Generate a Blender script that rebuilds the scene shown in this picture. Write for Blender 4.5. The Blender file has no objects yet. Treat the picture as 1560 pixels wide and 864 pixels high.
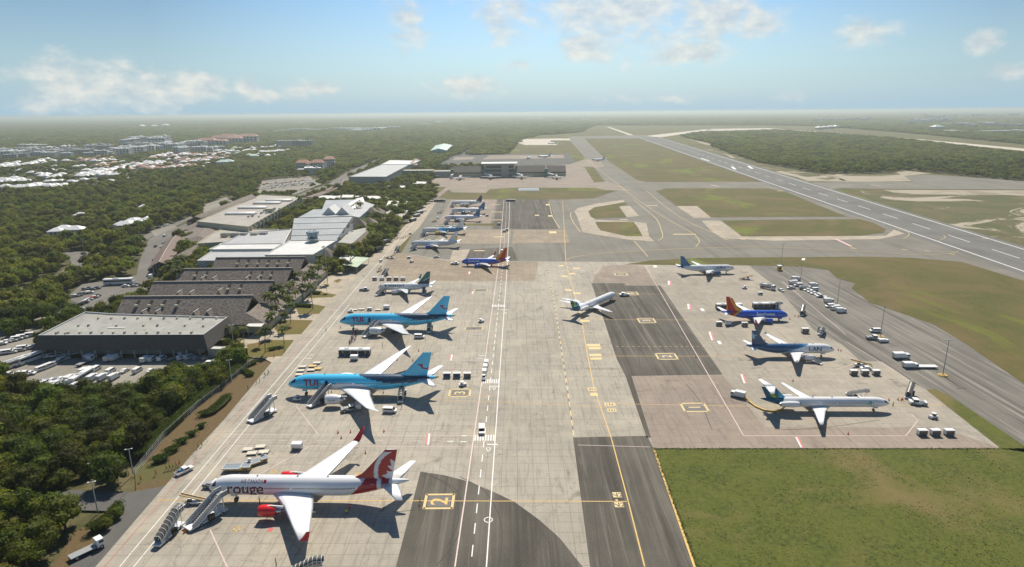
import bpy, bmesh, math, random
from mathutils import Vector, Matrix, noise
random.seed(7)
rad = math.radians
S = bpy.context.scene
C = S.collection
# ---------------------------------------------------------------- camera maths (photo pixels -> places on the ground)
FPX, CH, CX, CY, HY, ROLL = 960.0, 101.5, 780.0, 432.0, 171.5, rad(0.48)
PITCH = math.atan((CY-HY)/FPX)
def P(x, y, z=0.0):
    u, v = x-CX, y-CY
    c, s = math.cos(ROLL), math.sin(ROLL)
    a, b = u*c-v*s, u*s+v*c
    dy = FPX*math.cos(PITCH)-b*math.sin(PITCH)
    dz = -(FPX*math.sin(PITCH)+b*math.cos(PITCH))
    t = (z-CH)/dz
    return (a*t, dy*t)
def P3(x, y, z=0.0):
    p = P(x, y, z); return (p[0], p[1], z)
def PL(pts, z=0.0): return [P(x, y, z) for x, y in pts]
# ---------------------------------------------------------------- materials
MATS = {}
def nodes_of(m):
    m.use_nodes = True
    nt = m.node_tree
    return nt, nt.nodes, nt.links
def M(name, rgb, rough=0.6, metal=0.0, vary=0.10, scale=3.0, spec=0.5, coat=0.0):
    """plain surface with a little procedural unevenness in tone and gloss"""
    if name in MATS: return MATS[name]
    m = bpy.data.materials.new(name); nt, N, L = nodes_of(m)
    b = N['Principled BSDF']
    tc = N.new('ShaderNodeTexCoord'); nz = N.new('ShaderNodeTexNoise'); nz.inputs['Scale'].default_value = scale
    nz.inputs['Detail'].default_value = 4
    L.new(tc.outputs['Object'], nz.inputs['Vector'])
    mr = N.new('ShaderNodeMapRange'); mr.inputs['To Min'].default_value = 1-vary; mr.inputs['To Max'].default_value = 1+vary
    L.new(nz.outputs['Fac'], mr.inputs['Value'])
    mx = N.new('ShaderNodeVectorMath'); mx.operation = 'SCALE'; mx.inputs[0].default_value = rgb
    L.new(mr.outputs['Result'], mx.inputs['Scale']); L.new(mx.outputs['Vector'], b.inputs['Base Color'])
    b.inputs['Roughness'].default_value = rough; b.inputs['Metallic'].default_value = metal
    b.inputs['Specular IOR Level'].default_value = spec
    if coat: b.inputs['Coat Weight'].default_value = coat
    MATS[name] = m; return m
def ramp(N, pos_cols):
    r = N.new('ShaderNodeValToRGB'); e = r.color_ramp.elements
    while len(e) < len(pos_cols): e.new(0.5)
    for k, (p, c) in enumerate(pos_cols):
        e[k].position = p; e[k].color = (c[0], c[1], c[2], 1)
    return r
def noise_n(N, L, vec, scale, detail=5, rough=0.55, dist=0.0):
    n = N.new('ShaderNodeTexNoise'); n.noise_dimensions = '2D'; n.inputs['Scale'].default_value = scale; n.inputs['Detail'].default_value = detail
    n.inputs['Roughness'].default_value = rough; n.inputs['Distortion'].default_value = dist
    L.new(vec, n.inputs['Vector']); return n
def mapping(N, L, vec, sc=(1, 1, 1), rot=0.0, loc=(0, 0, 0)):
    m = N.new('ShaderNodeMapping'); m.inputs['Scale'].default_value = sc; m.inputs['Rotation'].default_value = (0, 0, rot)
    m.inputs['Location'].default_value = loc
    L.new(vec, m.inputs['Vector']); return m.outputs['Vector']
def mixc(N, L, fac, a, b, mode='MIX'):
    m = N.new('ShaderNodeMix'); m.data_type = 'RGBA'; m.blend_type = mode
    for sock, v in ((0, fac), (6, a), (7, b)):
        if isinstance(v, (int, float)): m.inputs[sock].default_value = v
        elif isinstance(v, tuple): m.inputs[sock].default_value = (v[0], v[1], v[2], 1)
        else: L.new(v, m.inputs[sock])
    return m.outputs[2]
# ---------------------------------------------------------------- mesh builder
class MB:
    def __init__(s): s.v = []; s.f = []; s.m = []; s.T = Matrix.Identity(4); s.sm = []
    def add(s, vs, fs, m=0, smooth=False):
        o = len(s.v); T = s.T
        s.v += [tuple(T @ Vector(p)) for p in vs]
        for f in fs:
            s.f.append([i+o for i in f]); s.m.append(m); s.sm.append(smooth)
        return s
    def box(s, c, d, m=0, rz=0.0, ry=0.0, taper=1.0):
        hx, hy, hz = d[0]/2, d[1]/2, d[2]/2
        R = Matrix.Rotation(rz, 4, 'Z') @ Matrix.Rotation(ry, 4, 'Y')
        vs = []
        for z in (-1, 1):
            k = taper if z > 0 else 1
            for x, y in ((-1, -1), (1, -1), (1, 1), (-1, 1)):
                q = R @ Vector((x*hx*k, y*hy*k, z*hz)); vs.append((q.x+c[0], q.y+c[1], q.z+c[2]))
        return s.add(vs, [(3, 2, 1, 0), (4, 5, 6, 7), (0, 1, 5, 4), (1, 2, 6, 5), (2, 3, 7, 6), (3, 0, 4, 7)], m)
    def prism(s, pts, z0, z1, m=0, mtop=None):
        n = len(pts)
        if sum(pts[i][0]*pts[(i+1) % n][1]-pts[(i+1) % n][0]*pts[i][1] for i in range(n)) < 0: pts = pts[::-1]
        vs = [(x, y, z0) for x, y in pts]+[(x, y, z1) for x, y in pts]
        s.add(vs, [(i, (i+1) % n, n+(i+1) % n, n+i) for i in range(n)]+[tuple(range(n-1, -1, -1))], m)
        s.add(vs[n:], [tuple(range(n))], m if mtop is None else mtop)
        return s
    def frustum(s, p0, z0, p1, z1, m=0, cap=True, mcap=None):
        """same-length outlines p0 at z0 and p1 at z1"""
        n = len(p0)
        if sum(p0[i][0]*p0[(i+1) % n][1]-p0[(i+1) % n][0]*p0[i][1] for i in range(n)) < 0: p0 = p0[::-1]; p1 = p1[::-1]
        vs = [(x, y, z0) for x, y in p0]+[(x, y, z1) for x, y in p1]
        s.add(vs, [(i, (i+1) % n, n+(i+1) % n, n+i) for i in range(n)], m)
        if cap: s.add(vs[n:], [tuple(range(n))], m if mcap is None else mcap)
        return s
    def cyl(s, a, b, r0, r1=None, n=10, m=0, caps=True, smooth=True):
        r1 = r0 if r1 is None else r1
        a = Vector(a); b = Vector(b); d = (b-a).normalized()
        u = d.orthogonal().normalized(); w = d.cross(u)
        vs = []
        for p, r in ((a, r0), (b, r1)):
            for i in range(n):
                t = 2*math.pi*i/n; vs.append(tuple(p+(u*math.cos(t)+w*math.sin(t))*r))
        s.add(vs, [(i, (i+1) % n, n+(i+1) % n, n+i) for i in range(n)], m, smooth)
        if caps: s.add(vs, [tuple(range(n-1, -1, -1)), tuple(range(n, 2*n))], m)
        return s
    def tube(s, pts, r, n=6, m=0):
        for a, b in zip(pts[:-1], pts[1:]): s.cyl(a, b, r, r, n, m)
        return s
    def rings(s, rs, m=0, smooth=True, caps=True, matf=None):
        """rs: list of equally long rings of points"""
        n = len(rs[0]); vs = [p for r in rs for p in r]
        o = len(s.v); s.v += [tuple(s.T @ Vector(p)) for p in vs]
        for k in range(len(rs)-1):
            for i in range(n):
                j = (i+1) % n
                s.f.append([o+k*n+i, o+k*n+j, o+(k+1)*n+j, o+(k+1)*n+i])
                if matf:
                    c = [sum(rs[a][b][q] for a, b in ((k, i), (k, j), (k+1, i), (k+1, j)))/4 for q in range(3)]
                    s.m.append(matf(c))
                else: s.m.append(m)
                s.sm.append(smooth)
        if caps:
            s.f.append([o+i for i in range(n-1, -1, -1)]); s.m.append(m); s.sm.append(False)
            s.f.append([o+(len(rs)-1)*n+i for i in range(n)]); s.m.append(m); s.sm.append(False)
        return s
    def wheel(s, c, r, w, m=0, m2=None, n=14):
        s.cyl((c[0], c[1]-w/2, c[2]), (c[0], c[1]+w/2, c[2]), r, r, n, m)
        if m2 is not None: s.cyl((c[0], c[1]-w/2-.02, c[2]), (c[0], c[1]+w/2+.02, c[2]), r*.55, r*.55, n, m2)
        return s
    def build(s, name, mats, parent=None, recalc=False):
        me = bpy.data.meshes.new(name); me.from_pydata(s.v, [], s.f)
        if not isinstance(mats, (list, tuple)): mats = [mats]
        for q in mats: me.materials.append(q)
        me.polygons.foreach_set('material_index', s.m); me.polygons.foreach_set('use_smooth', s.sm)
        me.update()
        if recalc:
            bm = bmesh.new(); bm.from_mesh(me); bmesh.ops.recalc_face_normals(bm, faces=bm.faces); bm.to_mesh(me); bm.free()
        o = bpy.data.objects.new(name, me); C.objects.link(o)
        if parent: o.parent = parent
        return o
# ---------------------------------------------------------------- things
def tag(o, label, cat, group=None):
    o['label'] = label; o['category'] = cat
    if group: o['group'] = group
    return o
def thing(name, label, cat, loc=(0, 0, 0), rz=0.0, group=None):
    o = bpy.data.objects.new(name, None); C.objects.link(o)
    o.empty_display_size = 0.5
    o.location = (loc[0], loc[1], loc[2] if len(loc) > 2 else 0.0); o.rotation_euler = (0, 0, rz)
    return tag(o, label, cat, group)
KIDS = {}
def kids(o): return list(o.children)
def dup(root, loc=None, rz=None, label=None, group=None, scale=None):
    def cp(o, parent):
        c = o.copy(); C.objects.link(c); c.parent = parent
        for ch in list(o.children): cp(ch, c)
        return c
    r = root.copy(); C.objects.link(r)
    for ch in list(root.children): cp(ch, r)
    if loc is not None: r.location = (loc[0], loc[1], loc[2] if len(loc) > 2 else 0.0)
    if rz is not None: r.rotation_euler = (0, 0, rz)
    if label: r['label'] = label
    if group: r['group'] = group
    if scale is not None: r.scale = scale if isinstance(scale, tuple) else (scale,)*3
    return r
class Proto:
    """first placing moves the prototype itself, later ones copy it with its parts"""
    def __init__(s, root): s.root = root; s.used = False
    def put(s, loc, rz, label, group=None, scale=None):
        if not s.used:
            s.used = True; r = s.root; r.location = (loc[0], loc[1], loc[2] if len(loc) > 2 else 0.0); r.rotation_euler = (0, 0, rz); r['label'] = label
            if group: r['group'] = group
            if scale is not None: r.scale = scale if isinstance(scale, tuple) else (scale,)*3
            return r
        return dup(s.root, loc, rz, label, group, scale)
def structure(o): o['kind'] = 'structure'; return o
def inside(pt, poly):
    x, y = pt; n = len(poly); r = False; j = n-1
    for i in range(n):
        xi, yi = poly[i]; xj, yj = poly[j]
        if (yi > y) != (yj > y) and x < (xj-xi)*(y-yi)/(yj-yi)+xi: r = not r
        j = i
    return r
SHEETS = {}
def sheet(name, polys, z, mat, kind='structure'):
    SHEETS.setdefault(name, []).extend(polys)
    return sheet_(name, polys, z, mat, kind)
def sheet_(name, polys, z, mat, kind='structure'):
    """flat surface of one or more outlines (world xy) at height z, triangulated"""
    bm = bmesh.new()
    for pts in polys:
        vs = [bm.verts.new((x, y, z)) for x, y in pts]
        f = bm.faces.new(vs)
    bm.normal_update()
    for f in bm.faces:
        if f.normal.z < 0: f.normal_flip()
    bmesh.ops.triangulate(bm, faces=bm.faces[:])
    me = bpy.data.meshes.new(name); bm.to_mesh(me); bm.free(); me.materials.append(mat)
    o = bpy.data.objects.new(name, me); C.objects.link(o); o['kind'] = kind
    return o
def smooth_poly(pts, it=2):
    for _ in range(it):
        q = []
        for i in range(len(pts)):
            a, b = pts[i], pts[(i+1) % len(pts)]
            q += [(a[0]*.75+b[0]*.25, a[1]*.75+b[1]*.25), (a[0]*.25+b[0]*.75, a[1]*.25+b[1]*.75)]
        pts = q
    return pts
def stripe(pts, w, dash=None, closed=False):
    """band of width w along world points -> list of quads; dash=(on, off)"""
    out = []
    if closed: pts = pts+[pts[0]]
    segs = []
    if dash is None:
        segs = list(zip(pts[:-1], pts[1:]))
    else:
        on, off = dash; t = 0.0
        for a, b in zip(pts[:-1], pts[1:]):
            L = math.dist(a, b); x = -t
            while x < L:
                s0, s1 = max(x, 0), min(x+on, L)
                if s1 > s0: segs.append((tuple(a[k]+(b[k]-a[k])*s0/L for k in (0, 1)), tuple(a[k]+(b[k]-a[k])*s1/L for k in (0, 1))))
                x += on+off
            t = L-(x-on-off) if x > L else 0
    for a, b in segs:
        L = math.dist(a, b)
        if L < 1e-4: continue
        dx, dy = (b[0]-a[0])/L, (b[1]-a[1])/L; nx, ny = -dy*w/2, dx*w/2
        e = w/2*0.5 if dash is None else 0
        a2 = (a[0]-dx*e, a[1]-dy*e); b2 = (b[0]+dx*e, b[1]+dy*e)
        out.append([(a2[0]+nx, a2[1]+ny), (a2[0]-nx, a2[1]-ny), (b2[0]-nx, b2[1]-ny), (b2[0]+nx, b2[1]+ny)])
    return out
def quads_obj(name, quads, z, mat):
    me = bpy.data.meshes.new(name); vs = []; fs = []
    for q in quads:
        a = sum(q[i][0]*q[(i+1) % len(q)][1]-q[(i+1) % len(q)][0]*q[i][1] for i in range(len(q)))
        if a < 0: q = q[::-1]
        fs.append(tuple(range(len(vs), len(vs)+len(q)))); vs += [(x, y, z) for x, y in q]
    me.from_pydata(vs, [], fs); me.materials.append(mat); me.update()
    o = bpy.data.objects.new(name, me); C.objects.link(o); o['kind'] = 'structure'
    return o
def text_polys(txt, size, bold=0.0, shear=0.0, spacing=1.0):
    cu = bpy.data.curves.new('lettering', 'FONT'); cu.body = txt; cu.size = size; cu.offset = bold; cu.shear = shear
    cu.space_character = spacing; cu.resolution_u = 4; cu.fill_mode = 'BOTH'
    o = bpy.data.objects.new('lettering', cu); C.objects.link(o)
    dg = bpy.context.evaluated_depsgraph_get(); dg.update()
    me = bpy.data.meshes.new_from_object(o.evaluated_get(dg))
    bpy.data.objects.remove(o); bpy.data.curves.remove(cu)
    vs = [tuple(v.co) for v in me.vertices]; fs = [tuple(p.vertices) for p in me.polygons]
    bpy.data.meshes.remove(me)
    return vs, fs
# ================================================================ camera, light, sky, air
cam = bpy.data.cameras.new('camera'); co = bpy.data.objects.new('camera', cam); C.objects.link(co)
cam.sensor_width = 36; cam.lens = 36*FPX/1560; cam.clip_start = 1; cam.clip_end = 90000
c_, s_ = math.cos(ROLL), math.sin(ROLL)
r0 = Vector((1, 0, 0)); d0 = Vector((0, -math.sin(PITCH), -math.cos(PITCH))); fw = Vector((0, math.cos(PITCH), -math.sin(PITCH)))
cxv = r0*c_+d0*s_; cyv = -(r0*-s_+d0*c_); czv = -fw
mt = Matrix((cxv, cyv, czv)).transposed().to_4x4(); mt.translation = (0, 0, CH)
co.matrix_world = mt
S.camera = co
SUN_EL, SUN_AZ = rad(51), rad(4)       # azimuth from +Y towards +X
sun = bpy.data.lights.new('sun', 'SUN'); so = bpy.data.objects.new('sun', sun); C.objects.link(so)
sun.energy = 4.3; sun.angle = rad(0.5); sun.color = (1.0, 0.92, 0.79)
sd = Vector((math.sin(SUN_AZ)*math.cos(SUN_EL), math.cos(SUN_AZ)*math.cos(SUN_EL), math.sin(SUN_EL)))
so.rotation_euler = sd.to_track_quat('Z', 'Y').to_euler(); so.location = (0, 0, 300)
W = bpy.data.worlds.new('World'); S.world = W; W.use_nodes = True
N, L = W.node_tree.nodes, W.node_tree.links
bg = N['Background']; bg.inputs['Strength'].default_value = 0.108
sky = N.new('ShaderNodeTexSky'); sky.sky_type = 'NISHITA'; sky.sun_disc = False
sky.sun_elevation = SUN_EL; sky.sun_rotation = SUN_AZ
sky.altitude = 0; sky.air_density = 1.0; sky.dust_density = 0.3; sky.ozone_density = 2.2
tc = N.new('ShaderNodeTexCoord'); sep = N.new('ShaderNodeSeparateXYZ'); L.new(tc.outputs['Generated'], sep.inputs[0])
def wm(op, a, b=None, c=None):
    n = N.new('ShaderNodeMath'); n.operation = op
    for i, v in enumerate((a, b, c)):
        if v is None: continue
        if isinstance(v, (int, float)): n.inputs[i].default_value = v
        else: L.new(v, n.inputs[i])
    return n.outputs[0]
az = wm('ARCTAN2', sep.outputs['X'], sep.outputs['Y'])
el = wm('ARCSINE', sep.outputs['Z'])
ae = N.new('ShaderNodeCombineXYZ'); L.new(az, ae.inputs[0]); L.new(el, ae.inputs[1])
def px_dir(x, y):
    u, v = x-CX, y-CY; a, b = u*c_-v*s_, u*s_+v*c_
    d = (r0*a+d0*b+fw*FPX).normalized()
    return math.atan2(d.x, d.y), math.asin(d.z)
clouds = [(118,138,100,34,1.05),(215,138,46,26,.95),(290,128,52,18,1),(372,131,16,10,.95),(404,147,20,8,.9),(452,140,20,14,1),(492,138,26,12,.8),
 (626,36,30,34,1),(712,130,44,16,.85),(930,24,180,46,1.05),(1075,30,84,34,1.1),(885,66,48,28,.9),(1045,76,50,16,1),
 (795,98,30,14,.9),(1325,44,46,20,.95),(1494,65,14,13,.9),(1538,108,30,9,.9),(790,10,40,22,.85),(1010,148,120,7,.5)]
# soft fringes so that the edges of the banks break up
acc = None
for x, y, w, h, k in clouds:
    a0, e0 = px_dir(x, y); ra = w/FPX*1.4; re = h/FPX*1.5
    sb = N.new('ShaderNodeVectorMath'); sb.operation = 'SUBTRACT'; L.new(ae.outputs[0], sb.inputs[0]); sb.inputs[1].default_value = (a0, e0, 0)
    ml = N.new('ShaderNodeVectorMath'); ml.operation = 'MULTIPLY'; L.new(sb.outputs[0], ml.inputs[0]); ml.inputs[1].default_value = (1/ra, 1/re, 0)
    ln = N.new('ShaderNodeVectorMath'); ln.operation = 'LENGTH'; L.new(ml.outputs[0], ln.inputs[0])
    v = wm('MULTIPLY', wm('SUBTRACT', 1.0, ln.outputs['Value']), k)
    acc = v if acc is None else wm('SMOOTH_MAX', acc, v, 0.25)
mp = mapping(N, L, ae.outputs[0], (1, 1.6, 1))
n1 = noise_n(N, L, mp, 13, 6, 0.54, 0.3); n2 = noise_n(N, L, mapping(N, L, ae.outputs[0], (1, 1.8, 1), 0, (3, 0.02, 0)), 34, 4, 0.55, 0)
dens = wm('ADD', acc, wm('MULTIPLY', wm('SUBTRACT', n1.outputs['Fac'], 0.5), 1.8))
dens = wm('ADD', dens, wm('MULTIPLY', wm('SUBTRACT', n2.outputs['Fac'], 0.5), 0.5))
mr = N.new('ShaderNodeMapRange'); mr.interpolation_type = 'SMOOTHSTEP'; L.new(dens, mr.inputs['Value'])
mr.inputs['From Min'].default_value = 0.10; mr.inputs['From Max'].default_value = 0.85; mr.inputs['To Max'].default_value = 0.82
shade = N.new('ShaderNodeMapRange'); L.new(n2.outputs['Fac'], shade.inputs['Value'])
shade.inputs['From Min'].default_value = 0.3; shade.inputs['From Max'].default_value = 0.7
ccol = mixc(N, L, shade.outputs[0], (4.0, 4.5, 4.8), (5.9, 5.9, 5.45))
# thin veil towards the horizon, as moist air shows it
lift = wm('MULTIPLY_ADD', el, -6.5, 1.0)
lift = wm('MULTIPLY', wm('POWER', wm('MAXIMUM', lift, 0.0), 1.3), 0.92)
skc = N.new('ShaderNodeHueSaturation'); skc.inputs['Saturation'].default_value = 1.2; L.new(sky.outputs[0], skc.inputs['Color'])
az2 = wm('MULTIPLY', wm('SUBTRACT', az, 0.07), wm('SUBTRACT', az, 0.07)); L.new(wm('MAXIMUM', wm('MULTIPLY_ADD', az2, -0.80, 0.80), 0.55), skc.inputs['Value'])
hzn = mixc(N, L, lift, skc.outputs[0], (2.55, 4.0, 5.15))
fin = mixc(N, L, mr.outputs[0], hzn, ccol)
L.new(fin, bg.inputs['Color'])
# the air itself
hz = MB(); hz.box((0, 19000, 52), (76000, 44000, 112)); 
hm = bpy.data.materials.new('haze_air'); nt, HN, HL = nodes_of(hm); HN.remove(HN['Principled BSDF'])
pv = HN.new('ShaderNodeVolumePrincipled'); pv.inputs['Color'].default_value = (0.80, 0.88, 0.83, 1); pv.inputs['Density'].default_value = HAZE = 0.000115
pv.inputs['Anisotropy'].default_value = 0.45
HL.new(pv.outputs[0], HN['Material Output'].inputs['Volume'])
ho = hz.build('haze', hm); ho['kind'] = 'stuff'
S.view_settings.view_transform = 'Standard'; S.view_settings.look = 'None'; S.view_settings.exposure = 0.0; S.view_settings.gamma = 1
S.view_settings.use_curve_mapping = False
cy_ = S.cycles
cy_.max_bounces = 4; cy_.diffuse_bounces = 2; cy_.glossy_bounces = 2; cy_.transmission_bounces = 2; cy_.volume_bounces = 0; cy_.transparent_max_bounces = 4
cy_.caustics_reflective = False; cy_.caustics_refractive = False
# ================================================================ ground materials
def ground_mat(name, build, rough=0.9, bump=None, spec=0.25):
    m = bpy.data.materials.new(name); nt, N, L = nodes_of(m); b = N['Principled BSDF']
    b.inputs['Roughness'].default_value = rough; b.inputs['Specular IOR Level'].default_value = spec
    tc = N.new('ShaderNodeTexCoord'); vec = tc.outputs['Object']
    col, h = build(N, L, vec)
    L.new(col, b.inputs['Base Color'])
    if h is not None:
        bp = N.new('ShaderNodeBump'); bp.inputs['Strength'].default_value = bump or 0.3; bp.inputs['Distance'].default_value = 0.1
        L.new(h, bp.inputs['Height']); L.new(bp.outputs['Normal'], b.inputs['Normal'])
    return m
def fac_range(N, L, v, a, b, c=0.0, d=1.0):
    r = N.new('ShaderNodeMapRange'); L.new(v, r.inputs['Value']); r.inputs['From Min'].default_value = a; r.inputs['From Max'].default_value = b
    r.inputs['To Min'].default_value = c; r.inputs['To Max'].default_value = d; return r.outputs[0]
def concrete(c1, c2, joint, slab=(4.6, 4.0), stain=0.55, streak=0.5, patch=0.10):
    def f(N, L, vec):
        big = noise_n(N, L, vec, 0.018, 6, 0.6)
        col = mixc(N, L, fac_range(N, L, big.outputs['Fac'], 0.35, 0.65), c1, c2)
        # every slab was poured on its own day
        br = N.new('ShaderNodeTexBrick'); br.offset = 0; br.squash = 1
        L.new(mapping(N, L, vec, (1, 1, 1), rad(0.4)), br.inputs['Vector'])
        br.inputs['Scale'].default_value = 1; br.inputs['Brick Width'].default_value = slab[0]; br.inputs['Row Height'].default_value = slab[1]
        br.inputs['Mortar Size'].default_value = 0.11; br.inputs['Mortar Smooth'].default_value = 0.3; br.inputs['Bias'].default_value = 0
        br.inputs['Color1'].default_value = (1-patch, 1-patch, 1-patch, 1); br.inputs['Color2'].default_value = (1+patch, 1+patch*.9, 1+patch*.75, 1); br.inputs['Mortar'].default_value = (joint, joint, joint*.97, 1)
        col = mixc(N, L, 1.0, col, br.outputs['Color'], 'MULTIPLY')
        br2 = N.new('ShaderNodeTexBrick'); br2.offset = 0.37; br2.inputs['Scale'].default_value = 1
        L.new(mapping(N, L, vec, (1, 1, 1), rad(0.4), (3, 1, 0)), br2.inputs['Vector'])
        br2.inputs['Brick Width'].default_value = slab[0]*6; br2.inputs['Row Height'].default_value = slab[1]*4; br2.inputs['Mortar Size'].default_value = 0
        br2.inputs['Color1'].default_value = (.93, .93, .94, 1); br2.inputs['Color2'].default_value = (1.05, 1.04, 1.02, 1); br2.inputs['Mortar'].default_value = (1, 1, 1, 1)
        col = mixc(N, L, 1.0, col, br2.outputs['Color'], 'MULTIPLY')
        # broom streaks and tyre wear along the taxi direction
        st = noise_n(N, L, mapping(N, L, vec, (1.0, 0.09, 1), rad(-6)), 0.9, 6, 0.6, 0.4)
        col = mixc(N, L, fac_range(N, L, st.outputs['Fac'], 0.50, 0.78, 0, streak), col, (c1[0]*.45, c1[1]*.45, c1[2]*.45))
        fx = noise_n(N, L, vec, 1.6, 7, 0.7)
        col = mixc(N, L, fac_range(N, L, fx.outputs['Fac'], 0.54, 0.80, 0, .5), col, (c1[0]*.5, c1[1]*.48, c1[2]*.45))
        oi = noise_n(N, L, vec, 0.11, 7, 0.68, 0.8)
        col = mixc(N, L, fac_range(N, L, oi.outputs['Fac'], 0.60, 0.78, 0, stain), col, (0.05, 0.047, 0.042))
        lt = noise_n(N, L, mapping(N, L, vec, (1, 1, 1), 0, (50, 20, 0)), 0.06, 5, 0.6)
        col = mixc(N, L, fac_range(N, L, lt.outputs['Fac'], 0.56, 0.70, 0, .35), col, (c2[0]*1.25, c2[1]*1.22, c2[2]*1.12))
        # hairline cracks
        vo = N.new('ShaderNodeTexVoronoi'); vo.feature = 'DISTANCE_TO_EDGE'; vo.inputs['Scale'].default_value = 0.09
        dn = noise_n(N, L, vec, 0.5, 4, 0.6)
        av = N.new('ShaderNodeVectorMath'); av.operation = 'MULTIPLY_ADD'; L.new(dn.outputs['Color'], av.inputs[0]); av.inputs[1].default_value = (4, 4, 0); L.new(vec, av.inputs[2])
        L.new(av.outputs[0], vo.inputs['Vector'])
        ck = fac_range(N, L, vo.outputs['Distance'], 0.0, 0.010, .38, 0)
        col = mixc(N, L, ck, col, (.07, .065, .06))
        return col, fx.outputs['Fac']
    return f
def asphalt(c1, c2, streak_dir=0.0, lane=0.6, tan=(0.13, 0.12, 0.105)):
    def f(N, L, vec):
        big = noise_n(N, L, vec, 0.03, 6, 0.62)
        col = mixc(N, L, fac_range(N, L, big.outputs['Fac'], 0.35, 0.68), c1, c2)
        st = noise_n(N, L, mapping(N, L, vec, (1, 0.03, 1), streak_dir), 0.55, 7, 0.66, 0.3)
        col = mixc(N, L, fac_range(N, L, st.outputs['Fac'], 0.50, 0.72, 0, lane), col, tan)
        st2 = noise_n(N, L, mapping(N, L, vec, (1, 0.02, 1), streak_dir, (9, 4, 0)), 0.22, 5, 0.6)
        col = mixc(N, L, fac_range(N, L, st2.outputs['Fac'], 0.54, 0.68, 0, lane*.7), col, (c1[0]*.45, c1[1]*.45, c1[2]*.45))
        fx = noise_n(N, L, vec, 2.4, 6, 0.7)
        col = mixc(N, L, fac_range(N, L, fx.outputs['Fac'], 0.45, 0.8, 0, .45), col, (c2[0]*1.5, c2[1]*1.5, c2[2]*1.45))
        return col, fx.outputs['Fac']
    return f
def grassy(dark, mid, light, dry, dry_amt=(0.5, 0.7), sand=None, fine=1.6, bright=None):
    def f(N, L, vec):
        a = noise_n(N, L, vec, fine, 8, 0.75)
        col = mixc(N, L, fac_range(N, L, a.outputs['Fac'], 0.30, 0.70), dark, light)
        b_ = noise_n(N, L, vec, fine*0.13, 6, 0.65, 0.5)
        col = mixc(N, L, fac_range(N, L, b_.outputs['Fac'], 0.38, 0.66, 0, .75), col, mid)
        d = noise_n(N, L, mapping(N, L, vec, (1, 1, 1), 0, (11, 5, 0)), 0.022, 7, 0.64, 0.6)
        col = mixc(N, L, fac_range(N, L, d.outputs['Fac'], dry_amt[0], dry_amt[1], 0, .9), col, dry)
        if bright:
            e = noise_n(N, L, mapping(N, L, vec, (1, .5, 1), 0, (31, 25, 0)), 0.016, 6, 0.62, 0.4)
            col = mixc(N, L, fac_range(N, L, e.outputs['Fac'], 0.57, 0.66, 0, .8), col, bright)
        if sand:
            s_ = noise_n(N, L, mapping(N, L, vec, (.7, 1, 1), 0, (71, 45, 0)), 0.012, 9, 0.72, 1.2)
            col = mixc(N, L, fac_range(N, L, s_.outputs['Fac'], sand[0], sand[0]+.04), col, sand[1])
        vf = noise_n(N, L, vec, fine*3.5, 4, 0.7)
        col = mixc(N, L, fac_range(N, L, vf.outputs['Fac'], 0.5, 0.75, 0, .55), col, (dark[0]*.6, dark[1]*.6, dark[2]*.6))
        return col, a.outputs['Fac']
    return f
mConc = ground_mat('apron_concrete', concrete((.365, .33, .27), (.425, .388, .32), .72, patch=.045))
mConcTan = ground_mat('tan_concrete', concrete((.30, .245, .18), (.34, .285, .215), .7, stain=.3, streak=.3))
mConcPink = ground_mat('rosy_concrete', concrete((.29, .24, .195), (.33, .275, .225), .78, stain=.45, streak=.5, patch=.05))
mConcPale = ground_mat('pale_concrete', concrete((.40, .345, .27), (.46, .40, .315), .75, stain=.2, streak=.2))
mConcGrey = ground_mat('grey_green_concrete', concrete((.34, .305, .25), (.39, .35, .285), .8, stain=.6, streak=.35, patch=.05))
mAsph = ground_mat('worn_asphalt', asphalt((.095, .092, .085), (.13, .125, .115)))
mAsphD = ground_mat('dark_asphalt', asphalt((.074, .067, .054), (.125, .113, .092), 0, .85, (.19, .172, .14)))
mAsphS = ground_mat('diagonal_worn_asphalt', asphalt((.14, .13, .11), (.20, .185, .158), rad(-52), 1.0, (.30, .275, .235)))
mTaxi = ground_mat('taxiway_asphalt', asphalt((.17, .158, .13), (.22, .205, .17), rad(12), .5, (.2, .19, .165)))
mRun = ground_mat('runway_asphalt', asphalt((.13, .126, .115), (.18, .175, .16), rad(25), .5, (.2, .195, .18)))
mRoad = ground_mat('road_asphalt', asphalt((.15, .14, .125), (.19, .18, .16), 0, .4))
mGrass = ground_mat('mown_grass', grassy((.036, .050, .008), (.118, .126, .020), (.126, .148, .022), (.185, .145, .055), (.46, .66), fine=.7), bump=1.0)
mField = ground_mat('airfield_grass', grassy((.058, .062, .012), (.115, .102, .024), (.112, .114, .020), (.155, .112, .042), (.40, .64), bright=(.15, .18, .016), fine=.45), bump=.6)
mFieldS = ground_mat('sandy_grass', grassy((.06, .07, .02), (.10, .10, .035), (.12, .12, .04), (.16, .125, .06), (.45, .65), sand=(.57, (.42, .36, .27)), fine=.3), bump=.6)
mDirt = ground_mat('brown_dry_grass', grassy((.095, .062, .026), (.135, .092, .042), (.175, .125, .058), (.10, .11, .03), (.56, .68), fine=1.1), bump=.6)
mLawn = ground_mat('lawn', grassy((.08, .08, .015), (.15, .125, .03), (.17, .155, .035), (.19, .125, .045), (.45, .60), fine=1.0), bump=.5)
mSand = ground_mat('sand', grassy((.33, .28, .20), (.38, .33, .25), (.44, .39, .30), (.25, .21, .14), (.5, .7), fine=.2))
mYard = ground_mat('gravel_yard', asphalt((.20, .185, .155), (.29, .27, .225), 0, .4, (.33, .31, .26)))
mFloor = ground_mat('forest_floor', grassy((.05, .052, .018), (.075, .075, .026), (.09, .088, .03), (.15, .125, .06), (.45, .65), fine=.3))
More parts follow.
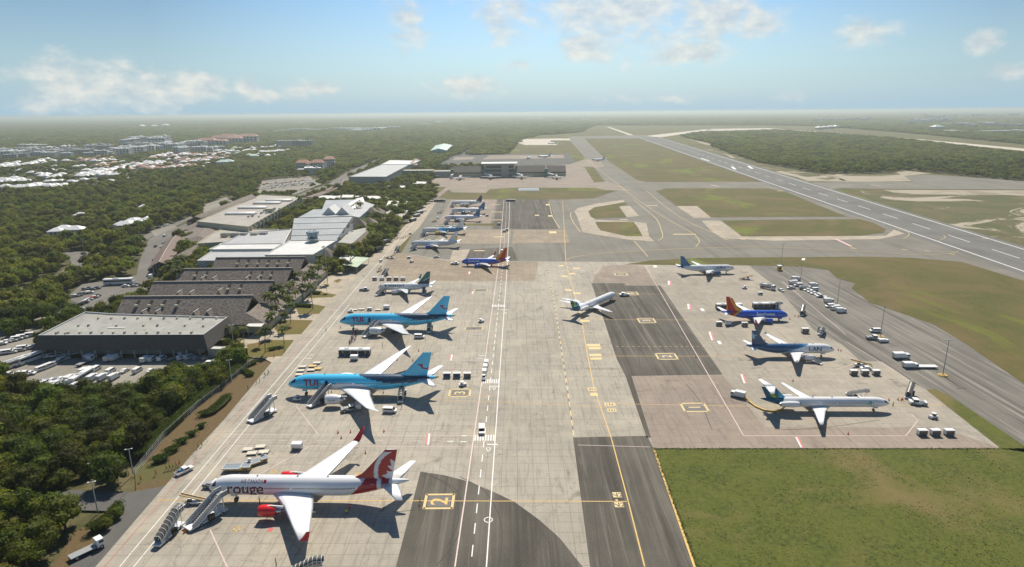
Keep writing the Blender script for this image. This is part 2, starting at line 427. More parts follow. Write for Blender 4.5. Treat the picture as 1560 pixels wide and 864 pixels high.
mWhite = M('white_road_paint', (.72, .70, .66), .6, vary=.25, scale=1.5)
mPink = M('faded_red_white_line', (.60, .46, .42), .6, vary=.25, scale=1.2)
mYel = M('yellow_road_paint', (.62, .38, .07), .6, vary=.25, scale=1.5)
mYelP = M('pale_yellow_paint', (.60, .44, .17), .6, vary=.25, scale=1.5)
mRedP = M('red_road_paint', (.55, .06, .05), .6, vary=.2)
mBlk = M('black_road_paint', (.07, .065, .06), .7, vary=.2)
# ================================================================ ground sheets
def world_fan(rs, xw):
    me = MB(); pts = []
    return me
gb = MB(); gb.add([(-42000, -300, -.6), (42000, -300, -.6), (42000, 40000, -.6), (-42000, 40000, -.6)], [(0, 1, 2, 3)]); structure(gb.build('ground', mFloor))
# whole cleared airfield
A_clear = PL([(640,300),(700,262),(745,262),(790,214),(820,206),(845,205),(880,202),(905,191),(1170,191),(1240,192),(1400,204),(1600,224),(1760,240),(1760,244),(1600,240),(1400,216),(1250,202),(1180,199),(1060,203),(1040,207),(1070,218),(1105,230),(1140,243),(1175,252),(1250,265),(1350,266),(1362,261),(1425,264),(1560,277),(1800,300)])
A_clear += [(900, 330), (420, 60), (30, 60), (-97, 60)]+PL([(145,864),(300,700),(545,440),(600,380)])
sheet('airfield_grass', [A_clear], -.30, mField)
sheet('sandy_grass', [PL([(1290,290),(1560,291),(1800,296)])+[(900, 330), (420, 330)]+PL([(1570,400),(1500,372),(1440,352),(1350,313)]),
      PL([(1170,258),(1225,268),(1290,286),(1345,277),(1392,276),(1377,268),(1360,264),(1250,265),(1175,252),(1100,232),(1060,222),(1035,214),(1020,214),(1090,236)])], -.22, mFieldS)
sheet('sand', [PL(p) for p in ([(1180,262),(1215,270),(1230,276),(1300,277),(1390,276),(1378,268),(1420,264),(1380,260),(1365,262),(1372,266),(1340,268),(1300,268),(1262,266),(1280,272),(1260,274),(1220,268),(1190,260)],
      [(1345,289),(1560,290),(1600,292),(1600,298),(1560,297),(1400,296),(1360,293)], [(1198,297),(1215,299),(1255,314),(1295,330),(1285,330),(1240,314)],
      [(1260,265),(1290,275),(1284,275),(1258,266)], [(1100,232),(1120,240),(1115,241)], [(1047,211),(1080,218),(1115,227),(1112,229),(1070,219)])], -.14, mSand)
# tarmac underlay: taxiways and apron
A_taxi = PL([(867,213),(889,210),(922,242),(970,274),(985,277.5),(1150,277),(1170,278),(1290,324),(1400,360),(1470,383),(1560,415),(1640,445)])+PL([(1640,456),(1560,429),(1465,399),(1390,393),(1325,391),(1170,392),(1060,394),(990,398),(950,404),(780,404),(600,404),(660,303),(860,304),(905,302),(935,292),(958,288),(921,276),(905,256)])
sheet('taxiway', [A_taxi], -.08, mTaxi)
sheet('taxiway_link', [PL([(1225,278),(1345,277),(1390,277),(1377,268),(1420,266),(1560,276),(1800,296),(1800,310),(1560,289),(1395,288),(1282,287),(1262,289)]),
      PL([(862,212),(870,208),(965,206),(1003,206),(1000,210),(960,211),(890,211)])], -.07, mTaxi)
mStrip = ground_mat('pale_strip_concrete', concrete((.55, .50, .42), (.62, .57, .48), .85, stain=.1, streak=.1))
sheet('far_runway', [PL([(785,215),(800,212),(845,211),(867,211),(870,214),(840,214),(838,216),(850,221),(800,221),(790,218)]), PL([(985,207),(1030,202),(1078,196.5),(1170,195.2),(1400,212),(1560,226.5),(1760,246),(1760,250),(1560,230),(1400,214.5),(1170,197.8),(1080,199.5),(1035,205),(1003,210)]),
      PL([(924,193.5),(929,193.5),(966,206),(958,206)])], -.02, mStrip)
def ext(a, b, d):
    L = math.dist(a, b); return (b[0]+(b[0]-a[0])*d/L, b[1]+(b[1]-a[1])*d/L)
def lerp2(a, b, t): return (a[0]+(b[0]-a[0])*t, a[1]+(b[1]-a[1])*t)
RA, RB = P(967, 207.5), P(1452, 376)        # near-side edge line of the runway
RC, RD = P(1002, 209), P(1532, 371.5)       # far-side edge line
RBx, RDx = ext(RA, RB, 330), ext(RC, RD, 330)
def off(a, b, w):
    L = math.dist(a, b); n = (-(b[1]-a[1])/L*w, (b[0]-a[0])/L*w); return [(a[0]+n[0], a[1]+n[1]), (b[0]+n[0], b[1]+n[1])]
el_ = off(RA, RBx, -7); er_ = off(RC, RDx, 7)
sheet('runway', [[el_[0], el_[1], er_[1], er_[0]]], -.02, mRun)
quads_obj('runway_edge_lines', stripe([RA, RBx], 1.3)+stripe([RC, RDx], 1.3), .03, mWhite)
ca, cb = lerp2(RA, RC, .5), lerp2(RBx, RDx, .5)
quads_obj('runway_centre_line', stripe([cb, ca], .95, (30, 27)), .03, mWhite)
quads_obj('runway_aiming_marks', stripe([lerp2(P(1068, 241), P(1095, 242), 0), P(1080, 245)], 4)+stripe([P(1115, 254), P(1120, 258)], 5)+stripe([P(1140, 253), P(1146, 257)], 5), .03, mWhite)
# aprons
LX = lambda Y: -97.9+(Y-124)*0.0062          # left edge of the apron, nearly a straight line
EDGE = PL([(145,864),(251.6,740),(298,686),(340.7,640),(413,553),(430,542),(460,510.5),(478,489),(497,466),(514,449),(545,418)])
K1 = [(-98.2, 40)]+EDGE+PL([(598,384),(700,398),(780,398),(905,399),(985,399),(1060,404.5),(1141,404.5),(1185,440),(1240,503),(1283,525),(1310,550),(1344,551),(1387,580),(1411,594),(1524,683),(996,683),(1058,864)])+[(41.0, 100), (37, 40)]
sheet('apron', [K1], 0.0, mConc)
sheet('tan_apron', [PL([(676,350),(779,350),(776,371),(700,372),(663,372)]), PL([(783,350),(862,350),(868,370),(780,371)]), PL([(600,384),(684,398),(820,399),(815,428),(600,428),(575,420)])], .004, mConcTan)
sheet('stand_pad', [PL([(688,304),(757,304),(747,341),(667,341)]), PL([(648,286),(672,262),(868,250),(890,254),(905,278),(925,276),(962,290),(955,291),(925,290),(905,286),(780,286),(746,288),(740,294),(689,293),(684,289),(668,302),(657,303),(680,285)]),
      PL([(868,250),(890,243),(914,243),(921,254),(905,256),(888,254)]), PL([(690,244),(720,243),(723,239),(693,239.5)]), PL([(735,243),(860,241),(858,236),(745,237)])], .004, mConcPink)
sheet('pale_stand_pad', [PL([(690,381),(716,380),(708,397),(685,398)])], .009, mConcPale)
sheet('terminal_tarmac', [PL([(660,256),(690,237),(700,236),(712,228),(722,228),(714,236),(868,234),(876,246),(868,250),(690,256)])], -.04, mAsph)
sheet('upper_tarmac', [PL([(759,304),(836,304),(850,349),(749,349)]), PL([(716,380),(780,376),(790,397),(708,397)])], .006, mAsphD)
sheet('tan_patch', [PL([(903,431),(905,423),(918,406),(935,404),(980,404),(1004,434.5),(952,434.5),(951,431)]), PL([(960.5,573.5),(1101,571.5),(1166,651),(1420,651),(1470,664),(1523,682.6),(996.5,682.6)])], .004, mConcPink)
sheet('grey_patch', [PL([(1101,571),(1062,520),(1006,435),(985,405),(1141,405),(1185,440),(1240,503),(1283,525),(1310,550),(1344,551),(1387,580),(1411,594),(1480,648),(1420,651),(1166,651)])], .002, mConcGrey)
sheet('dark_patch', [PL([(901,431.3),(951,431.3),(952.5,435),(1006,435),(1101,571),(962,573),(992,667),(985,667),(953,573),(940,548)]),
      PL([(640.5,718.5),(676.7,724),(714.5,733.7),(752,749.4),(783.7,764.5),(821.5,792),(853,820),(888,864)])+[(14, 105), (13, 60), (-26, 60)]+PL([(603,864)]),
      PL([(873,666.6),(986,664),(996,683),(1058,864)])+[(41, 100), (36.8, 41), (20, 41)]+PL([(899,864),(883,743)])], .010, mAsphD)
sheet('gravelly_tarmac', [PL([(1141,404.5),(1210,406),(1237,408),(1262,412),(1275,424),(1303,432),(1297,439),(1325,461),(1390,483),(1425,496),(1470,523),(1560,585),(1700,660),(1760,700),(1575,692),(1445,602),(1425,593),(1411,594),(1387,580),(1344,551),(1310,550),(1283,525),(1240,503),(1185,440)])], -.02, mAsphS)
# islands
sheet('grass_island', [PL(p) for p in (
   [(999,291),(1015,287),(1170,287),(1197,292),(1245,312),(1290,330),(1090,331),(1083,331),(1062,314),(1031,314)],
   [(1100,336),(1170,335),(1310,334),(1330,339),(1350,350),(1345,355),(1310,359),(1170,360),(1130,360)],
   [(896,322),(905,316),(952,308),(956,311),(943,315),(955,331),(907,333),(900,330)], [(907,338),(965,338),(971,345),(979,360),(955,360),(915,351),(910,345)],
   [(666,303),(683,289),(689,293),(740,294),(746,288),(780,286),(905,286),(925,290),(920,297),(905,302),(860,304),(780,304),(700,304)],
   [(890,254),(905,278),(921,277),(905,255)], [(702,340.5),(757,340.5),(755,344),(700,343)])]
   +[PL([(950,403),(990,397),(1060,393),(1170,392),(1325,391),(1390,393),(1465,399),(1560,428),(1700,478),(1780,560),(1760,690),(1560,585),(1470,523),(1425,496),(1390,483),(1325,461),(1297,439),(1303,432),(1275,424),(1262,412),(1237,408),(1210,406),(1140,404.5),(1060,404.5)])], .02, mField)
sheet('concrete_island', [PL(p) for p in (
   [(875,322),(880,332),(883,342),(888,354),(910,358),(955,365),(997,368),(989,360),(985,340),(966,337.5),(907,335),(900,330),(896,322),(905,316),(952,308),(950,304.5),(910,310),(880,317)],
   [(943,314.3),(960,314.3),(974,329),(955,331)], [(1031,314),(1062,314),(1084,332),(1057,332)],
   [(1069,336.5),(1097,336),(1131,360.3),(1349,359.5),(1362,350),(1378,356),(1340,364.5),(1180,367),(1100,363),(1085,353)])], .012, mConcPale)
nearG = PL([(996,684),(1524,683.5),(1640,684)])+[(230, 150), (190, 45), (38, 45)]+PL([(1059,864)])
sheet('grass_field', [nearG, PL([(1411,594),(1425,593),(1445,602),(1580,692),(1524,683.2)])], .03, mGrass)
# land side
sheet('verge', [PL([(207,748),(205,715),(250,660),(340,590),(395,545),(414,553),(376,597),(340.7,640.5),(298,686.5),(251.6,740)]), PL([(160,779),(188,783),(120,850),(103,866)])+[(-104, 90), (-112, 90)]+PL([(80,864),(112,812)])], -.12, mDirt)
sheet('side_road', [PL([(16,773),(38,757),(113,746),(200,749),(252,740),(146,864)])+[(-98.4, 60), (-104, 60)]+PL([(104,864),(189,781),(165,778),(16,775)])], -.08, mAsph)
sheet('forecourt', [PL([(300,548),(340,543),(375,543),(402,546),(415,553),(430,543),(460,511),(478,489),(500,466),(540,440),(600,384),(640,345),(668,303),(657,303),(640,318),(600,362),(560,395),(540,400),(520,405),(470,440),(430,470),(400,500),(350,530)])], -.03, mConcPale)
sheet('lawn', [PL(p) for p in ([(376,525),(412,518),(448,518),(430,542),(402,545),(375,543)], [(410,489),(440,487),(477,488),(459,509),(425,510)], [(448,462),(475,463),(496,467),(486,478),(455,479)],
   [(462,447),(490,445),(513,449),(506,453),(465,454)], [(508,428),(516,425),(521,426),(514,431)])], .0, mLawn)
rd = [(0,453),(35,438),(64,425),(90,416),(109,401),(103,391),(92,388),(96,383),(129,383),(161,379),(200,371),(225,356),(250,346),(300,325),(300,329),(252,352),(230,362),(200,376),(150,386),(133,391),(130,402),(115,417),(64,440),(35,449),(0,463)]
sheet('road', [PL([(-60,478)]+rd+[(-60,490)]), PL([(262,349),(290,338),(300,340),(272,355),(256,372),(243,410),(238,434),(190,434),(178,428),(208,418),(213,395),(228,362)]),
      PL([(128,430),(178,428),(238,434),(235,447),(190,454),(150,478),(108,482),(108,447)]), PL([(430,306),(500,280),(530,262),(580,240),(583,243),(545,264),(515,284),(440,312)])], -.20, mRoad)
sheet('yard', [PL([(-60,510),(0,492),(100,455),(130,475),(60,510),(57,545),(130,545),(330,546),(345,560),(300,566),(250,568),(210,590),(130,605),(60,598),(0,570),(-60,590)]), PL([(310,312),(345,300),(360,310),(310,345)]), PL([(390,300),(400,275),(470,268),(490,280),(450,296)]), PL([(230,352),(262,340),(270,346),(236,360)])], -.16, mYard)
# ================================================================ painted markings
def road_x(a, b):   # photo pixel pair -> world line
    return [P(*a), P(*b)]
laneL = [(-14.3, 60), P(693,864), P(727,630), P(760,400), P(768,300)]
laneR = [(-7.0, 60), P(741,864), P(757,630), P(773,400), P(777,300)]
quads_obj('lane_lines', stripe(laneR, .30), .018, mWhite)
quads_obj('lane_line_red', stripe(laneL, .34), .018, mPink)
cen = [lerp2(a, b, .5) for a, b in zip(laneL, laneR)]
quads_obj('lane_dashes', stripe(cen, .28, (4.2, 4.2)), .018, mWhite)
# left service road
l1 = [P(182,864), P(200,842), P(376,633), P(411,592), P(520.5,464.4), P(560,419), P(655,310)]; l1 = [ext(l1[1], l1[0], 50)]+l1
l2 = [P(218,846), P(389,636), P(425,592), P(532,464)]; l2 = [ext(l2[1], l2[0], 50)]+l2
quads_obj('service_road_lines', stripe(l1, .26)+stripe(l2, .26), .018, mWhite)
l3 = [P(159,864), P(269,736), P(328,668), P(355.7,640), P(442,544), P(520,457)]; l3 = [ext(l3[1], l3[0], 40)]+l3
quads_obj('red_guide_line', stripe(l3, .12), .016, mRedP)
def hline(a, b, w, mname=None): return stripe([P(*a), P(*b)], w)
qs = []
for a, b in (((352,662),(752,664)), ((345,679),(748,681)), ((470,560),(560,555)), ((620,561),(742,562)), ((640,549),(742,549)), ((650,460),(748,463))): qs += hline(a, b, .2)
qs += stripe([P(395,671), P(725,672)], .2, (3, 3.2))
qs += stripe([P(1031,434), P(1000,406)], .0001)
qs += stripe([P(984,407), P(1133,664), P(1380,664), P(1398,641), P(1388,630)], .3)+stripe([P(1145,577),P(1385,580)], .2)+stripe([P(1290,521), P(1371,570), P(1388,582)], .3)
qs += stripe([P(1192,429), P(1288,509)], .3)+stripe([P(1273,563), P(1300,555)], .25)
qs += stripe([P(320,807), P(347,866)], .3)+stripe([P(382,730), P(476,678)], .28)+stripe([P(450,617), P(484,661)], .26)+stripe([P(448,620), P(463,607)], .26)
qs += stripe([P(300,745), P(330,747)], .2)+stripe([P(880,678), P(990,681)], .2)
quads_obj('stand_lines', qs, .020, mPink)
# crosswalks
cw = []
for x0, y0, x1, n in ((722, 667, 754, 8), (735, 581, 761, 8), (749, 466, 770, 9), (745, 423, 771, 0)):
    a, b = P(x0, y0), P(x1, y0)
    for k in range(n):
        c = lerp2(a, b, (k+.5)/n); w = math.dist(a, b)/n*.5; h = 1.9
        cw.append([(c[0]-w/2, c[1]-h), (c[0]+w/2, c[1]-h), (c[0]+w/2, c[1]+h), (c[0]-w/2, c[1]+h)])
for x, y, w in ((750, 677, 15), (754, 588.5, 15), (768, 472, 12)): cw += hline((x-w/2, y), (x+w/2, y), .6)
quads_obj('crosswalk', cw, .022, mWhite)
tri = []
for x, y in ((744, 685), (753, 592), (770, 477)):
    a = P(x, y); tri += stripe([(a[0]-.8, a[1]+1.0), (a[0]+.8, a[1]+1.0), (a[0], a[1]-1.3), (a[0]-.8, a[1]+1.0)], .25)
for x, y in ((707,664),(706,673),(686,672.5),(734,542),(731,546),(545,667),(542,671),(470,546),(474,541)): tri += hline((x-4, y), (x+4, y), .45)
tri += stripe([(P(744,792)[0]+1.1*math.cos(t*.7854), P(744,792)[1]+1.1*math.sin(t*.7854)) for t in range(9)], .3)
quads_obj('give_way_marks', tri, .024, mWhite)
# yellow guide lines
yl = [P(1010,1000), P(982,863), P(957,763.6), P(931.7,669), P(905,592), P(895,540), P(884,478), P(870,430), P(862,398), P(859,340), P(857,306)]
quads_obj('taxi_guide_line', stripe(yl, .32)+stripe([P(240,762), P(955,764)], .28)+stripe([P(470,600), P(520,600)], .2)+stripe([P(470,601), P(930,620)], .2)+stripe([P(668,601), P(745,603)], .2)
   +stripe([P(923,614.8), P(1135,619), P(1440,617)], .22)+stripe([P(915,542.5), P(1240,543)], .24)+stripe([P(897,487), P(1190,488)], .24)+stripe([P(895,446), P(1040,449)], .2), .026, mYel)
quads_obj('field_edge_line', stripe([P(996,684), P(1059,866), (41.6, 60)], .55), .034, mYel)
quads_obj('dashed_guide_line', stripe([P(938,528), P(1080,528)], .25, (1.2, 1.2)), .026, mYel)
quads_obj('limit_line', stripe([P(874,664), P(864,590), P(846,470), P(833,400)], .35, (4, 3)), .026, mYelP)
quads_obj('limit_line_dark', stripe([P(873,655), P(863,583), P(845,466), P(832.5,398)], .35, (2.4, 4.6)), .028, mBlk)
# taxiway curves beyond
def curve(pts, n=8):
    out = []
    for i in range(len(pts)-1):
        p0 = pts[max(i-1, 0)]; p1 = pts[i]; p2 = pts[i+1]; p3 = pts[min(i+2, len(pts)-1)]
        for k in range(n):
            t = k/n
            out.append(tuple(.5*((2*p1[j])+(-p0[j]+p2[j])*t+(2*p0[j]-5*p1[j]+4*p2[j]-p3[j])*t*t+(-p0[j]+3*p1[j]-3*p2[j]+p3[j])*t**3) for j in (0, 1)))
    return out+[pts[-1]]
tw = []
for pts in ([(863,396),(885,390),(960,383),(1100,377),(1180,377),(1300,382),(1390,388),(1440,387),(1460,383)], [(879,322),(869,325),(873,338),(884,353)], [(965,304),(982,318),(1000,334),(1008,352),(1009,362),(1002,367)],
            [(889,240),(930,272),(965,300),(1010,330),(1050,352),(1065,366),(1060,376)], [(985,291),(1010,312),(1040,333),(1080,352),(1120,366)], [(966,367),(987,391)], [(1270,363),(1300,378)],
            [(1345,346),(1372,350),(1385,356),(1375,364),(1352,362)], [(1352,281),(1430,287)], [(836,307),(842,330),(853,348)], [(1437,358),(1440,362),(1430,367)], [(1262,289),(1275,284),(1300,282)]):
    tw += stripe(curve(PL(pts)), .55)
for x0, x1, y in ((987,1001,313),(1027,1059,357),(945,955,335),(1185,1192,291)): tw += hline((x0, y), (x1, y), 3.2)
for a in ((1378,380),(1412,382),(1450,387),(1300,378),(1500,364-1),(1155,364),(1105,364),(1130,364)): tw += stripe([P(a[0]-3, a[1]), P(a[0]+4, a[1]+1)], 1.6)
quads_obj('taxiway_guide_curves', tw, .04, mYelP)
quads_obj('stop_board_marks', stripe([P(1273,364), P(1296,375)], 2.5)+stripe([P(1083,282), P(1094,284)], 3)+stripe([P(1327,282), P(1340,283)], 3), .042, M('faded_rose_paint', (.62, .40, .36), .6))
# stand number boxes, small position plates
def flat_text(name, txt, size, loc, rz, z, mat, sx=1.0, bold=.04):
    vs, fs = text_polys(txt, size, bold)
    if not vs: return
    xs = [v[0] for v in vs]; ys = [v[1] for v in vs]; mx, my = (min(xs)+max(xs))/2, (min(ys)+max(ys))/2
    c, s = math.cos(rz), math.sin(rz); m_ = MB()
    m_.add([((x-mx)*sx*c-(y-my)*s+loc[0], (x-mx)*sx*s+(y-my)*c+loc[1], z) for x, y, _ in vs], [f for f in fs])
    structure(m_.build(name, mat))
frames = []; darks = []
def num_box(px0, py0, px1, py1, txt, rz, mat_t, w=.8, sz=None):
    a, b, c, d = P(px0, py0), P(px1, py0), P(px1, py1), P(px0, py1)
    x0, x1 = (a[0]+d[0])/2, (b[0]+c[0])/2; y1, y0 = (a[1]+b[1])/2, (c[1]+d[1])/2
    frames.extend(stripe([(x0, y0), (x1, y0), (x1, y1), (x0, y1)], w, closed=True))
    g = w*.9; darks.append([(x0+g, y0+g), (x1-g, y0+g), (x1-g, y1-g), (x0+g, y1-g)])
    flat_text('stand_number', txt, (sz or (x1-x0)*.62)*1.25, ((x0+x1)/2, (y0+y1)/2), rz, .032, mat_t, bold=.06, sx=1.1)
num_box(648, 753.5, 690, 774.5, '2', rad(90), mYel, .75, 5.2)
num_box(685, 593, 716, 604.5, '3', rad(90), mYelP, .7, 4.6)
num_box(1040, 614.5, 1076, 627, '1', rad(90), mYelP, .75, 4.8)
num_box(1001, 538.5, 1030, 547.5, '2', rad(90), mYelP, .8, 4.5)
num_box(973, 485, 997, 492, '3', rad(90), mYelP, .8, 4.2)
num_box(953, 445, 971, 449.5, '4', rad(90), mYelP, .8, 4.)
num_box(937, 416, 955, 420, '5', rad(90), mYelP, .8, 4.)
num_box(709, 498, 735, 503, '4', rad(90), mBlk, .45, 4.)
num_box(723, 440.5, 742, 444, '5', rad(90), mBlk, .45, 4.)
for x, y in ((730,382),(760,361),(758,335),(757,323),(755,312)): frames.extend(hline((x-7, y), (x+7, y), 2.6))
quads_obj('stand_box_frames', frames, .028, mYelP)
quads_obj('stand_box_fill', darks, .024, M('stand_box_grey', (.15, .145, .135), .8, vary=.2))
pl = []
for x, y, w, h in ((940,754,11,8),(943,769,12,8),(929,616,15,5),(932,625,12,5),(902,593,12,5),(905,601,10,5),(904,526,19,4),(906,530.5,17,4),(907,541,17,4),(908,546.5,16,3.5),(891,489,14,3),(889,484,12,2.5),(866,442,10,2.5),(879,447,11,2.5),
    (860,421,8,2),(878,409,9,2),(855,405,7,2),(872,417,8,2),(939.5,762,3,2),(842,354,10,3),(818,328,6,1.5),(838,329,5,2),(834,312,4,2)):
    a, b = P(x-w/2, y+h/2), P(x+w/2, y-h/2); pl.append([a, (b[0], a[1]), b, (a[0], b[1])])
quads_obj('taxi_position_plates', pl, .030, mYelP)
for t, x, y, s in (('N2', 940, 754, 1.9), ('N2', 943, 769, 1.9), ('1N', 929, 616, 1.6), ('N1', 932, 625, 1.5), ('3N', 902, 593, 1.6)): flat_text('plate_letters', t, s*1.3, P(x, y), 0, .036, mBlk, 1.1)
wp = []; rp = []
for x, y, w, h, red in ((652,669,7,17,1),(687,545,6,9,1),(1218,674,13,16,1),(1133,577,10,14,1),(1084,512,9,13,1),(1050,467,6,8,1),(1020,431,5,6,1),(1096,522,8,5,0),(1070,472,8,4,0),(998,406,5,3,0),(1052,596,0,0,0),(715,416,4,4,1),(720,446,4,4,1),(1224,395,4,3,0)):
    if not w: continue
    if x > 900: a, b, c, d = P(x-w/2, y-h/2), P(x-w/2+5, y-h/2), P(x+w/2, y+h/2), P(x+w/2-5, y+h/2)
    else: a, b, c, d = P(x-2, y-h/2), P(x+w/2, y-h/2), P(x+w/2-2, y+h/2), P(x-w/2, y+h/2)
    wp.append([a, b, c, d])
    if red:
        k = .55 if x > 900 else -.6
        if k > 0: rp.append([lerp2(a, b, .5), b, c, lerp2(d, c, .5)])
        else: rp.append([lerp2(b, a, 1), lerp2(a, b, .5), lerp2(d, c, .5), d])
quads_obj('stop_panels', wp, .030, mWhite); quads_obj('stop_panels_red', rp, .036, M('rose_paint', (.62, .15, .15), .6, vary=.3, scale=2))
sm = []
for x, y in ((413,807),(504,573),(541,481)): a, b = P(x-6, y+3), P(x+4, y-3); sm.append([a, (b[0], a[1]), b, (a[0], b[1])])
quads_obj('red_pads', sm, .03, M('red_pad_paint', (.6, .08, .09), .6))
tb = []
for x, y in ((417.5,719),(361,806),(546,722)):
    a = P(x, y); tb += stripe([(a[0]-.7, a[1]-.7), (a[0]+.7, a[1]-.7), (a[0]+.7, a[1]+.7), (a[0]-.7, a[1]+.7)], .3, closed=True)
quads_obj('small_yellow_squares', tb, .03, mYel)
# scruffy tall grass on the near field: thousands of tufts nobody could count
def tuft_field():
    me = MB(); rnd = random.Random(3)
    poly = nearG
    for k in range(34000):
        # denser close to the camera
        y = 92+ (rnd.random()**1.15)*84; x = rnd.uniform(38, 40+y*.86)
        if not inside((x, y), poly): continue
        if noise.noise((x*.09, y*.09, 0)) < rnd.uniform(-.5, .2): continue
        h = rnd.uniform(.05, .17); w = rnd.uniform(.08, .26); a = rnd.uniform(0, 3.14); t = rnd.uniform(-.5, .5)
        dx, dy = math.cos(a)*w, math.sin(a)*w; ox, oy = -math.sin(a)*h*.6*(1 if t > 0 else -1), math.cos(a)*h*.6*(1 if t > 0 else -1)
        me.add([(x-dx, y-dy, .02), (x+dx, y+dy, .02), (x+dx*.6+ox, y+dy*.6+oy, h), (x-dx*.5+ox, y-dy*.5+oy, h*.8)], [(0, 1, 2, 3)])
    for k in range(2600):
        # ragged border where the turf creeps over the paving
        t = rnd.random(); q = lerp2(P(996, 684), P(1640, 684), t) if k % 3 else lerp2(P(996, 684), (41.8, 100), t)
        x, y = q[0]+rnd.gauss(0, .25), q[1]+rnd.gauss(0, .35); h = rnd.uniform(.06, .2); w = rnd.uniform(.1, .3); a = rnd.uniform(0, 3.14); dx, dy = math.cos(a)*w, math.sin(a)*w
        me.add([(x-dx, y-dy, .02), (x+dx, y+dy, .02), (x+dx*.6-dy*.4, y+dy*.6+dx*.4, h), (x-dx*.5-dy*.4, y-dy*.5+dx*.4, h*.8)], [(0, 1, 2, 3)])
    o = me.build('tall_grass', ground_mat('grass_tufts', grassy((.062, .085, .009), (.12, .145, .018), (.14, .175, .022), (.18, .155, .05), (.55, .75), fine=1.0), .8)); o['kind'] = 'stuff'
tuft_field()

# rubber left by turning wheels
tm_ = M('tyre_rubber_marks', (.045, .042, .036), .8, vary=.4, scale=.4); tq = []
for pts in ([(600,780),(660,772),(700,745)], [(648,722),(672,733),(690,748),(699,775),(695,805),(680,835)], [(655,724),(690,742),(705,770),(703,800),(690,830),(665,862)], [(760,864),(764,800),(740,750),(700,726)], [(935,864),(925,800),(918,740),(912,690)], [(915,864),(908,800),(903,740),(900,700)],
            [(975,560),(968,520),(940,460)], [(1060,560),(1040,520),(1010,470),(990,440)], [(1085,655),(1065,610),(1045,585)], [(1340,640),(1250,652),(1180,655)], [(840,864),(832,820),(800,780),(770,764)]):
    tq += stripe(curve(PL(pts), 6), .22)
quads_obj('tyre_marks', tq, .014, tm_)
# ================================================================ airliners
mWhiteP = M('aircraft_white_paint', (.80, .80, .79), .28, vary=.04, scale=.6, coat=.3)
mGreyP = M('aircraft_grey_paint', (.52, .54, .55), .35, vary=.05, scale=.6)
mGlass = M('dark_glass', (.015, .018, .022), .12, vary=.1)
mMetal = M('bare_metal', (.50, .50, .50), .32, .9, vary=.08)
mTyre = M('tyre_rubber', (.02, .02, .02), .85, vary=.2)
mStrut = M('gear_strut_grey', (.45, .46, .46), .4, vary=.1)
mDark = M('dark_void', (.012, .012, .014), .7, vary=.2)
SPEC = {
 '767': dict(L=54.6, W=5.05, H=5.4, zc=4.95, nl=7.0, tl=18.5, wing=dict(s=17.6, ch=11.2, zr=3.6, pts=[(8.0, 5.2, 7.9, .25), (23.2, 14.8, 2.3, 1.6)]), wl=(4.0, 2.9, 2.6),
      fin=(40.8, 9.3, 3.1, 8.0, 7.2, 15.9), tp=(46.0, 5.6, 1.9, 9.4, 7.0, 6.1, 6.9), eng=dict(s=16.8, y=7.9, z=2.55, r=1.42, l=4.6, core=2.4), gear=(7.0, 26.5, 4.65, 1.15)),
 '787': dict(L=56.5, W=5.77, H=5.95, zc=5.2, nl=9.5, tl=20.5, wing=dict(s=18.6, ch=12.4, zr=3.7, pts=[(9.6, 6.6, 7.6, .5), (24.5, 16.2, 3.2, 2.9), (30.0, 21.5, .7, 4.4)]), wl=None,
      fin=(42.6, 9.6, 3.0, 8.6, 7.6, 16.9), tp=(47.2, 6.2, 1.9, 9.8, 8.0, 6.6, 7.6), eng=dict(s=16.9, y=9.7, z=2.75, r=1.75, l=5.6, core=1.8), gear=(6.5, 28.0, 4.9, 1.1)),
 '737': dict(L=33.3, W=3.76, H=4.05, zc=3.35, nl=5.2, tl=12.0, wing=dict(s=10.2, ch=7.6, zr=2.35, pts=[(5.3, 3.6, 4.6, .4), (17.0, 9.9, 1.6, 1.5)]), wl=(2.6, 1.7, 1.2),
      fin=(23.2, 7.2, 1.9, 6.3, 4.9, 12.5), tp=(27.8, 4.2, 1.3, 7.0, 4.3, 4.3, 5.0), eng=dict(s=9.4, y=4.85, z=1.6, r=1.02, l=3.5, core=1.2), gear=(4.2, 16.4, 2.85, .58)),
 'A320': dict(L=37.4, W=3.95, H=4.15, zc=3.75, nl=5.6, tl=13.5, wing=dict(s=12.0, ch=7.2, zr=2.75, pts=[(6.3, 3.8, 4.4, .5), (17.0, 9.6, 1.6, 1.6)]), wl=(.9, .5, .2),
      fin=(28.6, 6.3, 2.0, 4.9, 5.6, 11.8), tp=(31.3, 4.0, 1.4, 6.2, 4.2, 4.6, 5.1), eng=dict(s=11.0, y=5.75, z=1.95, r=1.12, l=3.9, core=1.0), gear=(5.1, 17.7, 3.8, .6)),
 'MD': dict(L=44.6, W=3.35, H=3.55, zc=3.35, nl=6.2, tl=11.0, wing=dict(s=20.8, ch=6.6, zr=2.05, pts=[(5.6, 3.2, 3.9, .3), (16.4, 8.9, 1.15, 1.1)]), wl=None,
      fin=(35.8, 6.8, 4.6, 4.4, 4.7, 9.1), tp=(39.8, 3.7, 1.4, 6.1, 2.6, 9.0, 9.15), eng=dict(s=32.4, y=2.85, z=3.75, r=.98, l=6.3, core=.8), gear=(2.2+3, 24.9, 2.55, .55)),
}
SPEC['738'] = dict(SPEC['737'], L=39.3, wing=dict(SPEC['737']['wing'], s=13.4), fin=(29.2,)+SPEC['737']['fin'][1:], tp=(33.8,)+SPEC['737']['tp'][1:], eng=dict(SPEC['737']['eng'], s=12.6), gear=(4.2, 20.0, 2.85, .58))
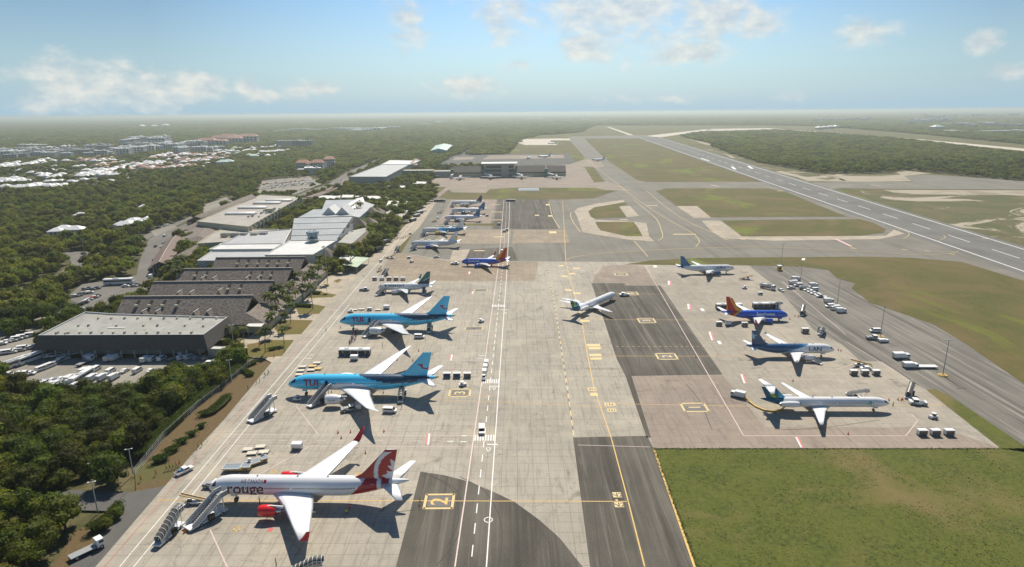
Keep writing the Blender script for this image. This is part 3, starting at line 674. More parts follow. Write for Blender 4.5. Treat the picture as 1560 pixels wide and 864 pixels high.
def fus_k(sp, s):
    L, nl, tl = sp['L'], sp['nl'], sp['tl']
    if s < nl:
        t = max(s/nl, 0); k = (1-(1-t)**2.1)**.62; return max(k, .02), -(1-k)*sp['H']/2*.42
    if s > L-tl:
        t = (s-(L-tl))/tl; k = 1-.92*t**1.55; return k, (1-k)*sp['H']/2*.74
    return 1.0, 0.0
def fus_half(sp, s, z):
    k, dz = fus_k(sp, s); h = k*sp['H']/2; w = k*sp['W']/2; q = (z-sp['zc']-dz)/h
    return w*math.sqrt(max(0, 1-q*q))
def foil(n, th):
    pts = []
    for i in range(n+1):
        t = i/n; y = 5*th*(.2969*math.sqrt(t)-.126*t-.3516*t*t+.2843*t**3-.1015*t**4); pts.append((t, y))
    return pts
def wing_rings(secs, n=9, th=.11, vert=False, cambered=True):
    """secs: (le_x_aft, span_coord, chord, height)"""
    rs = []
    for (sx, y, c, z) in secs:
        up = foil(n, th); r = []
        for t, q in up[:-1]: r.append((sx+t*c, q*c))
        for t, q in up[::-1][:-1] if False else up[::-1]: r.append((sx+t*c, -q*c*(.6 if cambered else 1)))
        r = r[:-1]
        rs.append([(-a, b, z) if vert else (-a, y, z+b) for a, b in r])
    return rs
def pt_in(poly, x, y): return inside((x, y), poly)
def put_text(txt, size, sp, s0, z0, side, mat, parent, bold=0.0, shear=0.0, sx=1.0, name='lettering', off=.035, spacing=1.0):
    """letters laid on the flank; s0 = distance of the first letter from the nose (side +1 reads away from the nose)"""
    vs, fs = text_polys(txt, size, bold, shear, spacing)
    bm = bmesh.new(); bv = [bm.verts.new(v) for v in vs]
    for f in fs:
        try: bm.faces.new([bv[i] for i in f])
        except ValueError: pass
    y0 = min(v[1] for v in vs); y1 = max(v[1] for v in vs); k = y0+.25
    while k < y1:
        bmesh.ops.bisect_plane(bm, geom=bm.verts[:]+bm.edges[:]+bm.faces[:], plane_co=(0, k, 0), plane_no=(0, 1, 0)); k += .25
    for v in bm.verts:
        x, z = v.co.x*sx, v.co.y+z0; s = s0+x if side > 0 else s0-x
        v.co = (sp['L']/2-s, side*(fus_half(sp, s, z)+off), z)
    me = bpy.data.meshes.new(name); bm.to_mesh(me); bm.free(); me.materials.append(mat)
    o = bpy.data.objects.new(name, me); C.objects.link(o); o.parent = parent
    return o
def patch(mb, sp, s0, s1, z0, z1, side, off=.03, m=0, nz=4):
    vs = []; fs = []
    for i in range(nz+1):
        z = z0+(z1-z0)*i/nz
        for s in (s0, s1): vs.append((sp['L']/2-s, side*(fus_half(sp, s, z)+off), z))
    for i in range(nz): fs.append((2*i, 2*i+1, 2*i+3, 2*i+2) if side < 0 else (2*i+1, 2*i, 2*i+2, 2*i+3))
    mb.add(vs, fs, m)
def airliner(kind, label, nose, tail, mats, body_f, fin_f, group='airliners parked around the apron', wing_m=None, wl_m=None, eng_m=None, tp_m=None, cat='airliner', rz=None, res=1.0,
             windows=(.27, .36, .56), open_doors=(), doors=True, name='airliner', wingtips=True, loc=None):
    sp = SPEC[kind]; L = sp['L']; zc = sp['zc']
    if loc is None:
        a = P(nose[0], nose[1], nose[2])
        if rz is None: b = P(tail[0], tail[1], tail[2]); rz = math.atan2(a[1]-b[1], a[0]-b[0]); print(kind, 'measured', round(math.dist(a, b), 1), 'L', L, 'yaw', round(math.degrees(rz), 1))
        loc = (a[0]-math.cos(rz)*L/2, a[1]-math.sin(rz)*L/2, 0)
    root = thing(name, label, cat, loc, rz, group)
    T = Matrix.Translation((L/2, 0, 0))           # parts below are laid out with x = -distance from the nose
    # body
    seg = int(36*res); st = []; s = 0.0
    while s < L:
        st.append(s); s += .12 if s < .6 else .29 if res >= 1 else .7
    st.append(L); rs = []
    for s in st:
        k, dz = fus_k(sp, s); r = []
        for i in range(seg):
            t = 2*math.pi*(i+.5)/seg; r.append((-s, k*sp['W']/2*math.cos(t), zc+dz+k*sp['H']/2*math.sin(t)))
        rs.append(r)
    mb = MB(); mb.T = T
    mG = len(mats); w0, w1 = sp['nl']*.95+1.2, L-sp['tl']*.62; h_ = sp['H']/2
    za, zb = zc+h_*math.sin(2*math.pi*1.5/seg), zc+h_*math.sin(2*math.pi*.5/seg); zw, dzw = (za+zb)/2, (za-zb)*.3
    wa, wb_ = sp['wing']['s']-2.5, sp['wing']['s']+sp['wing']['ch']*.5
    def mf(c):
        s = -c[0]
        g0, g1 = sp['nl']*.20, sp['nl']*.38
        if g0 < s < g1:
            h = sp['H']/2; lo = zc+h*(-.02+.30*(s-g0)/(g1-g0)); hi = zc+h*(.24+.38*(s-g0)/(g1-g0))
            if lo < c[2] < hi: return mG
        if windows and w0 < s < w1 and zw-dzw < c[2] < zw+dzw and int(round((s-.72)/.29-.5)) % 2 == 0 and not (wa < s < wa+.7 or wb_ < s < wb_+.7) and not any(abs(s-d) < .9 for d, sd in open_doors): return mG
        return body_f(s, c[2]-zc, c[1])
    mb.rings(rs, matf=mf); body = mb.build('fuselage', mats+[mGlass], root)
    # belly fairing
    w = sp['wing']; bf = MB(); bf.T = T; n = 10; rr = []
    for i in range(n+1):
        t = i/n; s = w['s']-1.5+t*(w['ch']+3.5); k = math.sin(math.pi*min(max(t, .03), .97))**.45
        rr.append([(-s, sp['W']*.53*k*math.cos(a), zc-sp['H']*.30+k*sp['H']*.24*math.sin(a)) for a in [2*math.pi*q/16 for q in range(16)]])
    bf.rings(rr); bf.build('belly_fairing', mGreyP if kind != '737' else mats[0], root)
    wm_ = wing_m or mWhiteP
    for side in (1, -1):
        secs = [(w['s'], sp['W']*.30, w['ch']*1.02, w['zr'])]
        for (y, dx, c, dz) in w['pts']: secs.append((w['s']+dx+.4, y, c, w['zr']+dz))
        dense = [secs[0]]
        for a, b in zip(secs[:-1], secs[1:]):
            for q in range(1, 4): dense.append(tuple(a[i]+(b[i]-a[i])*q/3 for i in range(4)))
        wb = MB(); wb.T = T @ Matrix.Scale(side, 4, (0, 1, 0)); wb.rings(wing_rings(dense, 9, .105))
        wing = wb.build('wing', wm_, root, recalc=True)
        # flap gap and slats, flap track fairings
        ys = [w['pts'][0][0]*.7, w['pts'][0][0]*1.25, w['pts'][0][0]*1.75]
        for y in ys:
            if y > w['pts'][-1][0]*.8: continue
            for a, b in zip(dense[:-1], dense[1:]):
                if a[1] <= y <= b[1]:
                    t = (y-a[1])/(b[1]-a[1]+1e-6); q = [a[i]+(b[i]-a[i])*t for i in range(4)]
                    fb = MB(); fb.T = wb.T; fb.cyl((-(q[0]+q[2]*.62), y, q[3]-.25), (-(q[0]+q[2]*1.1), y, q[3]-.35), .06*q[2]**.5+.06, .04, 8); fb.build('flap_fairing', wm_, wing); break
        sl = MB(); sl.T = wb.T
        for a, b in zip(dense[:-1], dense[1:]):
            if a[1] < sp['W']*.5: continue
            for (f0, f1) in ((.70, .715), (.14, .15)):
                def up(q, f): return (-(q[0]+q[2]*f), q[1], q[3]+5*.105*q[2]*(.2969*math.sqrt(f)-.126*f-.3516*f*f+.2843*f**3-.1015*f**4)+.02)
                sl.add([up(a, f0), up(a, f1), up(b, f1), up(b, f0)], [(0, 1, 2, 3)])
        sl.build('flap_line', mGreyP, wing)
        if sp['wl'] and wingtips:
            hgt, dx, out = sp['wl']; t = dense[-1]; wb = MB(); wb.T = T @ Matrix.Scale(side, 4, (0, 1, 0)); rs = []
            for q in range(6):
                u = q/5; c = t[2]*(1-u*.62); rs.append([(-(t[0]+dx*u+a*c), t[1]+out*math.sin(u*1.2)*.8+b_, t[3]+hgt*u**1.15) for a, b_ in [(0, 0), (.3, .07), (.7, .05), (1, 0), (.7, -.05), (.3, -.07)]])
            wb.rings(rs, smooth=False); wb.build('winglet', wl_m or wm_, wing, recalc=True)
        # tailplane
        ts, tc_, tt, tspan, tdx, z0, z1 = sp['tp']
        tb = MB(); tb.T = T @ Matrix.Scale(side, 4, (0, 1, 0))
        tb.rings(wing_rings([(ts, .2 if kind != 'MD' else 0, tc_, z0), (ts+tdx*.5, tspan*.5, (tc_+tt)/2, (z0+z1)/2), (ts+tdx, tspan, tt, z1)], 7, .09))
        tb.build('tailplane', tp_m or wm_, root, recalc=True)
        # engine
        e = sp['eng']; r = e['r']; eb = MB(); eb.T = T @ Matrix.Translation((0, side*e['y'], 0)); rs = []
        prof = [(.0, .86), (.05, .93), (.14, 1.0), (.35, 1.06), (.6, 1.03), (.85, .88), (1.0, .78)]
        for u, q in prof: rs.append([(-(e['s']+u*e['l']), r*q*math.cos(a), e['z']+r*q*math.sin(a)) for a in [2*math.pi*i/22 for i in range(22)]])
        eb.rings(rs, caps=False); eng = eb.build('engine', [eng_m or mats[0]], root)
        lb = MB(); lb.T = eb.T; s0 = -e['s']
        def circ(x, q): return [(x, r*q*math.cos(a), e['z']+r*q*math.sin(a)) for a in [2*math.pi*i/22 for i in range(22)]]
        lb.rings([circ(s0, .86), circ(s0+.06, .9), circ(s0-.06, .945)], caps=False); lb.build('inlet_lip', mMetal, eng)
        fb = MB(); fb.T = eb.T; fb.rings([circ(s0, .85), circ(s0-.9, .82)], caps=False, m=1); fb.rings([circ(s0-.8, .82), circ(s0-.82, .02)], m=0, caps=False)
        fb.cyl((s0-.85, 0, e['z']), (s0-.35, 0, e['z']), r*.26, .03, 10, 1); fb.build('fan', [mDark, mGreyP], eng)
        xb = MB(); xb.T = eb.T; xe = s0-e['l']
        xb.cyl((xe+.5, 0, e['z']), (xe-e['core']*.55, 0, e['z']), r*.62, r*.42, 16, 0); xb.cyl((xe, 0, e['z']), (xe-e['core'], 0, e['z']), r*.30, .05, 12, 1); xb.build('exhaust', [mMetal, mStrut], eng)
        pb = MB(); pb.T = eb.T
        if kind == 'MD':
            pb.box((s0-e['l']*.5, -side*.9, e['z']-.05), (e['l']*.7, 1.6, .35), 0)
        else:
            zt = w['zr']+.25; pb.add([(s0-e['l']*.25, .15, e['z']+r*.95), (s0-e['l']-1.6, .15, e['z']+r*.45), (s0-e['l']-2.2, .15, zt), (s0-e['l']*.7, .15, zt+.25),
                (s0-e['l']*.25, -.15, e['z']+r*.95), (s0-e['l']-1.6, -.15, e['z']+r*.45), (s0-e['l']-2.2, -.15, zt), (s0-e['l']*.7, -.15, zt+.25)],
                [(0, 1, 2, 3), (7, 6, 5, 4), (0, 4, 5, 1), (1, 5, 6, 2), (2, 6, 7, 3), (3, 7, 4, 0)])
        pb.build('pylon', wm_, eng)
    # fin, painted in its own grid
    fs, fc, ft, fdx, z0, z1 = sp['fin']; rs = []; nv = int((z1-z0)/.22*res); nu = int(26*res)
    for j in range(nv+1):
        b = j/nv; zz = z0-.7+(z1-z0+.7)*b; bb = max(0, (zz-z0)/(z1-z0)); s0 = fs+fdx*bb; c = fc+(ft-fc)*bb
        if bb < .22 and kind != 'MD': d = (1-bb/.22)**2*fc*.22; s0 -= d; c += d
        r = []
        for i in range(nu+1): t = i/nu; r.append((-(s0+t*c), .10*c*5*.45*(.2969*math.sqrt(t)-.126*t-.3516*t*t+.2843*t**3-.1015*t**4)*2, zz))
        r += [(x, -y, z) for x, y, z in r[1:-1][::-1]]
        rs.append(r)
    fb = MB(); fb.T = T; fb.rings(rs, matf=lambda c: fin_f(-c[0]-fs, c[2]-z0, c[1]), smooth=False); fin = fb.build('tail_fin', mats, root, recalc=True)
    # doors
    if windows and doors:
        for side in (1, -1):
            for d in (sp['nl']*.82, L-sp['tl']*.55):
                db = MB(); z = zc+sp['H']*.085; q0 = [(d, z-.9), (d+1.05, z-.9), (d+1.05, z+1.05), (d, z+1.05)]; q1 = [(d+.08, z-.82), (d+.97, z-.82), (d+.97, z+.97), (d+.08, z+.97)]
                vs = [(L/2-a, side*(fus_half(sp, a, b)+.03), b) for a, b in q0+q1]
                db.add(vs, [(i, (i+1) % 4, 4+(i+1) % 4, 4+i) for i in range(4)]); db.build('door', mGreyP, root)
    for d, side in open_doors:
        db = MB(); z = zc+sp['H']*.085; patch(db, sp, d-.5, d+.6, z-1.1, z+1.0, side, .045); 
        k = sp['L']/2-d
        db.build('open_doorway', mDark, root)
        db = MB(); db.box((k+1.35, side*(fus_half(sp, d, z)+.25), z), (1.1, .18, 2.0)); db.build('door', mats[0], root)
    # antennas
    if res >= 1:
        for q in (.25, .45, .6): ab = MB(); ab.box((L/2-L*q, 0, zc+sp['H']/2+.12), (.5, .06, .4), 0); ab.build('antenna', mWhiteP, root)
    # gear
    g = sp['gear']; wr = g[3] if g[3] > .7 else g[3]
    for nm, s, y in (('nose_gear', g[0], 0), ('main_gear', g[1], g[2]), ('main_gear', g[1], -g[2])):
        tr = (.55 if L > 50 else .35) if nm == 'nose_gear' else (.62 if L > 50 else .55)
        gb_ = MB(); gb_.cyl((L/2-s, y, tr), (L/2-s, y, zc-sp['H']*.38), .14 if L < 50 else .22, None, 8); gb_.cyl((L/2-s, y, zc-sp['H']*.2), (L/2-s+1.2, y, tr+.8), .07, None, 6)
        if nm == 'main_gear' and L > 50: gb_.box((L/2-s, y, tr+.05), (2.0, .3, .25))
        gr = gb_.build(nm, mStrut, root)
        wbm = MB()
        if nm == 'nose_gear' or L < 50: cs = [(0, -.28), (0, .28)]
        else: cs = [(.78, -.48), (.78, .48), (-.78, -.48), (-.78, .48)]
        for dx, dy in cs: wbm.wheel((L/2-s+dx, y+dy, tr), tr, .3 if L < 50 else .4, 0, 1)
        wbm.build('wheels', [mTyre, mMetal], gr)
        if nm == 'nose_gear': db = MB(); db.box((L/2-s+.3, .45, zc-sp['H']*.52), (1.8, .05, .7)); db.box((L/2-s+.3, -.45, zc-sp['H']*.52), (1.8, .05, .7)); db.build('gear_doors', mats[0], gr)
    return root, sp
cMaroon = M('maroon_livery', (.16, .015, .03), .35, vary=.05); cRed = M('red_livery', (.42, .012, .02), .3, vary=.04, coat=.3); cBright = M('bright_red_livery', (.72, .015, .015), .3, vary=.04, coat=.4)
cSky = M('sky_blue_livery', (.07, .56, .86), .26, vary=.04, coat=.4); cNavy = M('navy_livery', (.012, .05, .10), .3, vary=.06, coat=.3); cSilver = M('silver_livery', (.70, .74, .77), .3, vary=.05)
cRoyal = M('royal_blue_livery', (.015, .10, .55), .26, vary=.04, coat=.4); cGold = M('golden_livery', (.80, .36, .02), .3, vary=.04); cSWred = M('crimson_livery', (.50, .015, .02), .3, vary=.04)
cLan = M('dark_blue_livery', (.02, .085, .19), .3, vary=.04, coat=.3); cTeal = M('deep_teal_livery', (.008, .16, .15), .3, vary=.04); cWJn = M('midnight_livery', (.01, .03, .07), .3, vary=.04)
cJet = M('denim_blue_livery', (.015, .10, .26), .3, vary=.04); cJet2 = M('mid_blue_livery', (.05, .24, .45), .3, vary=.04); cGreen = M('leaf_green_livery', (.28, .55, .04), .3, vary=.04)
cTurq = M('turquoise_livery', (.02, .38, .55), .3, vary=.04); cYellow = M('yellow_livery', (.85, .55, .03), .35, vary=.04)
# --- white and red wide-body in the foreground
leaf = [(0, 1), (.17, .62), (.38, .74), (.30, .26), (.54, .50), (.62, .34), (.93, .40), (.83, .12), (1.0, 0), (.5, -.38), (.56, -.58), (.07, -.5), (.07, -.98)]
leaf = leaf+[(-x, y) for x, y in leaf[::-1][:-1]]
def b_rouge(s, z, y): return 1 if 40.6+z*.95 < s < 46.2 or (47.3 < s < 49.3 and z > .2) else 0
def f_rouge(s, h, y):
    d = math.hypot(s-12.6, h-1.6)
    if h > 7.9: return 1
    if 7.0 < d < 8.1: return 0
    if d < 7.0:
        X, Y = (s-11.6), (h-1.6); a = rad(30); u, v = (X*math.cos(a)+Y*math.sin(a))/5.0, (-X*math.sin(a)+Y*math.cos(a))/5.0
        if pt_in(leaf, u, v): return 0
        return 1
    return 1
r1, sp = airliner('767', 'white twin-engine wide-body with dark red tail and red engines, nearest airliner in the foreground', (319, 741.5, 4.2), None, [mWhiteP, cRed], b_rouge, f_rouge, rz=rad(178.3), wl_m=cRed, eng_m=cBright, windows=(.26, .34, .58))
put_text('rouge', 4.6, sp, 5.8, 3.75, 1, cMaroon, r1, bold=.05, sx=.93, shear=.12); put_text('AIR', 1.0, sp, 9.7, 6.65, 1, cMaroon, r1, sx=.95, spacing=1.1); put_text('CANADA', 1.0, sp, 11.5, 6.65, 1, cMaroon, r1, sx=.95, spacing=1.1)
lf = MB(); patch(lf, sp, 15.9, 16.6, 6.7, 7.3, 1, .035); lf.build('red_emblem', cRed, r1)
# --- two sky-blue wide-bodies
def b_tui(s, z, y):
    H = 2.95
    if s > 55.3: return 3
    top = (s-27.0)
    if s > 27 and z > 2.9-min(1.0, top/11)*2.3 and s < 53 and z > .35+(s-44)*.10: return 1
    lim = -1.55
    if 14.5 < s < 33: t = (s-14.5)/18.5; lim = -1.55+2.55*math.sin(math.pi*t**.8)**.9
    elif s >= 33: lim = -1.55-(s-33)*.16
    return 2 if z < lim else 0
def f_tui(s, h, y):
    X, Y = s-9.3, h-4.6; d = math.hypot(X, Y); a = math.degrees(math.atan2(Y, X))
    if 1.45 < d < 2.05 and -165 < a < -15: return 4
    if math.hypot(s-11.5, h-5.9) < .42: return 4
    if -2.7 < X < -1.1 and -.45 < Y < .15: return 4
    if h < -.05+s*.02: return 1
    return 0
cTuiTxt = M('dark_red_lettering', (.30, .01, .06), .35, vary=.04)
tm = [cSky, cNavy, cSilver, M('ochre_tail_cone', (.5, .28, .08), .5), cTuiTxt]
t1, sp = airliner('787', 'sky-blue wide-body with smiling red mark on its tail, nearer of the two blue ones', (439, 585.5, 4.2), None, tm, b_tui, f_tui, rz=rad(178.9), eng_m=mWhiteP, open_doors=((15.3, 1),), windows=(.30, .45, .62))
t2, _ = airliner('787', 'sky-blue wide-body with smiling red tail mark, farther of the two, beside the queueing passengers', (517.3, 489.7, 4.2), None, tm, b_tui, f_tui, rz=rad(178.9), eng_m=mWhiteP, open_doors=((15.3, 1),), windows=(.30, .45, .62))
for t in (t1, t2):
    put_text('TUI', 3.1, sp, 6.8, 4.9, 1, cTuiTxt, t, bold=.10, sx=1.15)
    # address on the cowling
    vs, fs = text_polys('TUI.COM', .62, .01); m_ = MB(); e = sp['eng']
    m_.add([(sp['L']/2-(e['s']+1.3+x), e['y']+e['r']*1.075*math.cos(math.asin(min(1, (y+.1)/e['r']))), e['z']+y+.1) for x, y, _ in vs], fs); m_.build('cowling_lettering', cNavy, t)
# --- narrow-bodies on the left row
def b_white(s, z, y): return 0
def f_wj(s, h, y):
    if h < 1.4+s*.12 and s < 8.5-h*.4: return 2
    q = h-(.9+(s-2)*.55)
    if 0 < q < .28 and s > 4: return 0
    if q < 0 and s > 4.5 and q > -1.6: return 2
    return 1
w1, sp = airliner('737', 'white narrow-body with green and navy tail, stairs at both doors', (576, 437.3, 3.0), (662, 432.8, 5.2), [mWhiteP, cTeal, cWJn], b_white, f_wj, wl_m=cTeal, rz=rad(177.5), open_doors=((4.8, 1),))
put_text('WESTJET', 1.5, sp, 6.6, 3.75, 1, cWJn, w1, bold=.04, sx=1.45, spacing=1.15)
def b_sw(s, z, y):
    q = s+z*1.15
    if q > 29.8: return 0
    if q > 27.4: return 2
    if q > 25.8: return 1
    if z < -1.45 and 14 < s < 26: return 2
    return 0
def f_sw(s, h, y):
    q = (s-h*.83)/max(7.2-5.3*max(h, 0)/7.6, 1)
    return 1 if q < .34 or q > .93 else 2
sm_ = [cRoyal, cGold, cSWred]
s1, sp = airliner('737', 'royal blue narrow-body with yellow and red tail facing left, between the lane lines', (703.1, 399, 2.9), (779.3, 392, 5), sm_, b_sw, f_sw, rz=rad(178.0), wl_m=cSWred, eng_m=cRoyal, wing_m=mWhiteP)
put_text('Southwest', 1.75, sp, 4.9, 3.35, 1, mWhiteP, s1, bold=.03, sx=1.0)
def f_ywl(s, h, y): return 1 if math.hypot(s-6.5, h-2.6) < 1.7 and s > 6.0 else 0
airliner('738', 'pale grey-white narrow-body with a yellow patch on its pale tail', (625.6, 371.2, 3.0), None, [mWhiteP, cYellow], b_white, f_ywl, rz=rad(178.5), eng_m=cRoyal)
def b_ty(s, z, y):
    q = s+z*2.2
    return 2 if 17 < q < 20.5 and s > 15 else 1 if q > 20 and s < 37.5 else 0
y1_, sp = airliner('738', 'white and blue narrow-body with yellow engines', (642.5, 350.9, 3.0), None, [mWhiteP, cJet2, cSky], b_ty, lambda s, h, y: 0, rz=rad(177.8), eng_m=cYellow)
put_text('sunwing', 1.3, sp, 8, 3.6, 1, mGreyP, y1_, sx=1.2)
jm = [mWhiteP, cJet, cJet2]
def f_jb(s, h, y): return 2 if (int(s*1.1)+int(h*1.1)) % 2 == 0 and h > .4 else 1
def b_jb(s, z, y): return 1 if s > 33.5 and z > -2 else 0
for nose, lab, n in (((676.6, 331.8, 3.4), 'white narrow-body with blue tail, nearest of the three blue-tailed ones in a row', 'jetBlue'), ((687.6, 320.4, 3.4), 'white narrow-body with blue tail, middle one of the three blue-tailed ones in a row', 'jetBlue'), ((687.3, 309, 3.4), 'white narrow-body with dark blue tail, farthest of the three blue-tailed ones in a row', '')):
    j, sp = airliner('A320', lab, nose, None, [mWhiteP, cJet if n else cNavy, cJet2 if n else cNavy], b_jb, f_jb, rz=rad(177.0), eng_m=cJet if n else mGreyP, wl_m=cJet)
    if n: put_text('jetBlue', 1.9, sp, 6.5, 3.6, 1, cJet, j, bold=.03)
# --- right-hand side
j, sp = airliner('A320', 'white narrow-body with patterned blue tail at the grass edge on the right', (1118.8, 408.6, 3.4), (1024.5, 404, 5.2), jm, b_jb, f_jb, rz=rad(1.0), eng_m=cJet, wl_m=mWhiteP)
put_text('jetBlue', 2.1, sp, 12.3, 3.75, -1, cJet, j, bold=.03)
s2, sp = airliner('737', 'royal blue narrow-body with red and yellow tail facing right, in front of two buses', (1200.3, 480, 2.9), None, sm_, b_sw, f_sw, rz=rad(-1.5), wl_m=cSWred, eng_m=cRoyal)
put_text('Southwest', 2.15, sp, 16.2, 3.25, -1, mWhiteP, s2, bold=.04, sx=1.0)
star = []
for i in range(10): a = rad(90+36*i); r_ = 1 if i % 2 == 0 else .42; star.append((math.cos(a)*r_, math.sin(a)*r_))
def b_lan(s, z, y):
    q = s+z*3.0
    return 1 if q > 19.5 else 2 if q > 17.5 else 0
def f_lan(s, h, y): 
    if pt_in(star, (s-6.3)/1.9, (h-3.6)/1.9): return 3
    if 1.2 < h < 1.75 and s > 4: return 4
    return 1
l1_, sp = airliner('A320', 'narrow-body with white front, dark blue rear and a star on its tail', (1271, 532, 3.4), None, [mWhiteP, cLan, cJet2, M('star_blue_white', (.35, .52, .62), .35), M('dull_purple', (.10, .03, .08), .35)], b_lan, f_lan, rz=rad(-1.5), eng_m=mWhiteP)
put_text('LAN', 2.5, sp, 11.6, 3.3, -1, cLan, l1_, bold=.04, sx=1.15)
def b_md(s, z, y): return 1 if s > 37.6-z*.5+(0 if z > -.6 else 0) else 0
def f_md(s, h, y):
    q = s-h*.4
    if h < 3.9 and 3.9+abs(h-1.6)*-.5 < q < 5.3+abs(h-1.6)*-.5: return 2
    return 3 if q < 2.2 and h > .4 else 1
mdm = [mWhiteP, M('dark_teal_livery', (.01, .12, .22), .3), cGreen, cTurq]
m1, sp = airliner('MD', 'long white rear-engined jet with teal and green tail fed by a yellow hose', (1355.4, 613.9, 3.0), None, mdm, b_md, f_md, rz=rad(-1.5), windows=(.24, .3, .5))
put_text('WORLD', .85, sp, 15.5, 4.0, -1, cSilver, m1); put_text('ATLANTIC', .85, sp, 11.9, 4.0, -1, cSilver, m1); put_text('www.flywaa.com', .7, sp, 18.6, 2.45, -1, mGreyP, m1)
ar = MB()
for a, b in (((7.5, 4.4), (8.6, 3.0)), ((7.5, 4.4), (6.2, 3.4)), ((7.5, 4.4), (7.3, 2.8))):
    for k in range(6):
        t0, t1_ = k/6, (k+1)/6; s0 = a[0]+(b[0]-a[0])*t0; s1_ = a[0]+(b[0]-a[0])*t1_; z0 = a[1]+(b[1]-a[1])*t0; z1 = a[1]+(b[1]-a[1])*t1_
        x = sp['L']/2; ar.add([(x-s0-.15, -(fus_half(sp, s0, z0)+.04), z0), (x-s0+.15, -(fus_half(sp, s0, z0)+.04), z0), (x-s1_+.12, -(fus_half(sp, s1_, z1)+.04), z1), (x-s1_-.12, -(fus_half(sp, s1_, z1)+.04), z1)], [(0, 1, 2, 3)], 0 if a[0] < b[0] else 1)
ar.build('emblem', [cGreen, cTurq], m1)
airliner('MD', 'white rear-engined jet with teal tail standing at an angle, being towed', (937.5, 447.4, 3.0), (878.7, 467.3, 4.8), mdm, b_md, f_md, windows=None)
# --- far stands by the terminal, tails towards us
for k, (x, y, m_, lab) in enumerate(((701, 273.5, cWJn, 'leftmost of the four airliners nosed up to the far terminal'), (748, 272.5, mGreyP, 'airliner at the far terminal in front of the tall middle section'), (795, 272, mGreyP, 'third airliner from the left nosed up to the far terminal'), (848, 272.5, cSilver, 'rightmost of the four airliners nosed up to the far terminal'))):
    q = P(x, y); airliner('A320', lab, None, None, [mWhiteP, m_], b_white, lambda s, h, y: 0, rz=rad(88), loc=(q[0], q[1], 0), res=.5, windows=None, doors=False, group='airliners at the far terminal')
for x, y, yaw, lab in ((805, 242, 80, 'small white airliner on the tarmac behind the far terminal'), (830, 240.5, 170, 'light grey aircraft parked right behind the far terminal'), (912, 245.5, 150, 'white airliner taxiing where the far tarmac meets the taxiway'), (842, 219.5, 170, 'tiny white aircraft on the pale pad beyond the far terminal'), (1079, 198.5, 160, 'tiny white airliner on the far bend of the pale taxiway')):
    q = P(x, y); airliner('737', lab, None, None, [mWhiteP, mGreyP], b_white, lambda s, h, y: 0, rz=rad(yaw), loc=(q[0], q[1], 0), res=.5, windows=None, doors=False, group='far-off aircraft')
# ================================================================ ground vehicles and equipment
vW = M('van_white', (.78, .78, .76), .4, vary=.06, scale=2); vC = M('cream_paint', (.62, .56, .42), .5, vary=.1); vG = M('equipment_grey', (.30, .31, .31), .5, vary=.12); vL = M('light_grey_metal', (.50, .51, .50), .45, .2, vary=.12)
vB = M('black_plastic', (.025, .025, .028), .6, vary=.2); vY = M('equipment_yellow', (.70, .42, .05), .45, vary=.12); vR = M('equipment_red', (.50, .03, .03), .45, vary=.1); vBl = M('equipment_blue', (.05, .22, .45), .45, vary=.1)
vT = M('brown_canvas', (.26, .19, .12), .8, vary=.2); vDb = M('dark_blue_paint', (.02, .05, .12), .4, vary=.1); vO = M('traffic_orange', (.75, .16, .03), .5, vary=.1); vS = M('silver_paint', (.42, .43, .44), .35, .3, vary=.06)
vLamp = M('lamp_glass', (.75, .75, .70), .2, vary=.05)
def wheels(root, xs, y, r, w=.28, mat=None):
    for x in xs:
        for s in (1, -1):
            wb = MB(); wb.wheel((x, s*y, r), r, w, 0, 1, 12); wb.build('wheel', [mTyre, vL], root)
def hexbody(L, W, prof, m=0, mb=None, inset=.0):
    """prof: closed side outline (x, z); extruded across W"""
    mb = mb or MB(); n = len(prof)
    vs = [(x, -W/2, z) for x, z in prof]+[(x, W/2, z) for x, z in prof]
    mb.add(vs, [tuple(range(n)), tuple(range(2*n-1, n-1, -1))]+[(i, n+i, n+(i+1) % n, (i+1) % n) for i in range(n)], m)
    return mb
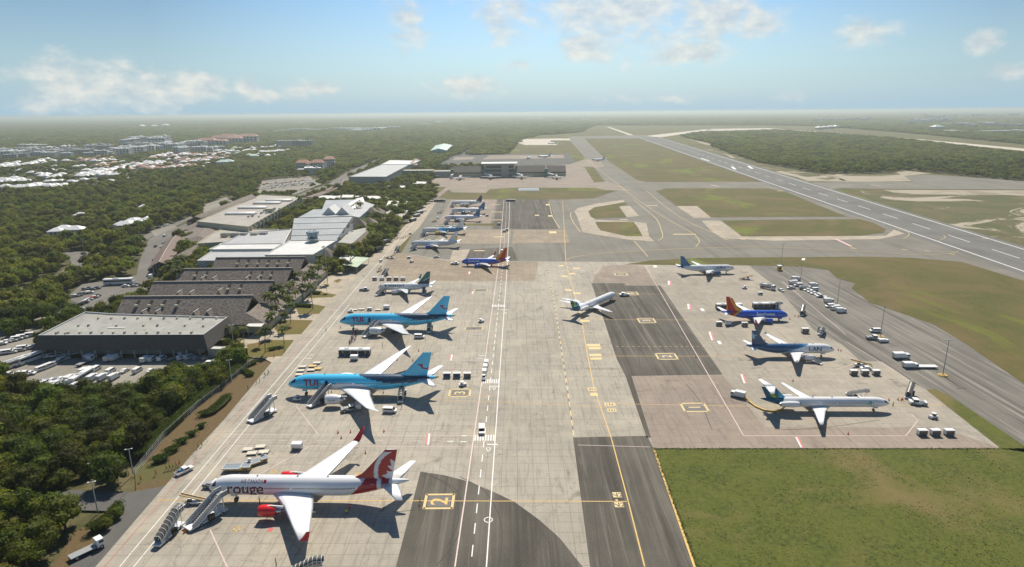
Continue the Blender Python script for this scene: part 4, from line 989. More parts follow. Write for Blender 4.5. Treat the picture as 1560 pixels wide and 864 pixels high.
def mk_car(paint, pickup=False, van=False):
    r = thing('pickup_truck' if pickup else 'van' if van else 'parked_car', 'x', 'pickup' if pickup else 'van' if van else 'car')
    if van: prof = [(-2.4, .4), (2.35, .4), (2.4, .95), (1.75, 1.15), (1.15, 1.95), (-2.3, 2.0), (-2.4, 1.8)]; gl = [(.98, 1.93), (1.62, 1.2), (.95, 1.2), (-2.0, 1.25), (-2.0, 1.75), (.8, 1.8)]; W = 1.9
    elif pickup: prof = [(-2.6, .45), (2.55, .45), (2.6, .95), (1.5, 1.08), (.9, 1.72), (-.4, 1.75), (-.55, 1.05), (-2.5, 1.0), (-2.6, .9)]; gl = [(1.4, 1.1), (.92, 1.62), (-.35, 1.64), (-.4, 1.12)]; W = 1.85
    else: prof = [(-2.15, .35), (2.1, .35), (2.15, .75), (1.25, .95), (.55, 1.42), (-.95, 1.45), (-1.75, 1.0), (-2.15, .9)]; gl = [(1.05, 1.0), (.5, 1.34), (-.9, 1.36), (-1.55, 1.02)]; W = 1.75
    hexbody(1, W, prof, 0).build('body', paint, r, True)
    g = MB()
    hexbody(1, W+.03, gl if not van else [(1.45, 1.25), (1.0, 1.85), (-1.9, 1.85), (-1.9, 1.3)], 0, g).build('side_windows', mGlass, r, True)
    if van: a, b = (1.79, 1.16), (1.19, 1.92)
    elif pickup: a, b = (1.5, 1.1), (.93, 1.69)
    else: a, b = (1.22, .985), (.58, 1.40)
    ws = MB(); ws.add([(a[0]+.03, -W*.44, a[1]+.02), (a[0]+.03, W*.44, a[1]+.02), (b[0]+.03, W*.40, b[1]+.02), (b[0]+.03, -W*.40, b[1]+.02)], [(0, 1, 2, 3)]); ws.build('windscreen', mGlass, r)
    if pickup:
        bb = MB(); bb.box((-1.5, 0, 1.055), (1.75, 1.5, .03)); bb.build('load_bed', vB, r)
        if pickup == 2: bb = MB(); bb.box((-1.2, .2, 1.25), (.7, .8, .4)); bb.build('blue_crate', vBl, r)
    for s in (1, -1): h = MB(); h.box((prof[2][0]-.02, s*W*.36, .68), (.08, .3, .16)); h.build('headlight', vLamp, r)
    wheels(r, (1.35 if not van else 1.5, -1.3 if not van else -1.45), W/2-.1, .33, .22)
    return r
def truck_cab(r, x, W=2.3, H=2.3, L=1.8, paint=None, z0=.55):
    b = hexbody(1, W, [(x, z0), (x+L, z0), (x+L, z0+H*.45), (x+L-.25, z0+H), (x, z0+H)]); c = b.build('cab', paint or vW, r, True)
    g = MB(); g.add([(x+L+.01, -W*.43, z0+H*.48), (x+L+.01, W*.43, z0+H*.48), (x+L-.21, W*.43, z0+H*.94), (x+L-.21, -W*.43, z0+H*.94)], [(0, 1, 2, 3)]); g.build('windscreen', mGlass, c)
    for s in (1, -1): g = MB(); g.box((x+L*.55, s*(W/2+.01), z0+H*.68), (L*.55, .03, H*.34)); g.build('side_window', mGlass, c)
    return c
def mk_box_truck(paint, L=6.5, boxm=None, tank=False, flat=False):
    r = thing('fuel_truck' if tank else 'flatbed_truck' if flat else 'box_truck', 'x', 'truck')
    ch = MB(); ch.box((0, 0, .62), (L, 1.0, .25)); ch.build('chassis', vB, r)
    truck_cab(r, L/2-1.8, 2.2, 2.0, 1.8, paint)
    b = MB()
    if tank:
        rs = []
        for x in (-L/2, -L/2+.12, L/2-2.1, L/2-2.0):
            k = .85 if x in (-L/2, L/2-2.0) else 1; rs.append([(x, 1.15*k*math.cos(a), 1.85+.95*k*math.sin(a)) for a in [2*math.pi*i/20 for i in range(20)]])
        b.rings(rs); t = b.build('tank', boxm or vL, r); q = MB(); q.box((-1.0, 0, 2.86), (L-3, .7, .1)); q.build('walkway', vG, t)
    elif flat: b.box((-.95, 0, .9), (L-2.1, 2.3, .18)); b.build('load_bed', boxm or vG, r)
    else: b.box((-.95, 0, 2.0), (L-2.1, 2.4, 2.3)); t = b.build('cargo_box', boxm or vW, r); q = MB(); q.box((-.95-(L-2.1)/2-.02, 0, 1.95), (.04, 2.1, 2.0)); q.build('rear_door', vL, t)
    wheels(r, (L/2-.9, -L/2+1.3), 1.0, .48, .3)
    return r
def mk_bus(L=13.5, W=2.9, H=3.0, stripe_m=None, white=True):
    r = thing('apron_bus', 'x', 'bus')
    b = MB(); b.box((0, 0, .35+(H-.35)*.18), (L, W, (H-.35)*.36)); b.build('lower_body', vDb if white else vW, r)
    g = MB(); g.box((0, 0, .35+(H-.35)*.60), (L-.06, W-.06, (H-.35)*.48)); g.build('window_band', mGlass, r)
    p = MB(); p.box((0, 0, H-.2), (L, W, .42)); p.box((0, 0, H+.07), (L-.3, W-.3, .12)); rf = p.build('roof', vW, r)
    for x in (-L*.25, L*.2): a = MB(); a.box((x, 0, H+.25), (1.9, 1.5, .24)); a.build('roof_unit', vL, rf)
    for x in (-L*.36, -L*.12, L*.12, L*.36):
        for s in (1, -1): d = MB(); d.box((x, s*(W/2+.005), .35+(H-.35)*.56), (.14, .04, (H-.35)*.6)); d.build('door_pillar', vW, r)
    wheels(r, (L*.34, -L*.30), W/2-.12, .48, .3)
    return r
def mk_coach(L=11.5, W=2.5, H=3.2):
    r = thing('coach', 'x', 'coach')
    b = hexbody(1, W, [(-L/2, .4), (L/2, .4), (L/2, 1.5), (L/2-.3, H), (-L/2, H)]); b.build('body', vW, r, True)
    g = MB(); g.box((-.15, 0, H*.66), (L-.9, W+.04, .8)); g.build('window_band', mGlass, r)
    g = MB(); g.add([(L/2+.02, -1.1, 1.3), (L/2+.02, 1.1, 1.3), (L/2-.24, 1.1, H-.3), (L/2-.24, -1.1, H-.3)], [(0, 1, 2, 3)]); g.build('windscreen', mGlass, r)
    a = MB(); a.box((-1, 0, H+.12), (2.2, 1.6, .24)); a.build('roof_unit', vL, r)
    wheels(r, (L*.32, -L*.28), W/2-.1, .5, .3); return r
def mk_cart(curtain=None, roof=None, load=None):
    r = thing('baggage_cart', 'x', 'baggage cart')
    b = MB(); b.box((0, 0, .52), (2.9, 1.55, .12)); b.build('deck', vG, r)
    for x in (-1.38, 1.38):
        p = MB(); p.box((x, 0, 1.25), (.06, 1.5, 1.35)); p.build('end_panel', roof or vW, r)
    p = MB(); p.box((0, 0, 1.98), (3.0, 1.7, .10)); p.box((0, 0, 2.05), (2.8, 1.4, .06)); p.build('roof', roof or vW, r)
    p = MB(); p.box((0, .05, 1.25), (2.6, .9, 1.3)); p.build('curtain' if not load else 'load', curtain or vT, r)
    t = MB(); t.box((1.9, 0, .45), (1.0, .08, .08)); t.build('tow_bar', vB, r)
    wheels(r, (-1.0, 1.0), .68, .22, .16); return r
def mk_dolly(load=None):
    r = thing('container_dolly', 'x', 'dolly')
    b = MB()
    for y in (-.95, .95): b.box((0, y, .5), (3.2, .12, .16))
    for k in range(6): b.box((-1.45+k*.58, 0, .5), (.12, 1.9, .12))
    b.build('frame', vL, r)
    for k in range(9): pass
    p = MB(); p.box((0, 0, .58), (2.9, 1.7, .03)); p.build('roller_deck', load or vC, r)
    t = MB(); t.box((2.0, 0, .45), (1.0, .08, .08)); t.build('tow_bar', vB, r)
    wheels(r, (-1.1, 1.1), .85, .22, .18); return r
def mk_uld(): 
    r = thing('air_cargo_container', 'x', 'cargo container')
    b = MB(); pr = [(-.78, 0), (.78, 0), (1.0, .45), (1.0, 1.6), (-1.0, 1.6), (-1.0, .45)]
    n = 6; vs = [(-1.55, y, z+.62) for y, z in pr]+[(1.55, y, z+.62) for y, z in pr]
    b.add(vs, [tuple(range(n-1, -1, -1)), tuple(range(n, 2*n))]+[(i, (i+1) % n, n+(i+1) % n, n+i) for i in range(n)]); b.build('shell', vW, r, True)
    d = MB(); d.box((1.57, 0, 1.5), (.04, 1.5, 1.1)); d.build('door', vL, r)
    f = MB(); f.box((0, 0, .5), (3.3, 1.9, .14)); f.build('dolly_frame', vG, r); wheels(r, (-1.1, 1.1), .8, .22, .18); return r
def mk_tug(paint=None):
    r = thing('baggage_tug', 'x', 'tug')
    b = MB(); b.box((0, 0, .62), (2.9, 1.5, .5)); b.box((.85, 0, .98), (1.1, 1.35, .26), taper=.9); b.build('body', paint or vW, r)
    c = MB()
    for x, y in ((-.75, .6), (-.75, -.6), (.25, .6), (.25, -.6)): c.box((x, y, 1.35), (.07, .07, .95))
    c.build('canopy_posts', vB, r); q = MB(); q.box((-.25, 0, 1.86), (1.35, 1.4, .09)); q.build('canopy', paint or vW, r)
    s = MB(); s.box((-.35, 0, 1.0), (.5, 1.1, .3)); s.box((-.62, 0, 1.25), (.12, 1.1, .5)); s.build('seat', vB, r)
    wheels(r, (-.95, .95), .66, .34, .24); return r
def mk_pushback(paint=None):
    r = thing('pushback_tractor', 'x', 'tractor')
    b = MB(); b.box((0, 0, .85), (5.6, 2.5, .75)); b.box((-2.0, 0, 1.28), (1.4, 2.3, .16)); b.build('body', paint or vW, r)
    c = MB(); c.box((.9, 0, 1.62), (1.7, 2.2, .8), taper=.9); cb = c.build('cab_windows', mGlass, r)
    c = MB(); c.box((.9, 0, 2.07), (1.75, 2.2, .12)); c.build('cab_roof', vW, r)
    e = MB(); e.box((-1.0, 0, 1.4), (1.6, 1.7, .35)); e.build('engine_cover', vG, r)
    wheels(r, (-1.75, 1.75), 1.15, .58, .42)
    t = MB(); t.cyl((2.8, 0, .6), (6.2, 0, .55), .07, None, 6); t.build('tow_bar', vY, r); return r
def mk_beltloader(paint=None, tilt=rad(14)):
    r = thing('belt_loader', 'x', 'belt loader')
    b = MB(); b.box((0, 0, .62), (4.6, 1.7, .42)); b.build('chassis', paint or vW, r)
    c = MB(); c.box((1.2, .55, 1.1), (1.0, .55, .55)); c.build('driver_seat', vB, r)
    q = MB(); T0 = Matrix.Translation((0, -.15, 1.35)) @ Matrix.Rotation(-tilt, 4, 'Y'); q.T = T0; q.box((0, 0, 0), (7.4, .62, .16), 0); cv = q.build('conveyor', vB, r)
    for y in (-.42, .42): g = MB(); g.T = T0; g.box((0, y, .1), (7.5, .10, .3)); g.build('side_rail', vY if paint is None else paint, cv)
    wheels(r, (-1.4, 1.4), .75, .38, .26); return r
def mk_stairs(Lr=8.0, hz=4.6, covered=False, double=False, paint=None, tan=False):
    """driving stairs: +x is the top platform against the aircraft"""
    r = thing('boarding_stairs', 'x', 'boarding stairs'); pm = paint or vW
    ch = MB(); ch.box((-.6, 0, .62), (Lr+.8, 2.0, .4)); ch.build('chassis', pm, r)
    W = 2.0; x0, x1 = -Lr/2, Lr/2-1.6; n = 18
    st = MB()
    for k in range(n):
        t = k/n; st.box((x0+(x1-x0)*(t+.5/n), 0, .35+(hz-.35)*t), ((x1-x0)/n*1.05, W*.8, .14))
    f = MB(); f.add([(x0, -W*.4, .1), (x0, W*.4, .1), (x1, W*.4, hz-.3), (x1, -W*.4, hz-.3)], [(0, 1, 2, 3)]); 
    f.v += st.v; o = 4
    f.f += [[i+o for i in q] for q in st.f]; f.m += st.m; f.sm += st.sm
    f.build('steps', vG, r)
    pf = MB(); pf.box((Lr/2-.7, 0, hz), (1.9, W, .16)); pf.build('platform', vG, r)
    for s in (1, -1):
        g = MB(); y = s*W*.46
        g.add([(x0-.2, y, .3), (x1, y, hz-.15), (x1, y, hz+1.1), (x0-.2, y, 1.5), (x0-.2, y-s*.07, .3), (x1, y-s*.07, hz-.15), (x1, y-s*.07, hz+1.1), (x0-.2, y-s*.07, 1.5)],
              [(0, 1, 2, 3), (7, 6, 5, 4), (0, 4, 5, 1), (1, 5, 6, 2), (2, 6, 7, 3), (3, 7, 4, 0)]); g.build('side_panel', vL if not tan else vC, r, True)
        h = MB(); h.cyl((x0-.2, y, 1.62), (x1, y, hz+1.25), .07, None, 6); h.cyl((x1, y, hz+1.2), (Lr/2+.2, y, hz+1.2), .07, None, 6); h.build('handrail', vLamp, r)
        b = MB(); b.add([(x0+.6, y*1.12, .8), (x0+1.5, y*1.12, .8), (x1+.6, y*1.12, hz-.2), (x1-.3, y*1.12, hz-.2)], [(0, 1, 2, 3), (3, 2, 1, 0)]); b.build('lift_beam', pm, r)
        p = MB(); p.box((Lr/2-.7, y, hz+.6), (1.8, .06, 1.0)); p.build('platform_guard', vS, r)
    sp_ = MB()
    for x in (Lr*.18, Lr*.38): sp_.box((x, .7, (hz+.7)/2), (.16, .16, hz-.7)); sp_.box((x, -.7, (hz+.7)/2), (.16, .16, hz-.7))
    sp_.build('lift_posts', pm, r)
    if covered:
        roof = MB(); rs = []; nn = 9
        for k in range(nn+1):
            t = k/nn; x = x0-.2+(x1+1.8-x0)*t; z = 1.3+(hz-.9)*min(1, t*1.25)
            rs.append([(x, W*.5*math.cos(a), z+.2+1.25*math.sin(a)**.6 if math.sin(a) > 0 else z+.2) for a in [math.pi*i/8 for i in range(9)]])
        for k in range(nn+1):
            hp = MB(); pts = rs[k]; hp.tube(pts, .09, 5); hp.build('canopy_hoop', vLamp if not tan else vC, r)
        cv = MB(); m_ = len(rs[0])
        for a, b in zip(rs[:-1], rs[1:]):
            for i in range(m_-1): cv.add([a[i], a[i+1], b[i+1], b[i]], [(0, 1, 2, 3), (3, 2, 1, 0)] if False else [(0, 1, 2, 3)])
        cv.build('canopy_cover', M('smoked_canopy', (.13, .12, .10), .3, vary=.15), r)
    cab = MB(); cab.box((x0+1.1+Lr*.35, -1.25, 1.35), (1.5, .6, 1.3)); cab.build('driver_cab', mGlass, r)
    wheels(r, (-Lr*.3, Lr*.28), .95, .42, .28); return r
def mk_highloader():
    r = thing('cargo_high_loader', 'x', 'cargo loader')
    for x, L_, z in ((-1.6, 5.2, 1.2), (2.6, 2.8, 1.6)):
        b = MB()
        for y in (-1.45, 1.45): b.box((x, y, z), (L_, .3, .35))
        for q in (-L_/2+.1, L_/2-.1): b.box((x+q, 0, z), (.2, 2.7, .3))
        p = b.build('platform_frame', vL, r); d = MB(); d.box((x, 0, z+.05), (L_-.3, 2.6, .08)); d.build('roller_deck', M('blue_grey_rollers', (.20, .24, .26), .5, vary=.25, scale=8), p)
        s_ = MB(); s_.box((x, -1.2, z/2+.3), (L_*.6, .14, .14), ry=.25); s_.box((x, 1.2, z/2+.3), (L_*.6, .14, .14), ry=-.25); s_.build('scissor_arm', vG, r)
    c = MB(); c.box((-.0, 0, .6), (7.4, 2.2, .35)); c.build('chassis', vY, r)
    c = MB(); c.box((2.9, 1.75, 2.1), (.9, .7, 1.2)); c.build('control_cab', vW, r)
    wheels(r, (-2.6, 2.6), 1.1, .42, .3); return r
def mk_cone():
    r = thing('traffic_cone', 'x', 'traffic cone')
    b = MB(); b.cyl((0, 0, .05), (0, 0, .95), .22, .04, 10); b.build('cone_body', vO, r); q = MB(); q.box((0, 0, .03), (.5, .5, .06)); q.build('foot', vB, r); return r
def mk_gpu(paint=None):
    r = thing('power_unit', 'x', 'power unit')
    b = MB(); b.box((0, 0, 1.05), (2.6, 1.5, 1.1), taper=.94); b.build('housing', paint or vW, r); q = MB(); q.box((0, -.77, 1.0), (1.6, .04, .6)); q.build('grille', vB, r)
    t = MB(); t.box((1.7, 0, .45), (.9, .08, .08)); t.build('tow_bar', vB, r); wheels(r, (-.8, .8), .62, .3, .18); return r
def mk_pole(h=14, arms=2, lamps=True, mat=None, base=True):
    r = thing('light_pole', 'x', 'light pole'); m_ = mat or vG
    p = MB(); p.cyl((0, 0, 0), (0, 0, h), .18, .10, 8); p.build('mast', m_, r)
    a = MB(); a.box((0, 0, h), (3.6 if arms == 2 else 1.6, .12, .12)); a.build('cross_arm', m_, r)
    for x in ((-1.6, -.8, .8, 1.6) if arms == 2 else (-.8, .8)): l = MB(); l.box((x, -.1, h+.1), (.35, .4, .14)); l.build('lamp_head', vLamp if arms == 1 else vG, r)
    if base: b = MB(); b.cyl((0, 0, 0), (0, 0, .35), 2.0, 1.7, 14); b.build('footing', M('weathered_yellow_footing', (.40, .27, .08), .8, vary=.35, scale=1.5), r)
    return r
# ---------------------------------------------------------------- people (one continuous skinned body each)
def mk_person(pose, vest, trousers, hair=(.03, .02, .015), skin=(.30, .17, .10), top=None):
    r = thing('person', 'x', 'person')
    st = .32 if pose == 'walk' else .0; ax = .30 if pose == 'walk' else .04
    V = [(0, 0, .95), (0, 0, 1.15), (0, 0, 1.38), (0, 0, 1.50), (.01, 0, 1.58), (.02, 0, 1.70),
         (0, .10, .90), (st*.5, .11, .50), (st, .11, .09), (st+.14, .11, .05),
         (0, -.10, .90), (-st*.2, -.11, .50), (-st, -.11, .12), (-st+.14, -.11, .05),
         (0, .19, 1.41), (-ax*.6, .25, 1.14), (-ax*.2, .26, .90), (0, -.19, 1.41), (ax*.6, -.25, 1.14), (ax*1.4, -.26, .93)]
    E_ = [(0, 1), (1, 2), (2, 3), (3, 4), (4, 5), (0, 6), (6, 7), (7, 8), (8, 9), (0, 10), (10, 11), (11, 12), (12, 13), (2, 14), (14, 15), (15, 16), (2, 17), (17, 18), (18, 19)]
    R_ = [.13, .12, .14, .065, .06, .105, .09, .065, .045, .04, .09, .065, .045, .04, .06, .048, .038, .06, .048, .038]
    me = bpy.data.meshes.new('body'); me.from_pydata(V, E_, []); o = bpy.data.objects.new('body', me); C.objects.link(o)
    md = o.modifiers.new('Skin', 'SKIN'); 
    for i, sv in enumerate(me.skin_vertices[0].data): sv.radius = (R_[i], R_[i]*(1.25 if i in (1, 2) else 1)); sv.use_root = (i == 0)
    o.modifiers.new('Sub', 'SUBSURF').levels = 1
    dg = bpy.context.evaluated_depsgraph_get(); me2 = bpy.data.meshes.new_from_object(o.evaluated_get(dg)); o.modifiers.clear(); o.data = me2; o.name = 'body'
    ms = [M('skin_tone', skin, .6), M('trousers_%d' % int(sum(trousers)*1000), trousers, .8), M('cloth_%d' % int(sum(vest)*1000), vest, .8), M('dark_hair', hair, .7), vB]
    me2.materials.clear()
    for q in ms: me2.materials.append(q)
    for p in me2.polygons:
        c = p.center; z = c.z; p.use_smooth = True
        p.material_index = 4 if z < .1 else 1 if z < .98 and abs(c.y) < .2 else 0 if z > 1.5 else 2 if z > 1.0 else 0
    o.parent = r
    h = MB(); rs = []
    for k in range(5):
        a = k/4*math.pi*.5; rs.append([(.005+.118*math.cos(a)*math.cos(b)-.015, .118*math.cos(a)*math.sin(b), 1.715+.115*math.sin(a)) for b in [2*math.pi*i/12 for i in range(12)]])
    h.rings(rs, caps=True); h.build('hair', ms[3], r)
    return r
# ================================================================ placing
def at(px, py, z=0): q = P(px, py, 0); return (q[0], q[1], z)
def lookdir(a, b): p, q = P(*a), P(*b); return math.atan2(q[1]-p[1], q[0]-p[0])
cars = {k: Proto(f) for k, f in {'white': mk_car(vW), 'black': mk_car(vB), 'silver': mk_car(vS), 'red': mk_car(vR), 'pickup': mk_car(vW, 1), 'pickup2': mk_car(vW, 2), 'van': mk_car(vW, van=True), 'orange': mk_car(vO)}.items()}
P_cart = Proto(mk_cart()); P_cartW = Proto(mk_cart(vW)); P_cartB = Proto(mk_cart(vDb)); P_dolly = Proto(mk_dolly()); P_dollyY = Proto(mk_dolly(vY)); P_uld = Proto(mk_uld()); P_tug = Proto(mk_tug()); P_push = Proto(mk_pushback()); P_pushG = Proto(mk_pushback(vG))
P_belt = Proto(mk_beltloader()); P_st = Proto(mk_stairs(9.5, 4.7)); P_stS = Proto(mk_stairs(6.6, 3.2)); P_stC = Proto(mk_stairs(8.6, 4.2, covered=True)); P_stCS = Proto(mk_stairs(6.2, 3.0, covered=True, tan=True)); P_cone = Proto(mk_cone()); P_gpu = Proto(mk_gpu()); P_hl = Proto(mk_highloader())
P_bus = Proto(mk_bus()); P_coach = Proto(mk_coach()); P_truck = Proto(mk_box_truck(vW)); P_fuel = Proto(mk_box_truck(vW, 8.5, vL, tank=True)); P_flat = Proto(mk_box_truck(vW, 7.5, vG, flat=True)); P_pole = Proto(mk_pole(14)); P_lamp = Proto(mk_pole(9, 1, base=False, mat=vL))
PI = math.pi
# around the red-tailed wide-body
P_st.put(at(318, 790), rad(57), 'large open boarding stairs at the front door of the red-tailed wide-body', 'boarding stairs', scale=(1.05, 1.6, 1.05))
P_st.put(at(402, 634), rad(60), 'open boarding stairs parked alone left of the nearer blue wide-body', 'boarding stairs')
P_st.put(at(488, 613), rad(57), 'open boarding stairs at the front door of the nearer blue wide-body', 'boarding stairs', scale=(.95, 1.3, 1.0))
P_st.put(at(566, 510), rad(57), 'open boarding stairs with passengers below, at the farther blue wide-body', 'boarding stairs', scale=(.95, 1.3, 1.0))
P_st.put(at(1306, 606), rad(-50), 'open boarding stairs behind the nose of the yellow-hosed jet', 'boarding stairs', scale=.72)
P_stC.put(at(261, 814), rad(80), 'hooped covered boarding stairs standing left of the red-tailed wide-body', 'covered boarding stairs')
P_stC.put(at(613, 604), rad(92), 'hooped covered stairs at the rear door of the nearer blue wide-body', 'covered boarding stairs', scale=(1.15, 1, 1.05))
P_stC.put(at(655, 502), rad(92), 'hooped covered stairs at the rear door of the farther blue wide-body', 'covered boarding stairs', scale=(1.15, 1, 1.05))
P_stC.put(at(464, 884), rad(5), 'hooped covered stairs cut off by the bottom edge of the picture', 'covered boarding stairs')
P_stCS.put(at(1385, 603), rad(50), 'covered stairs with pale hood right of the yellow-hosed jet', 'covered boarding stairs')
P_stCS.put(at(1222, 479), rad(60), 'covered stairs with tan hood on the dark tarmac right of the blue narrow-body', 'covered boarding stairs')
for (x, y, a, l) in ((581, 449, 50, 'small white stairs at the front door of the green-tailed narrow-body'), (646, 447, 95, 'small stairs at the rear door of the green-tailed narrow-body'), (630, 381, 55, 'small stairs at the nose of the grey-white airliner'),
    (645, 360, 55, 'small stairs at the nose of the airliner with yellow engines'), (680, 342, 55, 'small stairs at the nearest of the blue-tailed trio'), (689, 329, 55, 'small stairs at the middle one of the blue-tailed trio'), (1251, 509, -130, 'grey stairs standing behind the star-tailed airliner'),
    (1243, 553, 125, 'small stairs in front of the star-tailed airliner'), (1181, 470, -60, 'white stairs between the blue narrow-body and the right bus'), (689, 316, 55, 'small stairs at the farthest of the blue-tailed trio'), (605, 384, 75, 'raised white stairs alone beside the queueing bus passengers'), (587, 420, 70, 'dark stairs parked on the left service lane above the tail of carts')):
    P_stS.put(at(x, y), rad(a), l, 'small boarding stairs', scale=(.62, .8, .55) if x == 1243 else None)
P_hl.put(at(363, 716), rad(2), 'large cargo loader with blue-grey roller deck behind the nose of the red-tailed wide-body', 'cargo loaders')
P_hl.put(at(392, 706), rad(40), 'smaller-looking cargo loader just right of the large one', 'cargo loaders', scale=.8)
P_belt.put(at(299, 767), rad(178), 'long grey belt loader with yellow end left of the red-tailed nose', 'belt loaders', scale=1.15)
P_pushG.put(at(326, 742), rad(-8), 'dark tractor under the nose of the red-tailed wide-body', 'tractors')
cars['pickup2'].put(at(281, 720), rad(57), 'white pickup with a blue crate driving along the left service road')
P_uld.put(at(453, 684), 0, 'lone white cargo container on the stand line behind the red-tailed airliner', 'cargo containers')
P_dolly.put(at(384, 692), rad(5), 'empty cream dolly left one of the pair above the cargo loaders', 'dollies'); P_dolly.put(at(402, 690), rad(5), 'empty cream dolly right one of the pair above the cargo loaders', 'dollies')
for k, (x, y, pr) in enumerate(((378, 690, P_dolly), (397, 686, P_dolly))): pr.put(at(x, y-4), rad(5), ('empty cream dolly behind the left of the pair', 'empty cream dolly behind the right of the pair')[k], 'dollies')
dl = [(461, 560, P_dolly), (476, 559, P_dollyY), (483, 554, P_dolly), (458, 566, P_dolly), (474, 565, P_dolly), (484, 563, P_dollyY), (456, 572, P_dolly)]
for k, (x, y, pr) in enumerate(dl): pr.put(at(x, y), rad(3), 'empty flat dolly in the cluster behind the nose of the nearer blue wide-body', 'cream and yellow dollies in a cluster')
P_flat.put(at(133, 842), rad(52), 'white-cabbed truck parked on the side road at the bottom left corner')
P_tug.put(at(453, 610), rad(180), 'small tug under the nose of the nearer blue wide-body', 'tugs')
cars['van'].put(at(594, 628), rad(-5), 'white van near the rear stairs of the nearer blue wide-body', 'vans on the apron'); cars['van'].put(at(639, 515), rad(-3), 'white van near the rear stairs of the farther blue wide-body', 'vans on the apron')
P_pushG.put(at(532, 626), rad(20), 'dark service tractor under the wing of the nearer blue wide-body', 'tractors'); cars['van'].put(at(545, 621), rad(110), 'white van in the wing shadow of the nearer blue wide-body', 'vans on the apron')
for k, x in enumerate((681, 696, 712)): (P_cartB, P_cartB, P_cart)[k].put(at(x, 575), 0, ('blue-curtained cart, left of three behind the nearer blue tail', 'blue-curtained cart, middle of three behind the nearer blue tail', 'brown-curtained cart, right of three behind the nearer blue tail')[k], 'carts behind the blue tail')
for k, (x, y) in enumerate(((741, 556), (739.5, 563), (738, 570))): P_cartW.put(at(x, y), rad(95), ('last', 'middle', 'first')[k]+' white cart of the train towed over the crosswalk', 'cart train on the lane')
P_tug.put(at(737, 578), rad(-88), 'white tug pulling a train of carts over the crosswalk', 'tugs'); P_tug.put(at(705, 588), rad(15), 'white tug standing by the box marked 3', 'tugs')
cars['van'].put(at(734, 658), rad(-88), 'white van driving down the marked lane before the nearest crosswalk', 'vans on the apron')
P_tug.put(at(733, 491), rad(20), 'lone white tug beside the far lane line', 'tugs')
P_bus.put(at(541, 541), rad(-1), 'white-roofed apron bus between the two blue wide-bodies', 'apron buses'); P_uld.put(at(540, 548.5), 0, 'white cargo container in front of the bus between the blue wide-bodies', 'cargo containers')
for k, (x, y, pr) in enumerate(((540, 473, P_dolly), (551, 472, P_dolly), (563, 473, P_gpu), (576, 473, P_dolly))): pr.put(at(x, y), 0, ('flat dolly nearest the white tug behind the farther blue wide-body', 'second flat dolly behind the farther blue wide-body', 'white box unit among dollies behind the farther blue wide-body', 'grey flat dolly beside the white container behind the farther blue wide-body')[k], 'equipment behind the farther blue wide-body')
P_tug.put(at(534, 476), rad(185), 'white tug left of the dollies behind the farther blue wide-body', 'tugs'); P_uld.put(at(589, 471), 0, 'white cargo container behind the farther blue wide-body', 'cargo containers')
for k, x in enumerate((571, 582, 593, 603.5, 614)): (P_cart, P_cartW, P_cart, P_cart, P_cartW)[k].put(at(x, 427), 0, ('first', 'second', 'third', 'fourth', 'fifth')[k]+' cart from the left behind the green-tailed narrow-body', 'carts behind the green-tailed narrow-body')
P_pushG.put(at(555, 443), 0, 'dark blue tractor left of the green-tailed narrow-body', 'tractors'); P_push.put(at(693, 403), 0, 'pushback tractor at the nose of the royal blue narrow-body between the lanes', 'tractors')
cars['silver'].put(at(665, 393), rad(5), 'silver car on the grey patch left of the royal blue narrow-body'); P_gpu.put(at(623, 394), 0, 'white box unit above the carts near the left service road', 'power units'); P_tug.put(at(627, 400), rad(40), 'small tug below the white box unit near the left service road', 'tugs')
cars['van'].put(at(765, 384), rad(88), 'white van on the lane above the royal blue narrow-body', 'vans on the apron'); P_belt.put(at(594, 394), rad(10), 'belt loader beside the left service road near the raised stairs', 'belt loaders'); P_belt.put(at(578, 413), rad(80), 'belt loader standing along the left service road', 'belt loaders')
P_gpu.put(at(580, 399), rad(80), 'dark box unit on the left service road', 'power units')
# buses queueing at the left
for k, (x, y) in enumerate(((577, 380.5), (588, 370), (597, 362), (629, 337), (635, 330.5), (640, 325.5))): P_bus.put(at(x, y), rad(64 if k < 3 else 66), ('nearest', 'second', 'third', 'fourth', 'fifth', 'farthest')[k]+' white bus in the line along the left service road', 'buses queueing along the service road', scale=(.72, .9, .95))
cars['white'].put(at(647, 322), rad(66), 'white car ahead of the line of buses on the left service road'); P_bus.put(at(670, 307.5), 0, 'teal-banded bus parked across behind the farthest airliner row', 'apron buses'); P_bus.put(at(778, 307), rad(-10), 'bus on the dark tarmac below the green strip', 'apron buses', scale=.8)
for k, (x, y) in enumerate(((667, 333), (670, 325), (662, 338), (676, 309), (651, 358.5), (625, 357))): (P_tug, P_belt, P_belt, P_tug, P_cart, P_tug)[k].put(at(x, y), rad(30*k), ('small tug', 'belt loader', 'belt loader', 'small tug', 'cart', 'small tug')[k]+(' between the service road and the nearest of the blue-tailed trio', ' farther back left of the blue-tailed trio', ' nearest the stand edge left of the blue-tailed trio', ' at the nose of the farthest of the blue-tailed trio', ' by the airliner with yellow engines', ' beside the queueing bus passengers')[k], 'equipment at the far left stands')
for k, x in enumerate((643, 654, 666)): P_dolly.put(at(x, 366), 0, ('left', 'middle', 'right')[k]+' dolly of three above the grey-white airliner', 'dollies above the grey-white airliner')
for k, x in enumerate((666, 675, 683, 691)): P_dolly.put(at(x, 345), 0, ('first', 'second', 'third', 'fourth')[k]+' dolly from the left on the thin grass strip', 'dollies on the thin grass strip')
for k, (x, y) in enumerate(((742, 330), (760, 343), (768, 354), (772, 352))): P_cart.put(at(x, y), rad(10), ('cart on the tail side of the blue-tailed trio', 'dark cart at the corner of the dark tarmac', 'left cart of the pair beside the lane', 'right cart of the pair beside the lane')[k], 'carts by the far lane')
